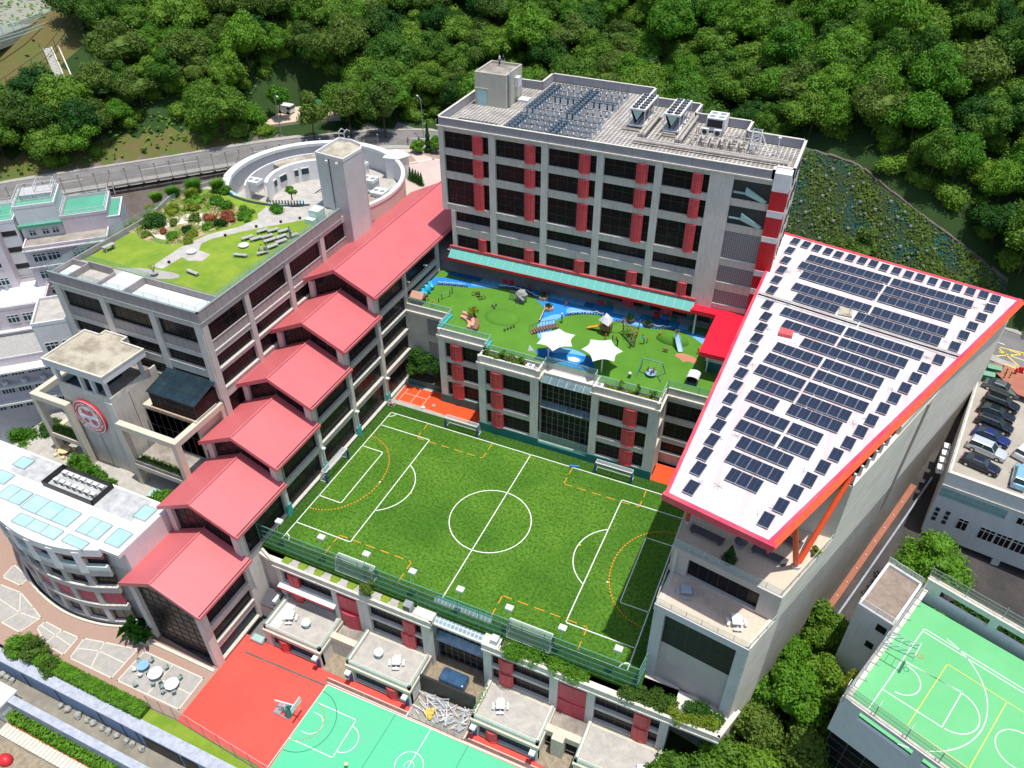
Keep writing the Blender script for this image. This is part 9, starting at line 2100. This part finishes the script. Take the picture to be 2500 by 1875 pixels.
for x,y,r,h,th,lb,lf in ((-90.8,49.0,1.9,3.2,.8,'bushy green tree at the foot of the emblem tower, left one','leafB'),(-88.3,48.5,2.0,2.8,.6,'bushy green tree at the foot of the emblem tower, middle one','leafB'),(-85.5,47.9,1.8,2.3,.5,'bushy green tree at the foot of the emblem tower, right one','leafB'),(-75.8,49.3,1.8,2.9,.6,'round green tree right of the emblem tower by the red roof','leafB'),(-77.4,47.7,1.7,2.0,.3,'low round green tree at the edge of the white roof','leafB'),(-103.5,54.8,2.1,4.0,.8,'conical dark green tree left of the terrace frame','leafD'),(-106.2,51.5,2.6,3.4,.6,'broad green tree at the left edge below the terrace frame','leafB'),(-100.2,54.2,1.2,2.0,.3,'small dark shrub tree against the left terrace frame','leafD')):
    tree(x,y,1.5 if x > -101 else -1,r,h,th,lb,lf,n=1900,size=.17,nl=9)
for k,(x,y,lb) in enumerate(((-77.5,51.9,'planting along the right terrace frame ledge'),(-95.6,51.9,'planting along the left terrace frame ledge'))):
    b=MB();rd=random.Random(k)
    for i in range(1300):
        p=Vector((x+rd.uniform(-4,4) if k == 0 else x+rd.uniform(-2.4,2.4),y+rd.uniform(-.2,.9),5.9+rd.uniform(0,.8)+.0));s=rd.uniform(.1,.25);lq(b,p,s,rd)
    t=thing('ledge_planting',lb,'plants',(x,y,5.6));b.build('foliage','leafC',t)
    o=MB().box(x-4.0 if k == 0 else x-2.6,y-.3,5.2,x+4.0 if k == 0 else x+2.6,y+.9,5.85).build('ledge_soil','soil',t)
t=thing('clipped_hedge','long bright green clipped hedge between the plaza and the blue wall','hedge',(-72,28.6,-11.2));b=MB();b.prism([(-83.5,27.7),(-64.2,27.7),(-64.2,29.2),(-83.5,29.4)],-11.2,-10.1);rd=random.Random(77)
for i in range(5200):
    x=rd.uniform(-83.6,-64.1);e=rd.random();y=rd.uniform(27.6,29.4);z=-10.1+rd.uniform(-.05,.22)
    if e < .35:y=rd.choice((27.65,29.35))+rd.uniform(-.1,.1);z=rd.uniform(-11.1,-10)
    p=Vector((x,y,z));s=rd.uniform(.08,.2);lq(b,p,s,rd)
b.build('foliage','leafB',t)
tree(-86.6,28.9,-11.2,1.9,2.2,.4,'bright round bush at the far left end of the hedge','leafB',n=1700,size=.16);tree(-83.8,29.0,-11.2,1.9,2.6,.5,'pale flecked bush between the bright bush and the hedge','leafC',n=1900,size=.16);tree(-80.3,28.5,-11.2,1.6,1.4,.2,'low olive bush where the hedge begins','leafC',n=1200,size=.15)
b=MB();rd=random.Random(8)
for i in range(9000):
    x=rd.uniform(-84,-52);y=rd.uniform(21.8,23.0);p=Vector((x,y,-16.8+rd.uniform(0,2.2)*(1 if rd.random() < .5 else .4)));s=rd.uniform(.12,.3);lq(b,p,s,rd)
o=b.build('bank_creepers','leafB');o['kind']='stuff'
t=thing('broad_leaved_plants','clump of broad leaved banana plants at the foot of the glazed gable','plants',(-73.2,36.4,-10.4));b=MB();rd=random.Random(4)
for i in range(90):
    x=rd.uniform(-75.2,-71.3);y=rd.uniform(35.9,37.0);a=rd.uniform(0,6.28);L=rd.uniform(1.0,1.9);hh=rd.uniform(1.0,2.6);d=Vector((math.cos(a),math.sin(a),0));s=Vector((-d.y,d.x,0))*rd.uniform(.18,.3);p0=Vector((x,y,-10.4+hh*.3));p1=p0+d*L*.5+Vector((0,0,hh*.55));p2=p0+d*L+Vector((0,0,hh*.35))
    b.add([p0,p1-s,p1+s,p2],[(0,1,3),(0,3,2)])
b.build('leaves','leafD',t);b=MB()
for i in range(14):x=rd.uniform(-75,-71.4);y=rd.uniform(36,36.9);b.tube((x,y,-10.4),(x+rd.uniform(-.2,.2),y,-9.2),.06,5)
b.build('stems','wood',t)
tree(-57.3,90.3,1.1,2.5,4.6,1.0,'dense dark tree in the teal planter in the corner below the deck','leafD',n=3600,size=.2,nl=14);tree(-54.6,90.6,1.1,1.8,3.4,.8,'smaller dark tree beside the dense one in the teal planter','leafD',n=2200,size=.19,nl=9)
tree(-48.0,91.9,14.9,1.1,1.3,.5,'bushy yellow green shrub behind the curved bench','leafY',n=700,size=.13,nl=6,cat='shrub',name='shrub',core=False)
def strip_shrubs(x0,x1,y0,y1,z,n,label,leaf,hgt=.8,size=.13,name='trailing_shrubs'):
    t=thing(name,label,'shrubs',((x0+x1)/2,(y0+y1)/2,z));b=MB();rd=random.Random(int(abs(x0*9)));lob=[]
    k=max(3,int((x1-x0)/.8))
    for i in range(k):lob.append((x0+(x1-x0)*(i+.5)/k,rd.uniform(y0+.2,y1-.2),z+.25,rd.uniform(.5,.75)*hgt,.9))
    for (cx,cy,cz,r,sq) in lob:b.blob((cx,cy,cz),r*.7,r*.7,r*.6,4,7,jit=.2,rng=rd)
    leafcloud(b,lob,n,size,rnd=rd);b.build('foliage',leaf,t);st=MB()
    for (cx,cy,cz,r,sq) in lob:st.tube((cx,cy,z-.05),(cx,cy,cz),.04,4)
    st.build('stems','wood',t);return t
strip_shrubs(-40.8,-36.6,84.1,84.9,14.1,1500,'rounded olive hedge shrubs on the left planted ledge of the play deck block','leafC',1.1);strip_shrubs(-42.8,-40.9,84.1,84.9,14.0,500,'sparse greenery at the left corner of the left planted ledge','leafB',.6)
strip_shrubs(-23.6,-16.4,83.9,84.7,14.0,1500,'low yellowish plants along the right planted ledge of the play deck block','leafY',.6)
for k,x in enumerate((-42.4,-39.6,-36.6,-21.5,-19.0,-17.0)):tree(x,84.5,14.1,.55,.9,.8,'thin young sapling on the %s planted ledge, number %s of three' % ('left' if k < 3 else 'right',('one','two','three')[k % 3]),'leafB',n=160,size=.13,nl=4,name='sapling',core=False)
strip_shrubs(-23.2,-19.2,48.9,50.0,-.5,2400,'lush shrub clump on the roof edge right of the glazed bay','leafB',1.5,.15);strip_shrubs(-17.6,-13.0,48.8,50.0,-.5,2400,'second flowering shrub clump along the south roof edge','leafB',1.35,.15)
strip_shrubs(-8.8,-3.0,49.0,50.9,-.5,3000,'tangled shrubs at the east end of the south roof edge beneath the sports hall','leafC',1.5,.15);strip_shrubs(-3.4,1.9,48.9,50.2,-.5,3200,'bright yellow green mat of shrubs on the overhanging roof corner','leafY',1.2,.13);strip_shrubs(-1.5,2.4,50.4,51.4,-.5,1600,'darker shrubs against the pink wall of the sports hall','leafD',1.4,.15)
tree(-42.6,49.4,-.5,1.2,1.5,.9,'small airy tree on the checkered south roof edge','leafC',n=900,size=.12,nl=7,name='small_tree',core=False)
b=MB();rd=random.Random(12)
for i in range(500):p=Vector((-25.2+rd.gauss(0,.12),rd.uniform(43.6,47.5),-7.3+rd.gauss(0,.25)));s=.12;lq(b,p,s,rd,sp=1)
tag(b.build('creeper','leafB',org=(-25.2,45.5,-7.5)),'green creeper over the left edge of the terrace right of the tank yard','creeper')
conifer(-1.3,58.3,17.1,.8,2.3,'small potted fir behind the glass guard of the roofed terrace',n=900,cat='potted plant',name='potted_fir',sz=.11)
t=shrub(6.9,62.8,17.3,.5,1.3,'potted yellow green shrub in the sunlit corner behind the orange column','leafY',260,.13,5,name='potted_shrub');MB().cyl(6.9,62.8,17.1,17.5,.3,10).build('pot','brick',t)
bt=[(7.8,63.5,-8,3.2,5.0,3.4,'leafB'),(11.2,68.5,-5,3.0,5.0,2.6,'leafA'),(9.2,58.5,-9.5,3.8,6.0,5.0,'leafB'),(6.0,55.0,-10.5,3.4,5.0,3.0,'leafC'),(3.2,49.0,-11.5,4.0,5.0,3.0,'leafA'),(7.6,49.0,-11.5,3.8,5.0,3.0,'leafA'),(-.6,45.5,-12,3.2,5.0,3.4,'leafA'),(11.6,54.5,-10.5,3.2,4.6,3.2,'leafC'),(12.2,62.2,-8,2.8,5.0,3.6,'leafA'),(3.0,44.0,-12,3.6,4.6,3.4,'leafB'),(8.5,43.5,-12,3.6,4.6,3.2,'leafB'),(13.0,47.0,-11.5,3.6,4.6,3.2,'leafB'),(-2.4,41.5,-12,3.0,4.6,2.8,'leafB'),(13.5,41.5,-12,3.6,4.6,2.6,'leafD'),(5.0,58.6,-9,2.2,5.6,2.8,'leafB')]
dl=['dark tree close against the sports hall wall, upper of the pair','leafy tree where the alley meets the stair hut','large tree midway between the sports hall and the court building','olive tree against the lower sports hall wall','dark tree under the overhanging roof corner','tall tree just right of the overhanging roof corner','dark tree below the bare terrace box','olive tree at the corner of the court building wall','tree pressed against the stair hut wall','bright tree at the bottom right of the bare terrace box','dark tree at the bottom edge below the court building','bright tree under the south wall of the court building','small bright tree beside the bottom terrace corner','dark tree at the bottom edge right of the others','slim creeper clad tree climbing the sports hall wall']
for (x,y,z,r,h,th,lf),lb in zip(bt,dl):tree(x,y,z,r,h,th,lb,lf,n=4200,size=.22,nl=15)
tree(21.6,78.0,-2.5,4.6,7.0,4.4,'large bright green tree beside the stair hut in the alley','leafB',n=6000,size=.20,nl=20)
tree(27.5,76.5,-3,3.0,3.2,1.2,'dark tree in the court between the white car park building and the rooftop court','leafD',n=3000,size=.2);tree(32.0,74.0,-3,3.0,3.6,1.6,'dark tree farther right in the sunken court, right edge','leafD',n=3000,size=.2);tree(23.5,74.0,-3,2.2,3.6,2,'small tree just behind the north wall of the rooftop court','leafB',n=2000,size=.2)
t=tree(14.6,58.2,-4.5,1.6,3.6,6.5,'yellow green bamboo spray leaning over the white stair hut wall','leafY',n=1500,size=.2,nl=7,core=False)
